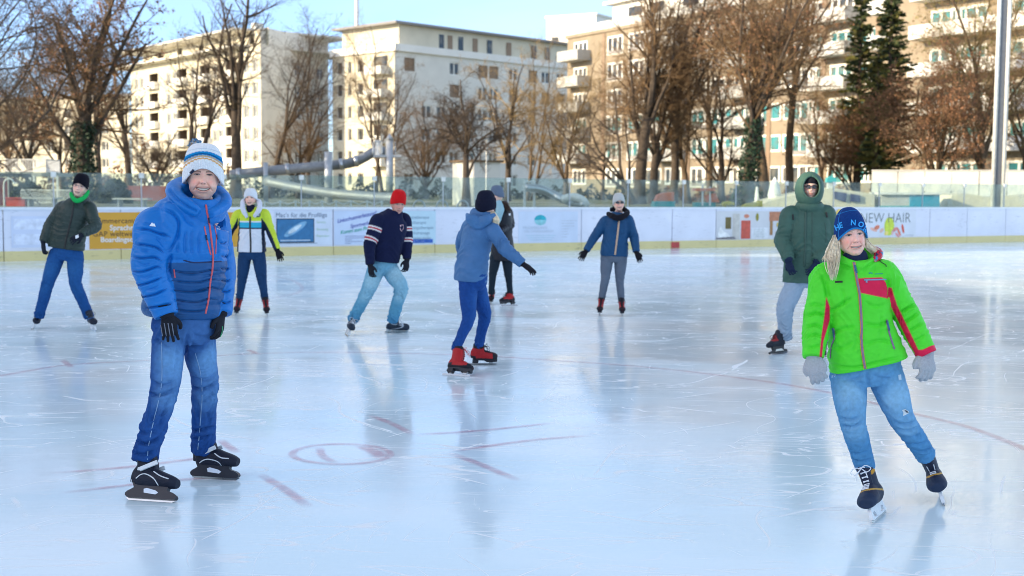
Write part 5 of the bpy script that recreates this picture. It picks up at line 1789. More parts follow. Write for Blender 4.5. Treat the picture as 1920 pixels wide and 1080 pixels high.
def text_px(body, x, y, h, rot=0.0, wid=1.0, bold=0.0, curve=0.0):
    V, F = text2d(body, 1.0, bold)
    rot = -rot
    V = V * h; c, s_ = math.cos(rot), math.sin(rot)
    X = V[:, 0] * wid; Y = V[:, 1]
    return np.stack([x + X * c + Y * s_, y - (Y * c - X * s_) + curve * X * X], 1), F


# ------------------------------------------------------------------ local frames
class Fr:
    """origin + side (viewer right when facing the camera), front, up"""
    def __init__(s, o, yaw=0, pitch=0, roll=0, scale=1.0):
        y, p, r = map(math.radians, (yaw, pitch, roll))
        F_ = Vector((math.sin(y) * math.cos(p), -math.cos(y) * math.cos(p), math.sin(p)))
        S_ = Vector((math.cos(y), math.sin(y), 0))
        U_ = F_.cross(S_) * 1.0
        if U_.z < 0: U_ = -U_
        S2 = S_ * math.cos(r) - U_ * math.sin(r); U2 = U_ * math.cos(r) + S_ * math.sin(r)
        s.o = Vector(o); s.S = S2; s.F = F_; s.U = U2; s.k = scale

    def w(s, a, b_, c):
        return s.o + (s.S * a + s.F * b_ + s.U * c) * s.k

    def arr(s, X):
        X = np.asarray(X) * s.k
        return np.array(s.o)[None] + X[:, :1] * np.array(s.S) + X[:, 1:2] * np.array(s.F) + X[:, 2:3] * np.array(s.U)

    def inv(s, V):
        D = V - np.array(s.o)[None]
        return np.stack([D @ np.array(s.S), D @ np.array(s.F), D @ np.array(s.U)], 1) / s.k


HR = np.array([  # front F, front U, back F, back U, half width
    (0.000, .122, -.010, .122, .003), (.040, .117, -.050, .114, .045), (.066, .100, -.080, .095, .064), (.082, .070, -.096, .065, .075), (.090, .038, -.101, .030, .078),
    (.0925, .014, -.100, .000, .0775), (.088, -.004, -.098, -.015, .0755), (.0885, -.025, -.092, -.030, .0725), (.0900, -.048, -.083, -.045, .068),
    (.0895, -.068, -.074, -.055, .063), (.0870, -.088, -.068, -.063, .056), (.0835, -.104, -.064, -.070, .0475), (.072, -.117, -.062, -.080, .042), (.045, -.119, -.062, -.095, .048),
    (.022, -.128, -.062, -.115, .054), (.012, -.160, -.065, -.150, .058), (.012, -.200, -.075, -.190, .064), (.02, -.235, -.085, -.225, .085)])


def head_mesh(fr, skin, lips, brow, smile=.5, gap=.0, stubble=None, eye=(0.05, 0.04, 0.03), rows=120, cols=160, squint=1.0, lash=0.3, broww=1.0, fat=1.0, mouthw=None, long=0.0, nose=1.0, browu=0.0, lipa=.8, jaw=.0):
    T = catmull(HR, 400)
    uf = np.linspace(0, 1, 400); dn = 1 + 2.2 * np.exp(-((T[:, 1] + .070) / .016) ** 2) + 1.6 * np.exp(-((T[:, 1] - .002) / .014) ** 2)
    cd = np.cumsum(dn); cd = (cd - cd[0]) / (cd[-1] - cd[0])
    uq = np.interp(np.linspace(0, 1, rows), cd, uf); T = np.stack([np.interp(uq, uf, T[:, i]) for i in range(5)], 1)
    u = np.linspace(-1, 1, cols, endpoint=False)
    ph = PI * np.sign(u) * np.abs(u) ** 1.35
    c, s_ = np.cos(ph), np.sin(ph)
    ff, fu, bf, bu, w_ = [T[:, i][:, None] for i in range(5)]
    mid = (ff + bf) / 2 - .005
    cf = np.sign(c) * np.abs(c) ** .9
    X = w_ * fat * np.sign(s_) * np.abs(s_) ** .92
    Fd = np.where(c[None] > 0, mid + (ff - mid) * cf[None], mid + (mid - bf) * cf[None])
    Uc = bu + (fu - bu) * (1 + c[None]) / 2
    X, Fd, Uc = [np.broadcast_to(a, (rows, cols)).copy() for a in (X, Fd, Uc)]
    S = np.abs(X); fm = np.clip((Fd - .015) / .03, 0, 1)

    def sm(x, w_=.0005): return np.clip(.5 + x / (2 * w_), 0, 1)

    def g(s0, u0, ss, su): return np.exp(-((S - s0) / ss) ** 2 - ((Uc - u0) / su) ** 2)
    d = np.zeros_like(X)
    tn = np.clip((.010 - Uc) / .046, 0, 1)
    wn_ = .0065 + .006 * tn
    end = np.where(Uc < -.038, np.exp(-((Uc + .038) / .005) ** 2), 1.0) * np.where(Uc > .010, np.exp(-((Uc - .010) / .010) ** 2), 1.0)
    d += nose * (.003 + .0225 * tn ** 1.2) * np.exp(-(S / wn_) ** 2) * end
    d += .009 * g(.0135, -.038, .006, .0055)
    d -= .012 * g(.030, .000, .015, .011); d += .0055 * g(.031, -.001, .0115, .0075)
    d += .0045 * g(.030, .019, .018, .006) + .003 * g(0, .018, .015, .008)
    d += (.004 + .005 * smile) * g(.041, -.033, .016, .014)
    ck = (7.5 * smile)
    um = -.0715 + ck * S ** 2 - .0
    mw = mouthw or (.0245 + .004 * smile)
    inm = np.clip(1 - (S / mw) ** 2, 0, 1)
    gp = gap * inm ** .5
    d += .004 * g(0, -.072, .026, .016)
    d += .0045 * np.exp(-((Uc - (um + gp + .0045)) / .0035) ** 2) * inm ** .4
    d += .0055 * np.exp(-((Uc - (um - gp - .0055)) / .0042) ** 2) * inm ** .4
    incl = (np.abs(Uc - um) < gp + .0012) & (S < mw) & (fm > 0)
    d -= .0045 * np.exp(-((Uc - um) / (gp + .0022)) ** 2) * (S < mw * 1.05)
    d += .006 * g(0, -.105, .017, .010) - .003 * g(0, -.091, .018, .004)
    # smile folds
    x1, y1, x2, y2 = .018, -.036, .041, -.074
    tt = np.clip(((S - x1) * (x2 - x1) + (Uc - y1) * (y2 - y1)) / ((x2 - x1) ** 2 + (y2 - y1) ** 2), 0, 1)
    dist = np.hypot(S - (x1 + (x2 - x1) * tt), Uc - (y1 + (y2 - y1) * tt))
    d -= .0048 * smile * np.exp(-(dist / .0038) ** 2)
    d += .004 * smile * np.exp(-((S - .040) / .009) ** 2 - ((Uc + .052) / .013) ** 2)
    d -= .0018 * np.exp(-((Uc - (-.013 + 6 * (S - .031) ** 2)) / .003) ** 2) * (np.abs(S - .031) < .017)
    Fd = Fd + d * fm
    # ears
    e = np.exp(-((Fd + .010) / .011) ** 2 - ((Uc + .012) / .026) ** 2)
    X = X * (1 + e * .16) * (1 + jaw * np.exp(-((Uc + .082) / .030) ** 2))
    pts = np.stack([X, Fd, np.where(Uc < 0, Uc * (1 + long), Uc)], 2).reshape(-1, 3)
    col = np.ones((rows, cols, 3)) * np.array(skin)[None, None]

    def mixin(msk, c_):
        msk = np.clip(msk, 0, 1)[..., None]
        col[:] = col * (1 - msk) + np.array(c_)[None, None] * msk
    red = np.array(skin) * np.array((1.12, .66, .62))
    mixin(.55 * g(.040, -.034, .018, .016) * fm, red); mixin(.35 * g(0, -.036, .013, .010) * fm, red)
    if stubble is not None:
        b_ = fm * np.clip((-.050 - Uc) / .012, 0, 1) * (1 - g(0, -.072, mw, .008)) + fm * .25 * np.exp(-((Uc + .058) / .006) ** 2) * (S < .03)
        mixin(.55 * b_, stubble)
    mixin(.6 * g(.031, .003, .017, .010) * fm, np.array(skin) * np.array((.55, .45, .42)))  # shade painted into the skin: eye sockets, smile folds, under nose and chin
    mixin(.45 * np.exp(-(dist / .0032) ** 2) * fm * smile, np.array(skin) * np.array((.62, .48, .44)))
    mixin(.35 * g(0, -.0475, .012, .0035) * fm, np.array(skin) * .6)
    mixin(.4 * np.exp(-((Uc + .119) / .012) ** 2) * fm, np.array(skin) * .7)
    lipm = (np.exp(-((Uc - (um + gp + .0035)) / .0032) ** 4) + np.exp(-((Uc - (um - gp - .0045)) / .0042) ** 4)) * (S < mw) * fm
    mixin(lipm * lipa, lips)
    mixin(sm(gp + .0010 - np.abs(Uc - um)) * sm(mw - S, .001) * (fm > 0), (.10, .02, .02))
    if gap > .002:
        th_ = sm(gp * .80 * inm ** .8 - np.abs(Uc - um - gp * .18)) * sm(mw * .93 - S, .001) * (fm > 0)
        mixin(th_ * 1.0, (.62, .57, .50))
    else:
        pass
    # eyes
    ea = ((S - .031) / .0135) ** 2 + ((Uc - .0005) / (.0052 * squint)) ** 2
    mixin(sm(1.0 - ea, .14) * (fm > 0), (.46, .43, .41))
    ir = ((S - .031) / .0058) ** 2 + ((Uc - .0005) / .0058) ** 2
    mixin(sm(1 - ir, .15) * sm(1.0 - ea, .12) * (fm > 0), eye)
    lid = np.exp(-((Uc - (.0005 + .0056 * squint * np.sqrt(np.clip(1 - ((S - .031) / .015) ** 2, 0, 1)))) / .0016) ** 2) * (np.abs(S - .031) < .0155)
    mixin(lid * (.6 + lash) * fm, (.05, .03, .025))
    lid2 = np.exp(-((Uc - (.0005 - .0055 * squint * np.sqrt(np.clip(1 - ((S - .031) / .015) ** 2, 0, 1)))) / .0012) ** 2) * (np.abs(S - .031) < .0145)
    mixin(lid2 * .4 * fm, (.15, .08, .07))
    br = np.exp(-((Uc - (.0165 + browu + .0035 * np.sin((S - .012) / .036 * PI))) / (.0034 * broww)) ** 2) * ((S > .012) & (S < .049))
    mixin(br * .75 * fm, brow)
    mixin(.8 * g(.0075, -.0435, .0032, .0022) * fm, (.12, .04, .03))
    V = fr.arr(pts)
    F = []
    for i in range(rows - 1):
        a = np.arange(cols) + i * cols; b_ = np.roll(np.arange(cols), -1) + i * cols
        F.append(np.stack([a, a + cols, b_ + cols, b_], 1))
    F = np.concatenate(F)
    return V, F, col.reshape(-1, 3)


def hat_mesh(fr, ef, es, eb, top, wid, fwd, back, colf, tilt=0.0, px_=.55, cuff=None, cuff_t=.006, ribs=70, rib_a=.0012, rows=46, cols=120, pts_top=0.0, slouch=0.0):
    """knitted hat: edge height at front / side / back, top height, half width, front/back reach (head frame)"""
    ph = np.linspace(-PI, PI, cols, endpoint=False); c, s_ = np.cos(ph), np.sin(ph)
    edge = np.where(c > 0, es + (ef - es) * c ** 2, es + (eb - es) * c ** 2)
    v = np.linspace(0, 1, rows)[:, None]
    a = v * PI / 2
    rad = np.cos(a) ** px_ * (1 - pts_top * v ** 2)
    rad[-1] = .01
    hgt = np.sin(a) ** 1.0
    bulge = 1 + .05 * np.sin(v * PI)
    th = np.zeros_like(v) if cuff is None else np.where(v < cuff, cuff_t * np.clip((cuff - v) / .03, 0, 1) * np.clip(v / .02 + .4, 0, 1), 0)
    rr = 1 + rib_a / .08 * np.sin(ph * ribs)[None] * (v < .9)
    X = (wid * rad * bulge + th) * s_[None] * rr
    Fd = np.where(c[None] > 0, (fwd * rad * bulge + th) * c[None], (back * rad * bulge + th) * c[None]) * rr
    U = edge[None] + (top - edge[None]) * hgt
    Fd = Fd - slouch * v ** 2
    # inner lip
    X = np.vstack([X[:1] * .88, X]); Fd = np.vstack([Fd[:1] * .88, Fd]); U = np.vstack([U[:1] + .012, U])
    pts = np.stack([X, Fd, U], 2).reshape(-1, 3)
    V = fr.arr(pts)
    F = []
    R_ = rows + 1
    for i in range(R_ - 1):
        a_ = np.arange(cols) + i * cols; b_ = np.roll(np.arange(cols), -1) + i * cols
        F.append(np.stack([a_, b_, b_ + cols, a_ + cols], 1))
    F = np.concatenate(F)
    vv = np.repeat(np.concatenate([[0], v[:, 0]]), cols); pp = np.tile(ph, R_)
    col = np.zeros((len(V), 3))
    col[:] = colf(vv, pp)
    return V, F, col


def add_bv(o, V, F):
    BV[o.name] = BVHTree.FromPolygons([tuple(v) for v in V], F.tolist() if isinstance(F, np.ndarray) else F)


def glove(name, wrist, tip, palm_n, parent, color, thumb_side=1, size=1.0, curl=.5, voxel=.0035, m='cloth', cuff=True, spread=.12, cuffr=.036, fat=1.0, colf=None, label=None, dd=None):
    """five fingered gloved hand. wrist->tip gives the pointing direction; palm_n faces out of the palm"""
    wrist = Vector(wrist); D = (Vector(tip) - wrist).normalized() if dd is None else Vector(dd).normalized()
    Nn = Vector(palm_n); Nn = (Nn - D * Nn.dot(D)).normalized(); Tt = D.cross(Nn) * thumb_side   # towards the thumb
    s = size
    limbs = []
    def pt(a, b_, c): return wrist + (D * a + Tt * b_ + Nn * c) * s
    # palm
    limbs.append(Limb([pt(-.03, 0, 0), pt(.0, 0, 0), pt(.035, .004, .002), pt(.075, .0, .003), pt(.098, -.002, .005)], np.array([[.030, .024], [.031, .023], [.041, .019], [.044, .017], [.037, .012]]) * s * fat, 'palm', ref=tuple(Nn), n=18, seg=16))
    fl = [(.031, .072, .0100), (.0105, .082, .0104), (-.0105, .076, .0100), (-.030, .060, .0088)]
    for i, (b0, L, r) in enumerate(fl):
        sp = (1.5 - i) * spread
        p = Vector((.082, b0, .003)); ang = .15; pts = [pt(*p)]; rad = [r * 1.08 * fat * s]
        cu = curl * (1 + .12 * i)
        for k, frac in enumerate((.45, .32, .23)):
            ang2 = ang + cu * (.75 if k == 0 else 1.0) * (k * .55 + .35)
            ang = ang2
            p = p + Vector((math.cos(ang) * L * frac, math.sin(sp) * L * frac * .8, math.sin(ang) * L * frac))
            pts.append(pt(*p)); rad.append(r * (1 - .09 * (k + 1)) * fat * s)
        limbs.append(Limb([pt(.06, b0 * .9, .002)] + pts, [r * fat * s] + rad, 'finger%d' % i, n=18, seg=10))
    limbs.append(Limb([pt(.012, .022, .004), pt(.040, .050, .012), pt(.066, .062, .020), pt(.090, .062 - .012 * curl, .028)], np.array([.016, .0135, .0118, .0095]) * s * fat, 'thumb', n=18, seg=10))
    if cuff:
        limbs.append(Limb([pt(-.065, 0, 0), pt(-.03, 0, 0), pt(.005, 0, 0)], np.array([[cuffr, cuffr * .85], [cuffr * 1.04, cuffr * .88], [cuffr * .92, cuffr * .75]]) * s, 'cuff', ref=tuple(Nn), n=14, seg=16))
    o = build_garment(name, limbs, voxel, M[m], parent, colf or color, lump=0.0008, lumpf=40, smooth=2)
    if label: o['label'] = label
    return o


# ------------------------------------------------------------------ skates
def skate(style, toe, heel, ankle, parent, length=.28, cols=None, voxel=.004, width=.048, lift=0.0, lean_keep=1.0, label=None):
    """toe/heel: blade contact points; ankle: where the boot shaft ends. returns the boot object"""
    toe = Vector(toe); heel = Vector(heel); X = (toe - heel).normalized(); mid = (toe + heel) / 2
    ankle = Vector(ankle)
    Z = ankle - mid; Z = (Z - X * Z.dot(X)); Z = Z.normalized()
    Y = Z.cross(X)
    bl = length
    O = mid

    def pt(a, b_, c): return O + X * (a * bl) + Y * b_ + Z * c
    L_ = bl
    sk = mkobj('skate', [list(O), list(O + X * .01), list(O + Y * .01)], [[0, 1, 2]], flat('skate_core', (.02, .02, .02)), parent) if False else None
    hold = .075 if style in ('hockey', 'rec', 'park') else .062
    H0 = hold
    aT = (ankle - O).dot(Z); aT = max(aT, H0 + .13); aX = (ankle - O).dot(X) / L_
    foot = Limb([pt(-.40, 0, H0 + .040), pt(-.28, 0, H0 + .048), pt(-.05, 0, H0 + .050), pt(.18, 0, H0 + .042), pt(.36, 0, H0 + .033), pt(.47, 0, H0 + .026)],
                np.array([[.030, .036], [.036, .046], [.036, .048], [.044, .038], [.044, .031], [.028, .022]]) * (width / .048), 'foot', ref=tuple(Z), n=26, seg=18)
    shaft = Limb([pt(-.24, 0, H0 + .045), pt(-.22, 0, H0 + .085), pt(-.21 + .3 * (aX + .21), 0, (H0 + .085 + aT) / 2 + .01), pt(-.19 + .6 * (aX + .19), 0, aT + .01)],
                 np.array([[.036, .055], [.037, .058], [.042, .054], [.047, .056]]), 'shaft', ref=tuple(X), n=20, seg=18)
    heelc = Limb([pt(-.42, 0, H0 + .02), pt(-.40, 0, H0 + .07), pt(-.36, 0, H0 + .11)], np.array([.022, .028, .022]), 'heel', n=10, seg=12)
    tongue = Limb([pt(-.02, 0, H0 + .085), pt(-.06, 0, (H0 + .1 + aT) / 2), pt(-.08 + .5 * (aX + .2), 0, aT + .025)], np.array([[.028, .010], [.030, .010], [.030, .008]]), 'tongue', ref=tuple(X), n=10, seg=12)
    C = dict(boot=(.02, .022, .03), toe=(.03, .04, .06), trim=(.6, .62, .65), tongue=(.02, .02, .03), shaft=None)
    C.update(cols or {})

    def colf(I):
        V = I['V']; D = V - np.array(O)[None]
        a = (D @ np.array(X)) / L_; h = D @ np.array(Z); y = D @ np.array(Y)
        col = np.repeat(np.array([C['boot']], dtype=float), len(V), 0)
        if C.get('sole') is not None: setc(col, h < H0 + .012, C['sole'])
        if style == 'figure':
            setc(col, (a > .30) | ((h < H0 + .030)), C['toe']); setc(col, (a < -.30) & (h < H0 + .055), C['toe'])
            setc(col, (np.abs(y) < .013) & (a > -.14), C['tongue']); setc(col, h > aT - .012, C['toe'])
        if style == 'hockey':
            setc(col, (a > .33), C['toe'])
            st = (np.abs(h - (H0 + .06 + .25 * (a + .1) * L_)) < .005) & (a < .25)
            setc(col, st, C['trim'])
            setc(col, (a < -.1) & (np.abs(h - (aT - .035) + .3 * (a + .2) * L_) < .010), C.get('accent', C['trim']))
        if style in ('rec', 'park'):
            if 'accent' in C: setc(col, (a > -.05) & (a < .28) & (h > H0 + .055), C['accent'])
        return col
    boot = build_garment('skate', [foot, shaft, heelc, tongue], voxel, M['shell'], parent, colf, lump=.0008, smooth=2)
    if label: boot['label'] = label
    # holder + blade as parts of the boot
    q = MB(); bm_ = MB()

    def prof(mb_, pts2, th, m=0):
        n = len(pts2); V = []
        for sgn in (-1, 1):
            for a, h in pts2: V.append(list(pt(a, sgn * th / 2, h)))
        F = [list(range(n))[::-1], list(range(n, 2 * n))] + [[i, (i + 1) % n, (i + 1) % n + n, i + n] for i in range(n)]
        mb_.add(V, F, m)
    hm = C.get('holder', (.75, .78, .80))
    if style == 'rec':
        prof(q, [(-.47, .013), (.47, .013), (.505, .020), (.515, .030), (.49, .040), (.44, .049), (.34, .056), (.31, .062), (.32, H0 + .008), (.38, H0 + .018), (.44, H0 + .022), (-.42, H0 + .022), (-.40, H0 + .008), (-.37, .066), (-.42, .056), (-.48, .047), (-.52, .034), (-.51, .021)], .034)
        w_ = MB(); prof(w_, [(-.14, .040), (.10, .034), (.15, .045), (.08, .056), (-.10, .066), (-.16, .060)], .037); w_.build('holder_inset', flat('holder_inset_white', (.70, .76, .85)), boot)
    elif style == 'hockey':
        prof(q, [(-.46, .014), (-.40, .012), (-.30, .020), (-.34, .046), (-.22, .052), (-.12, .026), (-.12, .014), (.12, .014), (.16, .026), (.24, .050), (.36, .046), (.32, .020), (.42, .012), (.47, .016), (.44, .050), (.34, H0 + .016), (-.40, H0 + .02), (-.44, .050)][::1], .018)
        prof(q, [(-.40, .012), (.42, .012), (.42, .022), (-.40, .022)], .012)
    elif style == 'park':
        prof(q, [(-.47, .014), (.50, .014), (.54, .030), (.40, .040), (.28, .048), (.30, H0 + .018), (.38, H0 + .02), (-.40, H0 + .022), (-.30, .048), (-.46, .040)], .026)
        w_ = MB(); prof(w_, [(-.26, .030), (.22, .030), (.14, .052), (-.18, .054)], .029); w_.build('holder_inset', flat('holder_inset_pale', (.72, .73, .66)), boot)
    else:
        prof(q, [(-.40, H0 + .012), (-.43, .034), (-.22, .034), (-.20, H0 + .002), (.0, H0 + .0), (.10, H0 - .018), (.46, H0 - .014), (.48, H0 + .008), (.40, H0 + .02)], .05)
        prof(q, [(-.34, .034), (-.33, .016), (-.27, .016), (-.26, .034)], .010, 1); prof(q, [(.16, H0 - .015), (.18, .016), (.30, .016), (.36, H0 - .014)], .010, 1)
    q.build('holder', [flat('holder_%.2f_%.2f' % (hm[0], hm[2]), hm, .4), M['blade']], boot)
    if style == 'figure': prof(bm_, [(-.60, .008), (-.56, .0), (.44, .0), (.49, .012), (.47, .020), (-.56, .018)], .004)
    else: prof(bm_, [(-.50, .010), (-.44, .0), (.44, .0), (.52, .012), (.50, .018), (-.48, .018)], .004)
    bm_.build('blade', M['blade'], boot)
    # laces
    lc = C.get('lace')
    if lc is not None:
        lm_ = flat('lace_%.2f_%.2f' % (lc[0], lc[2]), lc, .8)
        bv = BV[boot.name]; lp = MB(); ni = 9
        prevp = None
        for i in range(ni):
            t = i / (ni - 1)
            a0 = .20 - .30 * t; h0 = H0 + .075 + (aT - H0 - .085) * t ** 1.4
            for sgn in (-1, 1):
                pts = []
                for k in range(7):
                    yy = sgn * (-.022 + .044 * k / 6)
                    org = pt(a0 + .25 + .04 * k / 6, yy, h0 + .10 - .01); dr = (pt(a0 - .15, yy * .6, h0 - .03 + .012 * k / 6) - org).normalized()
                    h = bv.ray_cast(org, dr)
                    if h[0] is not None and (h[0] - org).length < .3: pts.append(h[0] - dr * .003)
                if len(pts) > 3: lp.tube(pts, [.0028] * len(pts), 5)
        # bow loops
        top = pt(.02 + .3 * (aX + .2), 0, aT - .005)
        for sgn in (-1, 1):
            lp_ = [top, top + Y * sgn * .03 + X * .02 + Z * .012, top + Y * sgn * .055 + X * .02 - Z * .008, top + Y * sgn * .03 + X * .022 - Z * .022, top]
            lp.tube(catmull([list(v) for v in lp_], 14), [.0024] * 14, 5)
            lp_ = [top, top + Y * sgn * .025 + X * .035 - Z * .02, top + Y * sgn * .03 + X * .045 - Z * .05]
            lp.tube(catmull([list(v) for v in lp_], 8), [.0024] * 8, 5)
        if lp.V: lp.build('laces', lm_, boot)
    if style == 'rec':
        # buckle strap
        for yy in (-1, 1):
            sb = MB(); sb.box(pt(-.12, yy * .047, aT - .045), (.10, .010, .022), ax=X * .9 + Z * .45, az=Z - X * .5)
            sb.build('buckle_strap', flat('strap_white', (.66, .70, .74)), boot)
        for yy in (-1, 1):
            rv = MB(); rv.box(pt(-.30, yy * .043, H0 + .085), (.016, .008, .016), ax=X, az=Z); rv.build('rivet', flat('strap_white', (.66, .70, .74)), boot)
    return boot


def hair_strands(name, parent, strands, m, r=.0022):
    """strands: list of control point lists (world)"""
    V = []; F = []; n = 0
    for pts in strands:
        pp = catmull([list(p) for p in pts], 12)
        rr = r * np.concatenate([np.linspace(.8, 1.1, 6), np.linspace(1.1, .15, 6)])
        v, f = tube_mesh(pp, rr, 4)
        V.append(v); F += [[i + n for i in q] for q in f]; n += len(v)
    return mkobj(name, np.concatenate(V), F, m, parent, smooth=True)


def body_mesh(fr, J, parent, headargs, voxel=.014):
    V1, F1, C1 = head_mesh(fr, **headargs)
    skin = np.array(headargs['skin'])
    L = []
    L.append(Limb([J['hipm'], (J['hipm'] + J['neck']) / 2, J['neck'] - Vector((0, 0, .06))], np.array([[.12, .075], [.10, .07], [.10, .055]]), 'trunk', n=14, seg=14, ref=tuple(J['F'])))
    for k in 'ab':
        if J.get('e' + k) is not None:
            L.append(Limb([J['s' + k].lerp(J['neck'], .3) - Vector((0, 0, .03)), J['s' + k], J['e' + k], J['w' + k]], [.035, .035, .030, .024], 'arm', n=16, seg=10))
        L.append(Limb([J['h' + k], J['k' + k], J['an' + k]], [.06, .040, .028], 'leg', n=18, seg=12))
    V2, F2, N2 = remesh([l.mesh for l in L], voxel, 2)
    V = np.concatenate([V1, V2]); F = np.concatenate([np.asarray(F1), np.asarray(F2) + len(V1)]) if isinstance(F2, np.ndarray) else F1.tolist() + [[i + len(V1) for i in f] for f in F2]
    C = np.concatenate([C1, np.repeat(skin[None], len(V2), 0)])
    return mkobj('body', V, F, M['skin'], parent, smooth=True, col=C)


def quilts(pitch, a=.07, ph=0.0):
    return lambda s, L: 1 - a + a * 1.5 * np.abs(np.sin((s + ph) * PI / pitch)) ** .36


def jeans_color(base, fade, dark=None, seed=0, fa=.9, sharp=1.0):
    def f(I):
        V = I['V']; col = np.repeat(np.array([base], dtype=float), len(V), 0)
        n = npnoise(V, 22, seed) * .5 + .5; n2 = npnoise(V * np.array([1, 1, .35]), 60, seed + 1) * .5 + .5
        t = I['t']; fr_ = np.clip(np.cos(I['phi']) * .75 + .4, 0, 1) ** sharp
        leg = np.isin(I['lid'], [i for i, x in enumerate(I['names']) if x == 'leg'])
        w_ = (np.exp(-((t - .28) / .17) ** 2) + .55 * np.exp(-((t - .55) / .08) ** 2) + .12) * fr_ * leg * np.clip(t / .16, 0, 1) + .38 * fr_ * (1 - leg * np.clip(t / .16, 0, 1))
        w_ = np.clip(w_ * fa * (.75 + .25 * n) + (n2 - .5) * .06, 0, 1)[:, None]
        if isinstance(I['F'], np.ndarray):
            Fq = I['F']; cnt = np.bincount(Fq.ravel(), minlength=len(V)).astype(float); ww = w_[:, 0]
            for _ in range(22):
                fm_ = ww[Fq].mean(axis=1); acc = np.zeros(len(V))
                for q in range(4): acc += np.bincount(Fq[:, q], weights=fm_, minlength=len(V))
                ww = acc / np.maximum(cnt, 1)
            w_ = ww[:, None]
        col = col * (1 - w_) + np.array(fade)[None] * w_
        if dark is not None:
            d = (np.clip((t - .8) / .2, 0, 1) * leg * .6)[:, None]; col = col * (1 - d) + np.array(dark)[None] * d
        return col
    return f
# ================================================================== the nine skaters
SKIN = (.92, .58, .46)


def joints(Y0, d, yaw):
    """d: name -> (x, y, dz)"""
    J = {}
    for k, v in d.items():
        J[k] = P(v[0], v[1], Y0 + (v[2] if len(v) > 2 else 0))
    y = math.radians(yaw)
    J['F'] = Vector((math.sin(y), -math.cos(y), 0)); J['S'] = Vector((math.cos(y), math.sin(y), 0))
    J['hipm'] = (J['ha'] + J['hb']) / 2
    return J


def person(label, Y0, foot_px):
    g = G(*foot_px)
    return thing('person', (g.x, g.y, 0), label, 'person', 'skaters on the ice')


def trousers(J, root, ra, colf, m='denim', voxel=.007, fold=None, hipw=(.17, .125), name='trousers', seed=0, waist=None, cuffmod=None, lump=.003, ends=(.0, .0), creases=None):
    limbs = []
    F_ = J['F']
    for k in 'ab':
        r = ra if not isinstance(ra, dict) else ra[k]
        h, kn, an = J['h' + k], J['k' + k], J['an' + k]
        low = kn.lerp(an, .55)
        limbs.append(Limb([h + (h - kn).normalized() * .05, h, h.lerp(kn, .5), kn, low, an, an + (an - kn).normalized() * .015], [r[0] * .9, r[0], (r[0] + r[1]) / 2 + .006, r[1], r[2], r[3], r[3]], 'leg', n=70, seg=22, ref=tuple(F_), mod=cuffmod))
    hm = J['hipm']; up = (J['neck'] - hm).normalized()
    w_ = waist or (hm + up * .14)
    limbs.append(Torso([(hm - up * .06, hipw[0] * .75, hipw[1] * .8), (hm, hipw[0], hipw[1]), (hm + up * .07, hipw[0] * .98, hipw[1]), (w_, hipw[0] * .88, hipw[1] * .9)], J['S'], 'pelvis', n=20, seg=26, ex=2.2))
    return build_garment(name, limbs, voxel, M[m], root, colf, fold=fold or [('leg', .52, .07, .006, .05), ('leg', .93, .06, .008, .045), ('leg', .12, .08, .005, .06), ('leg', .7, .2, .003, .06)], seed=seed, lump=lump, lumpf=14, creases=creases)


def ring(c, S, F_, U, rs, rf, tube, back=.0, front=.0, n=28, tubeb=None, open_f=0.0):
    """collar / hood roll around the neck: c centre; returns a closed tube mesh"""
    V = []; pts = []; rad = []
    for i in range(n):
        a = 2 * PI * i / n
        cf = math.cos(a)
        pts.append(Vector(c) + S * (rs * math.sin(a)) + F_ * (rf * cf) + U * (front * max(cf, 0) ** 1.5 + back * max(-cf, 0) ** 1.2))
        rad.append(tube + ((tubeb or tube) - tube) * max(-cf, 0))
    P_ = np.array([list(p) for p in pts]); seg = 12
    F = []; out = []
    for i in range(n):
        t = P_[(i + 1) % n] - P_[i - 1]; t /= np.linalg.norm(t)
        r_ = P_[i] - np.array(c); r_ -= t * (r_ @ t); r_ /= np.linalg.norm(r_); b_ = np.cross(t, r_)
        for j in range(seg):
            th = 2 * PI * j / seg; out.append(P_[i] + r_ * math.cos(th) * rad[i] * .8 + b_ * math.sin(th) * rad[i] * 1.25)
    for i in range(n):
        for j in range(seg):
            a = i * seg + j; b_ = i * seg + (j + 1) % seg; c_ = ((i + 1) % n) * seg + (j + 1) % seg; d = ((i + 1) % n) * seg + j
            F.append([a, b_, c_, d])
    return np.array(out), F


def const(c): return lambda v, p: np.array(c)[None]


def put_hat(root, fr, voxelcol, name='hat', mname='knit', **k):
    V, F, C = hat_mesh(fr, colf=voxelcol, **k)
    o = mkobj(name, V, F, M[mname], root, smooth=True, col=C); add_bv(o, V, F)
    return o


# ============ 1. big man in the blue down jacket =====================
Y0 = 7.0
root = person('smiling man in a blue down jacket and white bobble hat standing on black skates', Y0, (330, 925))
J = joints(Y0, dict(neck=(377, 388, .0), sa=(288, 424, -.13), ea=(281, 500, -.20), wa=(312, 592, -.24), sb=(398, 412, .16), eb=(413, 492, .20), wb=(414, 588, .06),
                    ha=(318, 622, -.06), hb=(370, 618, .09), ka=(308, 735, -.10), kb=(384, 718, .12), ana=(270, 862, -.22), anb=(381, 842, .22)), 38)
hf = Fr(P(381, 329, Y0 - .02), yaw=14, pitch=2, roll=2, scale=1.05)
body_mesh(hf, J, root, dict(skin=(.90, .54, .42), lips=(.50, .18, .16), brow=(.07, .04, .03), broww=1.25, smile=1.2, gap=.0054, mouthw=.0315, lipa=.4, jaw=.15, browu=-.003, lash=1.0, stubble=(.30, .19, .16), squint=.5, rows=220, cols=300, eye=(.02, .02, .03), fat=.99, long=.07, nose=1.25))
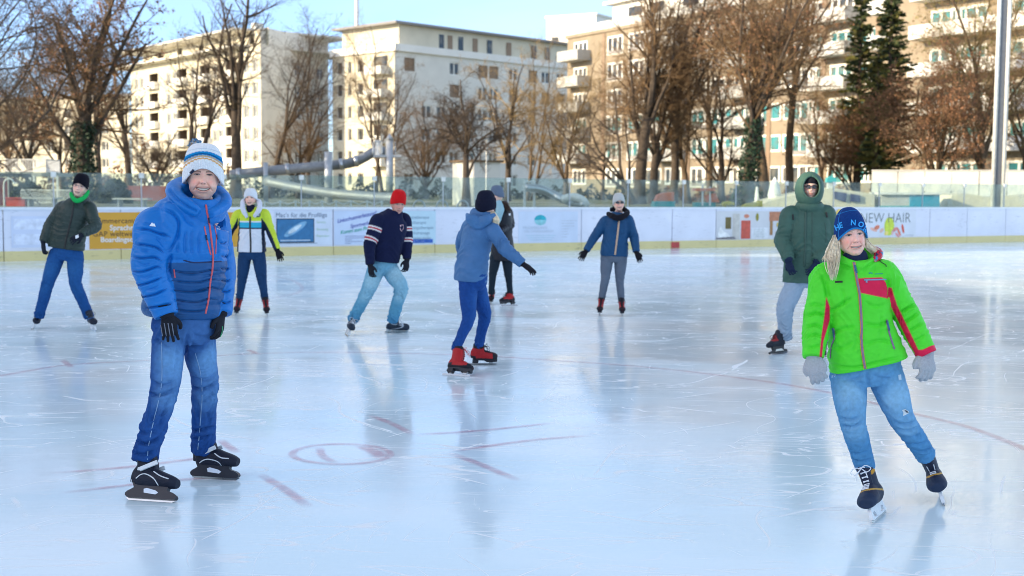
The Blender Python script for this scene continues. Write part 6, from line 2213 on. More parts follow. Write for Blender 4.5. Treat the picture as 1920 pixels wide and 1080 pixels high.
# jacket
UB = (.006, .165, .53); NB = (.007, .080, .25)
up = Vector((0, 0, 1))
tor = Torso([(P(341, 594, Y0), .205, .150), (P(343, 560, Y0), .215, .165), (P(347, 510, Y0), .212, .170), (P(350, 455, Y0 - .01), .222, .175), (P(352, 420, Y0 - .01), .215, .165), (P(360, 400, Y0), .165, .135), (P(371, 385, Y0), .11, .10)],
            J['S'], 'torso', n=120, mod=lambda s, L: np.where(s < .38, 1 - .07 + .11 * np.abs(np.sin(s * PI / .085)) ** .38, 1.0))
sl = []
for k, rr in (('a', (.090, .100, .099, .096, .084, .064)), ('b', (.098, .095, .088, .085, .078, .06))):
    s_, e_, w_ = J['s' + k], J['e' + k], J['w' + k]
    cc = s_ + (J['neck'] - s_) * .28 - Vector((0, 0, .03))
    sl.append(Limb([cc, s_, s_.lerp(e_, .5), e_, e_.lerp(w_, .5), w_], rr, 'sleeve', n=110, seg=26, ref=tuple(J['F']), mod=quilts(.088, .02)))
nk = P(371, 392, Y0)
hoodroll = Limb([P(372, 400, Y0 - .17), P(350, 385, Y0 - .16), P(330, 366, Y0 - .06), P(331, 352, Y0 + .08), P(352, 346, Y0 + .18), P(384, 350, Y0 + .20), P(411, 362, Y0 + .13), P(424, 378, Y0 + .03), P(412, 392, Y0 - .05), P(394, 402, Y0 - .13)], [.026, .037, .045, .050, .048, .045, .038, .033, .031, .024], 'hood', n=60, seg=18)
col_ring = ring(nk, J['S'], J['F'], up, .125, .118, .042, back=.035, front=-.035, tubeb=.058)
col2 = ring(nk + up * .045, J['S'], J['F'], up, .105, .105, .030, back=.05, front=-.03, tubeb=.05)


def jc(I):
    V = I['V']; col = np.repeat(np.array([UB], dtype=float), len(V), 0)
    tz = I['lid'] == 0
    zs = V[:, 2]
    cut = P(400, 492, Y0 - .15).z + .0 * V[:, 0]
    setc(col, tz & (zs < cut), NB)
    # navy flank under the arm
    setc(col, tz & (np.abs(I['phi']) > 1.15) & (zs < cut + .16) & (I['s'] < .52), NB)
    n = npnoise(V, 18, 4)[:, None] * .06
    return np.clip(col * (1 + n), 0, 1)


QL = [[(256, 430), (275, 430), (297, 437), (320, 445)], [(250, 457), (271, 459), (292, 463), (308, 474)], [(245, 481), (265, 484), (288, 482), (304, 489)], [(244, 508), (265, 510), (294, 500), (303, 503)],
      [(250, 537), (270, 533), (290, 526), (304, 519)], [(260, 559), (275, 556), (293, 551), (313, 541)], [(270, 578), (283, 577), (300, 574), (322, 568)]]
QT = [[(322, 508), (345, 512), (372, 512), (396, 507), (412, 508)], [(322, 526), (345, 529), (372, 530), (394, 524), (412, 526)], [(322, 543), (345, 546), (372, 546), (394, 540), (412, 543)], [(324, 561), (345, 566), (372, 567), (391, 561), (408, 562)], [(330, 580), (350, 584), (372, 584), (388, 580)],
      [(414, 503), (421, 505), (430, 502)], [(414, 525), (422, 527), (432, 524)], [(416, 545), (424, 547), (434, 543)], [(416, 566), (424, 568), (434, 564)], [(415, 480), (421, 482), (428, 478)], [(412, 455), (419, 457), (426, 453)]]
JC = [(q, .012, 2.0) for q in QL] + [(q, .009, 2.0) for q in QT] + [([(300, 390), (322, 398), (334, 412), (335, 430), (326, 457), (313, 476)], .012, 2.6), ([(330, 372), (345, 382), (362, 392), (378, 396)], .012, 3), ([(318, 350), (322, 362), (336, 378)], .010, 3),
      ([(338, 432), (334, 450), (332, 475)], .007, 3), ([(350, 430), (346, 455), (348, 480)], .006, 3), ([(362, 425), (358, 450), (361, 482)], .005, 3), ([(375, 432), (372, 455), (374, 484)], .005, 2.5), ([(345, 402), (352, 415), (366, 424)], .007, 3), ([(407, 430), (409, 455), (407, 482)], .005, 2.5), ([(322, 474), (316, 500), (320, 530)], .010, 3),
      ([(262, 466), (268, 470), (280, 470)], .005, 2), ([(258, 492), (270, 497), (282, 494)], .005, 2), ([(262, 520), (275, 520), (288, 514)], .005, 2), ([(272, 545), (284, 542), (298, 536)], .005, 2), ([(290, 444), (300, 452), (306, 462)], .005, 2), ([(268, 418), (278, 420), (290, 424)], .005, 2.4)]
jk = build_garment('jacket', [tor] + sl, .0052, M['puffer'], root, jc, creases=JC, extra=[col_ring, col2, hoodroll.mesh], fold=[('sleeve', .5, .5, .0012, .045), ('torso', .85, .2, .002, .05)], seed=2, lump=.003, lumpf=12, smooth=2)
for q in QL + QT: stroke('quilt_seam', jk, q, .0014, flat('seam_blue' if q in QL else 'seam_dnavy', (.006, .08, .36) if q in QL else (.004, .03, .13)), root, n=5, lift=.1)  # stitched seams, coloured darker to paint shade into the quilting grooves
zc = flat('zip_coral', (.62, .10, .12), .5)
stroke('front_zip', jk, [(386, 384), (388, 398), (391, 412), (395, 440), (399, 477), (398, 505), (394, 530), (391, 560), (385, 588)], .006, zc, root)
stroke('chest_zip', jk, [(383, 424), (386, 440), (390, 458), (395, 478)], .0042, zc, root); stroke('chest_zip', jk, [(402, 424), (405, 440), (405, 458), (404, 476)], .0042, zc, root)
for x, y in ((386, 441), (405, 440), (391, 408)):
    stroke('zip_pull', jk, [(x, y), (x + .5, y + 5), (x + 1, y + 9)], .005, flat('zip_dark', (.01, .02, .06)), root, lift=1.0)
stroke('pocket_zip', jk, [(326, 505), (327, 513), (328, 521)], .004, zc, root)
stroke('chest_seam', jk, [(344, 488), (360, 492), (380, 492), (398, 491), (415, 490)], .004, flat('seam_navy', (.004, .02, .09)), root)
# mountain emblem and small chest mark
mk = flat('logo_white', (.78, .82, .86))
def tri(pts): return (pts, [list(range(len(pts)))])
decal('mountain_emblem', jk, tri([(280, 424), (285, 417), (287, 420), (289, 418.5), (292, 425)][::-1]), mk, root)
decal('chest_emblem', jk, tri([(407.5, 427), (409, 423.5), (411, 423.5), (412.5, 427)][::-1]), mk, root)
decal('chest_emblem_bar', jk, tri([(407, 428.5), (413, 428.5), (413, 431), (407, 431)][::-1]), mk, root)
# trousers
TC = [([(276, 734), (292, 741), (310, 738), (332, 728)], .014, 3), ([(284, 714), (300, 722), (314, 721), (328, 712)], .010, 3), ([(252, 823), (270, 832), (286, 828), (302, 819)], .015, 3), ([(258, 806), (272, 812), (290, 808)], .009, 3), ([(248, 846), (268, 852), (292, 846)], .010, 3),
      ([(345, 668), (350, 645), (352, 622)], .010, 3), ([(286, 632), (304, 642), (322, 655)], .007, 3), ([(356, 722), (370, 730), (388, 728), (411, 713)], .014, 3), ([(358, 704), (374, 712), (392, 710), (409, 697)], .009, 3), ([(358, 808), (380, 806), (403, 800)], .014, 3), ([(358, 824), (376, 822), (396, 817)], .010, 3), ([(376, 756), (388, 749), (403, 739)], .009, 3),
      ([(300, 760), (290, 775), (282, 795)], .007, 4), ([(318, 745), (308, 770), (298, 800)], .007, 3), ([(366, 745), (372, 765), (370, 790)], .007, 3), ([(388, 770), (392, 785), (388, 800)], .006, 3), ([(330, 640), (332, 670), (328, 700)], .006, 4), ([(356, 640), (368, 650), (384, 652)], .006, 3), ([(360, 625), (375, 632), (395, 630)], .006, 3), ([(295, 660), (300, 685), (296, 705)], .005, 4)]
fd = [('leg', .50, .06, .004, .06), ('leg', .94, .05, .005, .05), ('leg', .84, .08, .003, .05), ('leg', .10, .08, .006, .06), ('leg', .7, .2, .005, .08)]
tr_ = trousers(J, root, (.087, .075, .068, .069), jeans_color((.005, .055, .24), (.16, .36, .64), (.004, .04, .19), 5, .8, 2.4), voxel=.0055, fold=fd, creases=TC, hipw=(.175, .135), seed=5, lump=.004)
for pts in ([(366, 662), (376, 700), (379, 740), (375, 800), (371, 843)], [(303, 640), (304, 700), (300, 740), (288, 790), (278, 840), (276, 870)]):
    stroke('trouser_seam', tr_, pts, .0028, flat('seam_pale', (.20, .34, .55)), root, n=5)
BK = (.014, .015, .022)
glove('glove', P(313, 592, Y0 - .25), P(322, 648, Y0 - .22), J['S'] * -.6 + Vector((.3, .9, 0)), root, BK, thumb_side=1, size=1.0, curl=.22, cuffr=.042)
glove('glove', P(415, 590, Y0 + .05), P(411, 648, Y0 + .0), Vector((-1, .2, 0)), root, BK, thumb_side=-1, size=.98, curl=.45, cuffr=.040)
gl = [o for o in root.children if o.name.startswith('glove')]
for dx in (-12, -5, 2, 9): stroke('glove_rib', gl[0], [(313 + dx, 606), (315 + dx, 618), (317 + dx, 630)], .0028, flat('glove_grey', (.16, .18, .24)), gl[0], n=5)
stroke('glove_print', gl[1], [(417, 612), (416, 622), (413, 632)], .0035, flat('print_green', (.05, .38, .16)), gl[1], n=5)
RC = dict(boot=(.014, .018, .034), trim=(.62, .66, .72), holder=(.015, .018, .03), lace=None)
s1 = skate('rec', G(327, 943), G(237, 937), J['ana'], root, .285, RC, width=.052)
s2 = skate('rec', G(447, 901), G(360, 896), J['anb'], root, .285, RC, width=.052)
for s_, ls in ((s1, ([(255, 897), (264, 890), (274, 889), (288, 897), (297, 910)], [(288, 884), (300, 892), (316, 898)], [(246, 899), (250, 908), (267, 915)])), (s2, ([(374, 868), (381, 863), (392, 861), (409, 866), (418, 877)], [(402, 850), (414, 858), (429, 860)]))):
    for q in ls: stroke('piping', s_, q, .0034, flat('strap_white', (.66, .70, .74)), s_, n=5)


def bobble(v, p):
    c = np.repeat(np.array([(.84, .85, .87)]), len(v), 0)
    w_ = v + .006 * np.sin(p * 30)
    setc(c, (w_ > .24) & (w_ < .275), (.78, .42, .12)); setc(c, (w_ > .295) & (w_ < .325), (.66, .44, .22)); setc(c, (w_ > .325) & (w_ < .345), (.42, .42, .40))
    setc(c, (w_ > .35) & (w_ < .46), (.01, .28, .62)); setc(c, (w_ > .365) & (w_ < .395), (.01, .10, .28)); setc(c, (w_ > .55) & (w_ < .565), (.5, .58, .66))
    return c


ht_ = put_hat(root, hf, bobble, ef=.029, es=-.045, eb=-.05, top=.165, wid=.099, fwd=.112, back=.118, cuff=.2, cuff_t=.003, ribs=60, rib_a=.0022, px_=.46, rows=60, cols=240)
rng = random.Random(9)
pc = hf.w(-.040, -.045, .158)
st = []
for i in range(420):
    v = Vector((rng.gauss(0, 1), rng.gauss(0, 1), rng.gauss(0, 1))).normalized()
    st.append((pc + v * .008, pc + v * .022 + Vector((rng.gauss(0, .003), rng.gauss(0, .003), -.002)), pc + v * rng.uniform(.032, .042) + Vector((rng.gauss(0, .004), rng.gauss(0, .004), rng.gauss(-.003, .004)))))
for nm, mm, part in (('pompom', flat('yarn_blue', (.02, .20, .42), .95), st[:230]), ('pompom', flat('yarn_white', (.65, .68, .70), .95), st[230:350]), ('pompom', flat('yarn_ochre', (.55, .33, .12), .95), st[350:])):
    hair_strands(nm, ht_, part, mm, r=.0034)
stroke('hat_label', ht_, [(357, 325), (360, 322), (363, 319)], .008, flat('zip_dark', (.01, .02, .06)), ht_, n=6)

# ============ 2. woman in the bright green jacket =====================
Y0 = 6.5
root = person('blonde woman in a bright green ski jacket and blue woolly hat gliding in light jeans', Y0, (1690, 965))
J = joints(Y0, dict(neck=(1604, 492), sa=(1548, 523, .03), ea=(1532, 598, -.02), wa=(1526, 664, -.10), sb=(1655, 516, -.02), eb=(1697, 585, .0), wb=(1735, 658, -.06),
                    ha=(1590, 700, .02), hb=(1658, 698, .0), ka=(1598, 788, -.10), kb=(1690, 782, -.02), ana=(1621, 872, .03), anb=(1735, 852, .12)), 2)
hf = Fr(P(1595, 441, Y0 - .0), yaw=0, pitch=4, roll=-8, scale=.90)
body_mesh(hf, J, root, dict(skin=(.92, .54, .44), lips=(.50, .17, .16), brow=(.30, .20, .13), smile=.95, gap=.0027, mouthw=.029, lipa=.45, jaw=.10, squint=.8, rows=220, cols=300, eye=(.03, .04, .05), broww=.8, lash=.9, fat=.98))
GR = (.085, .72, .035); PK = (.72, .012, .07)
tor = Torso([(P(1627, 683, Y0), .198, .135), (P(1622, 660, Y0), .188, .135), (P(1615, 620, Y0), .165, .125), (P(1611, 585, Y0), .158, .122), (P(1607, 550, Y0), .172, .128), (P(1605, 522, Y0), .165, .118), (P(1604, 503, Y0), .115, .09), (P(1603, 488, Y0), .078, .078)], J['S'], 'torso', n=100)
sl = []
for k, rr in (('a', (.075, .082, .074, .070, .066, .056, .052)), ('b', (.075, .080, .072, .066, .062, .054, .052))):
    s_, e_, w_ = J['s' + k], J['e' + k], J['w' + k]
    cc = s_ + (J['neck'] - s_) * .35 - Vector((0, 0, .035))
    sl.append(Limb([cc, s_, s_.lerp(e_, .5), e_, e_.lerp(w_, .5), w_, w_ + (w_ - e_).normalized() * .02], rr, 'sleeve', n=80, seg=24, ref=tuple(J['F'])))
c1 = ring(P(1605, 489, Y0), J['S'], J['F'], Vector((0, 0, 1)), .088, .080, .028, back=.04, front=-.034, tubeb=.04)


def gc(I):
    V = I['V']; col = np.repeat(np.array([GR], dtype=float), len(V), 0)
    x, y, vis = I['px'], I['py'], I['vis']
    blend(col, insoft(x, y, [(1606, 522), (1670, 519), (1665, 560), (1612, 549)]) * vis * (I['lid'] == 0), PK)
    sB = I['lid'] == 2; sA = I['lid'] == 1
    blend(col, sB * insoft(x, y, [(1664, 538), (1672, 540), (1682, 572), (1697, 603), (1722, 656), (1745, 654), (1746, 668), (1718, 668), (1702, 640), (1682, 598), (1664, 562)]) * vis, PK)
    setc(col, sB & (I['s'] > I['s'][sB].max() - .03) , PK)
    blend(col, sA * insoft(x, y, [(1549, 556), (1556, 575), (1556, 600), (1544, 640), (1541, 672), (1536, 672), (1540, 630), (1546, 590)]), PK)
    return col


fdj = [('sleeve', .50, .13, .0035, .038), ('sleeve', .80, .15, .0025, .035), ('torso', .35, .25, .003, .07), ('torso', .12, .1, .004, .05), ('sleeve', .2, .15, .004, .05)]
GC_ = [([(1511, 594), (1530, 587), (1552, 593)], .012, 2.6), ([(1510, 614), (1530, 609), (1545, 617)], .011, 2.6), ([(1510, 633), (1527, 627), (1543, 633)], .009, 2.4), ([(1512, 653), (1526, 650), (1540, 646)], .007, 2.4), ([(1538, 511), (1548, 535), (1552, 560)], .009, 3.2), ([(1516, 575), (1528, 570), (1545, 574)], .007, 2.6),
      ([(1686, 588), (1703, 577), (1718, 569)], .012, 2.6), ([(1692, 606), (1706, 598), (1722, 586)], .011, 2.6), ([(1702, 621), (1714, 615), (1729, 605)], .008, 2.4), ([(1712, 640), (1725, 634), (1736, 626)], .006, 2.4), ([(1664, 520), (1668, 545), (1666, 565)], .009, 3),
      ([(1556, 586), (1580, 570), (1600, 557)], .009, 3.4), ([(1556, 628), (1578, 617), (1606, 613)], .008, 3.4), ([(1617, 604), (1645, 611), (1671, 599)], .008, 3.2), ([(1622, 647), (1650, 638), (1676, 645)], .007, 3.2), ([(1556, 682), (1598, 689), (1646, 679), (1697, 667)], .007, 2.2), ([(1617, 510), (1630, 497), (1647, 484)], .008, 2.8), ([(1570, 492), (1582, 499), (1596, 503)], .008, 2.8),
      ([(1620, 565), (1640, 575), (1662, 570)], .006, 3), ([(1562, 655), (1585, 650), (1604, 640)], .006, 3.2), ([(1575, 540), (1582, 556), (1580, 575)], .005, 3.4), ([(1650, 590), (1655, 610), (1650, 630)], .005, 3), ([(1600, 660), (1606, 640), (1604, 620)], .004, 3)]
jk = build_garment('jacket', [tor] + sl, .0046, M['shell'], root, gc, creases=GC_, extra=[c1], fold=fdj, seed=4, lump=.0045, lumpf=13, smooth=2)
zg = flat('zip_mauve', (.24, .16, .26), .5); zo = flat('zip_orange', (.70, .25, .06), .6)
zl = [(1601, 492), (1604, 510), (1607, 528), (1611, 550), (1613, 573), (1615, 610), (1615, 640), (1618, 668), (1622, 691)]
stroke('front_zip', jk, zl, .0085, zo, root, n=6, flatf=.25); stroke('front_zip', jk, zl, .0055, zg, root, n=6, lift=.9)
stroke('zip_pull', jk, [(1603, 497), (1605, 505), (1606, 513)], .005, flat('pull_blue', (.03, .12, .25)), root, lift=1.6)
stroke('pocket_zip', jk, [(1620, 525), (1640, 524.5), (1662, 524)], .004, flat('zip_bluegrey', (.20, .32, .50)), root)
stroke('zip_pull', jk, [(1624, 525), (1624, 530)], .005, flat('zip_bluegrey', (.20, .32, .50)), root, lift=1.2, k=6)
for px_ in ([(1563, 615), (1565, 632), (1559, 650), (1557, 672)], [(1662, 600), (1666, 620), (1672, 640), (1677, 655)]):
    stroke('pocket_zip', jk, px_, .0055, zg, root)
    stroke('zip_pull', jk, px_[:2], .005, flat('pull_blue', (.03, .12, .25)), root, lift=1.5, k=6)
decal('badge', jk, tri([(1566, 527), (1580, 526.5), (1580, 530), (1566, 530.5)][::-1]), flat('badge_black', (.02, .02, .02)), root)
stroke('chest_print', jk, [(1629, 513), (1632, 511.5), (1636, 513)], .003, flat('print_teal', (.02, .34, .30)), root)
stroke('chest_print', jk, [(1640, 514), (1647, 513.5), (1655, 513)], .0022, flat('print_teal', (.02, .34, .30)), root)
decal('cuff_tab', jk, tri([(1740, 655), (1748, 654.5), (1749, 663), (1741, 664)][::-1]), flat('tab_blue', (.04, .28, .48)), root)
stroke('hood_cord', jk, [(1647, 485), (1652, 492), (1660, 497), (1662, 500)], .0024, flat('badge_black', (.02, .02, .02)), root, n=5, lift=1.5)
# patterned hood lining and dark neck warmer
L1 = ring(P(1604, 484, Y0 - .005), J['S'], J['F'], Vector((0, 0, 1)), .071, .070, .022, back=.05, front=-.0, tubeb=.03)
build_garment('neck_warmer', [Limb([P(1604, 500, Y0), P(1603, 485, Y0 - .01), P(1601, 475, Y0)], [.062, .066, .060], 'nw', n=14)], .006, M['cloth'], root, (.012, .02, .06), seed=3, lump=.002)


def lining(I):
    V = I['V']; n = npnoise(V, 60, 3); n2 = npnoise(V, 70, 8)
    col = np.repeat(np.array([(.62, .02, .05)]), len(V), 0); setc(col, n > .35, (.04, .25, .45)); setc(col, n2 > .55, (.75, .35, .35)); setc(col, n2 < -.6, (.02, .03, .10))
    return col


hl = Limb([P(1566, 490, Y0 + .06), P(1575, 486, Y0 + .10), P(1605, 474, Y0 + .13), P(1634, 470, Y0 + .08), P(1647, 476, Y0 + .0), P(1640, 488, Y0 - .06)], [.018, .024, .03, .028, .024, .014], 'lining', n=40, seg=14)
build_garment('hood_lining', [hl], .005, M['shell'], root, lining, seed=6, lump=.004, lumpf=30, smooth=1)
# jeans
WC = [([(1575, 797), (1597, 801), (1619, 790)], .010, 2.8), ([(1573, 783), (1593, 787), (1612, 782)], .008, 2.8), ([(1671, 790), (1693, 797), (1719, 790)], .011, 2.8), ([(1676, 801), (1700, 808), (1723, 800)], .009, 2.6), ([(1686, 817), (1709, 821), (1728, 812)], .008, 2.6), ([(1624, 696), (1628, 712), (1628, 728)], .008, 3), ([(1632, 700), (1656, 710), (1676, 708)], .005, 3), ([(1620, 702), (1600, 712), (1576, 712)], .005, 3),
      ([(1598, 862), (1615, 866), (1636, 860)], .008, 2.4), ([(1594, 848), (1610, 852), (1630, 846)], .006, 2.4), ([(1716, 846), (1732, 846), (1750, 836)], .008, 2.4), ([(1708, 832), (1724, 834), (1742, 825)], .006, 2.4), ([(1640, 735), (1652, 755), (1668, 772)], .005, 3.4), ([(1590, 735), (1596, 760), (1592, 780)], .004, 3.4)]
fd = [('leg', .50, .07, .003, .045), ('leg', .95, .05, .003, .035), ('leg', .10, .07, .004, .05), ('leg', .75, .15, .004, .05)]
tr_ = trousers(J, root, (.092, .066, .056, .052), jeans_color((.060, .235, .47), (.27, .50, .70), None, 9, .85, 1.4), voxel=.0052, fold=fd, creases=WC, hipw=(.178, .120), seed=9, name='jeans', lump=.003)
decal('knee_rip', tr_, tri([(1691, 769), (1697, 767), (1704, 771), (1703, 775), (1697, 778), (1693, 780), (1694, 774)][::-1]), flat('rip_white', (.66, .72, .76)), root)
decal('knee_rip_hole', tr_, tri([(1695, 768.5), (1700, 770), (1703, 774), (1699, 773.5)][::-1]), flat('rip_dark', (.03, .04, .07)), root, off=.004)
decal('thigh_rip', tr_, tri([(1684, 703), (1689, 702), (1690, 712), (1685, 713)][::-1]), flat('rip_pale', (.50, .64, .76)), root)
decal('thigh_rip', tr_, tri([(1560, 704), (1567, 702), (1566, 706), (1560, 708)][::-1]), flat('rip_pale', (.50, .64, .76)), root)
GY = (.40, .42, .45)
glove('mitten_glove', P(1526, 668, Y0 - .10), P(1537, 722, Y0 - .16), Vector((.35, .9, 0)), root, GY, thumb_side=-1, size=.95, curl=.55, m='knit', cuffr=.047, fat=1.32)
glove('mitten_glove', P(1737, 664, Y0 - .06), P(1741, 717, Y0 - .14), Vector((-.3, .9, 0)), root, GY, thumb_side=-1, size=.95, curl=.5, m='knit', cuffr=.046, fat=1.32)
HC = dict(boot=(.018, .026, .055), toe=(.02, .035, .075), trim=(.55, .32, .06), accent=(.60, .28, .02), holder=(.74, .78, .82), lace=(.78, .82, .88))
skate('hockey', G(1634, 984), G(1664, 958), J['ana'], root, .28, HC, width=.058)
skate('hockey', G(1773, 955), G(1764, 922), J['anb'], root, .28, HC, width=.058)


def north(v, p):
    c = np.repeat(np.array([(.008, .045, .20)]), len(v), 0)
    setc(c, v < .035, (.02, .25, .62)); setc(c, (v > .60) & (v < .625), (.02, .22, .55)); setc(c, np.abs(p + 1.1) < .03 + 0 * v, (.02, .18, .48)); setc(c, (np.abs(p - .55) < .02) & (v > .7), (.02, .2, .5))
    return c


ht_ = put_hat(root, hf, north, ef=.031, es=-.030, eb=-.045, top=.160, wid=.089, fwd=.103, back=.108, cuff=None, ribs=90, rib_a=.0008, px_=.72, rows=60, cols=240, pts_top=.15)
lt = flat('letter_blue', (.03, .36, .80), .85)
for ch, x, y, r in (('T', 1563.2, 438, .5), ('H', 1567.6, 433, .38), ('E', 1575, 428, .24), ('N', 1594.5, 422, -.05), ('O', 1607.5, 424, -.30), ('R', 1616.5, 431, -.55)):
    V2, F2 = text_px(ch, x, y, 14.5, r, .92 if ch != 'T' else .7, .028)
    decal('lettering', ht_, (V2, F2), lt, ht_, off=.0028)
# hair
rng = random.Random(3)


def tress(clumps, per, path, sx, ends, r):
    st = []
    for c_ in range(clumps):
        q = rng.gauss(0, 1); ln = rng.uniform(*ends); w_ = rng.uniform(-.6, .6); dz = rng.uniform(-.03, .03)
        for k in range(per):
            pts = []
            for i, (x, y, z, sp) in enumerate(path):
                f = i / (len(path) - 1)
                pts.append(P(x + q * sp * sx + rng.gauss(0, .55) * (1.0 - .35 * f) + w_ * math.sin(f * 6 + q), y + ln * f ** 2 + rng.gauss(0, .8), Y0 + z + dz * (.3 + f * .5) + rng.gauss(0, .003)))
            st.append(pts)
    return st


LP = [(1567, 442, .0, 1.6), (1565, 458, -.035, 3.2), (1562, 474, -.060, 4.4), (1560, 490, -.090, 4.8), (1560, 504, -.115, 4.0), (1561, 518, -.135, 2.6)]
st = tress(230, 4, LP, 1.05, (-30, 8), .0014)
st += tress(5, 7, [(1563, 450, 0, 1), (1555, 466, -.02, 2), (1548, 480, -.04, 3), (1542, 494, -.06, 4)], 1.0, (-12, 4), .001)
hair_strands('hair', root, st, M['hair_blond'], r=.0017)
st = tress(70, 4, [(1620, 442, .02, 1.0), (1625, 453, -.01, 2.0), (1631, 463, -.015, 3.2), (1640, 471, -.0, 3.6), (1646, 476, .01, 3.4)], 1.0, (-4, 3), .001)
hair_strands('hair', root, st, M['hair_blond'], r=.0015)


# ============ generic smaller skaters ================================
def simple_person(label, Y0, foot, jd, yaw, head, headargs, torso, sleeve_r, jname, jm, jcol, leg_r, legcol, legm, hat, hatcol, glv, glcol, sk, collar=None, voxel=.009, jfold=None, lfold=None, jmod=None, smod=None, seed=1, hipw=(.165, .115), extra=None, legname='jeans', cuffr=.036, gsize=.95, tmod=None, arms='ab', tex=2.4):
    root = person(label, Y0, foot)
    J = joints(Y0, jd, yaw)
    hf = Fr(P(head[0], head[1], Y0 + head[2]), yaw=head[3], pitch=head[4], roll=head[5], scale=head[6])
    ha = dict(rows=96, cols=128); ha.update(headargs)
    body_mesh(hf, J, root, ha, voxel=.018)
    to = Torso([(P(x, y, Y0 + dz), rx, ry) for (x, y, dz, rx, ry) in torso], J['S'], 'torso', n=90, mod=tmod, ex=tex)
    sl = []
    for k in arms:
        s_, e_, w_ = J['s' + k], J['e' + k], J['w' + k]
        cc = s_ + (J['neck'] - s_) * .35 - Vector((0, 0, .035))
        rr = sleeve_r
        sl.append(Limb([cc, s_, s_.lerp(e_, .5), e_, e_.lerp(w_, .5), w_], [rr[0] * .92, rr[0], (rr[0] + rr[1]) / 2, rr[1], (rr[1] + rr[2]) / 2, rr[2]], 'sleeve', n=70, seg=22, ref=tuple(J['F']), mod=smod))
    ex = []
    if collar: ex = [ring(P(c[0], c[1], Y0 + c[2]), J['S'], J['F'], Vector((0, 0, 1)), c[3], c[4], c[5], back=c[6], front=c[7], tubeb=c[8]) for c in collar]
    jk = build_garment(jname, [to] + sl, voxel, M[jm], root, jcol, extra=ex, fold=jfold or [('sleeve', .52, .15, .007, .045), ('torso', .3, .3, .005, .07), ('sleeve', .85, .12, .004, .04)], seed=seed, lump=.004, lumpf=12, smooth=2)
    tr_ = trousers(J, root, leg_r, legcol, m=legm, voxel=voxel, fold=lfold, hipw=hipw, seed=seed + 1, name=legname)
    ht_ = None
    if hat: ht_ = put_hat(root, hf, hatcol, rows=36, cols=110, **hat)
    for (w_, t_, n_, side, cu) in glv:
        glove('glove', P(w_[0], w_[1], Y0 + w_[2]), P(t_[0], t_[1], Y0 + t_[2]), n_, root, glcol, thumb_side=side, size=gsize, curl=cu, voxel=.0042, cuffr=cuffr, spread=.15)
    for (st_, toe, heel, an, ln, cs) in sk:
        skate(st_, G(*toe) if len(toe) == 2 else P(*toe), G(*heel) if len(heel) == 2 else P(*heel), J[an], root, ln, cs, voxel=.0055)
    return root, J, hf, jk, tr_, ht_


def glasses(root, hf, dark=True, name='sunglasses'):
    V = MB(); Lz = MB()
    for s in (-1, 1):
        pts = []
        for i in range(20):
            a = 2 * PI * i / 20
            x = .031 + .023 * np.sign(math.cos(a)) * abs(math.cos(a)) ** .8; u = -.002 + .0165 * np.sign(math.sin(a)) * abs(math.sin(a)) ** .8
            pts.append((s * x if True else x, .112 - .012 * (x / .05) ** 2 * 1.6, u))
            pts[-1] = (s * (.031 + .023 * math.copysign(abs(math.cos(a)) ** .8, math.cos(a))), .113 - 6.0 * (.031 + .023 * math.cos(a)) ** 2 * .9, -.002 + .0165 * math.copysign(abs(math.sin(a)) ** .8, math.sin(a)))
        W = [hf.w(*p) for p in pts]
        V.tube(W + [W[0]], [.0022 if dark else .0012] * 21, 5)
        if dark:
            W2 = [list(w_) for w_ in W] + [list(w_ - hf.F * .003) for w_ in W]
            n = 20
            Lz.add(W2, [list(range(n)), list(range(n, 2 * n))[::-1]] + [[i, i + n, (i + 1) % n + n, (i + 1) % n] for i in range(n)])
        V.tube([hf.w(s * .054, .098, .002), hf.w(s * .074, .05, .004), hf.w(s * .080, -.01, 0)], [.002] * 3, 5)
    V.tube([hf.w(-.009, .114, .002), hf.w(0, .116, .004), hf.w(.009, .114, .002)], [.002] * 3, 5)
    fr_ = V.build(name, flat('frame_black', (.02, .02, .025), .3) if dark else flat('frame_grey', (.10, .11, .13), .3), root, smooth=True)
    if dark: Lz.build('lens', M['lens'], fr_)


def std_skin(**k):
    d = dict(skin=SKIN, lips=(.45, .17, .15), brow=(.16, .10, .07), smile=.6, gap=.003)
    d.update(k); return d


RED = dict(boot=(.40, .018, .022), toe=(.012, .013, .02), tongue=(.03, .01, .015), holder=(.012, .013, .02), lace=(.02, .02, .03))

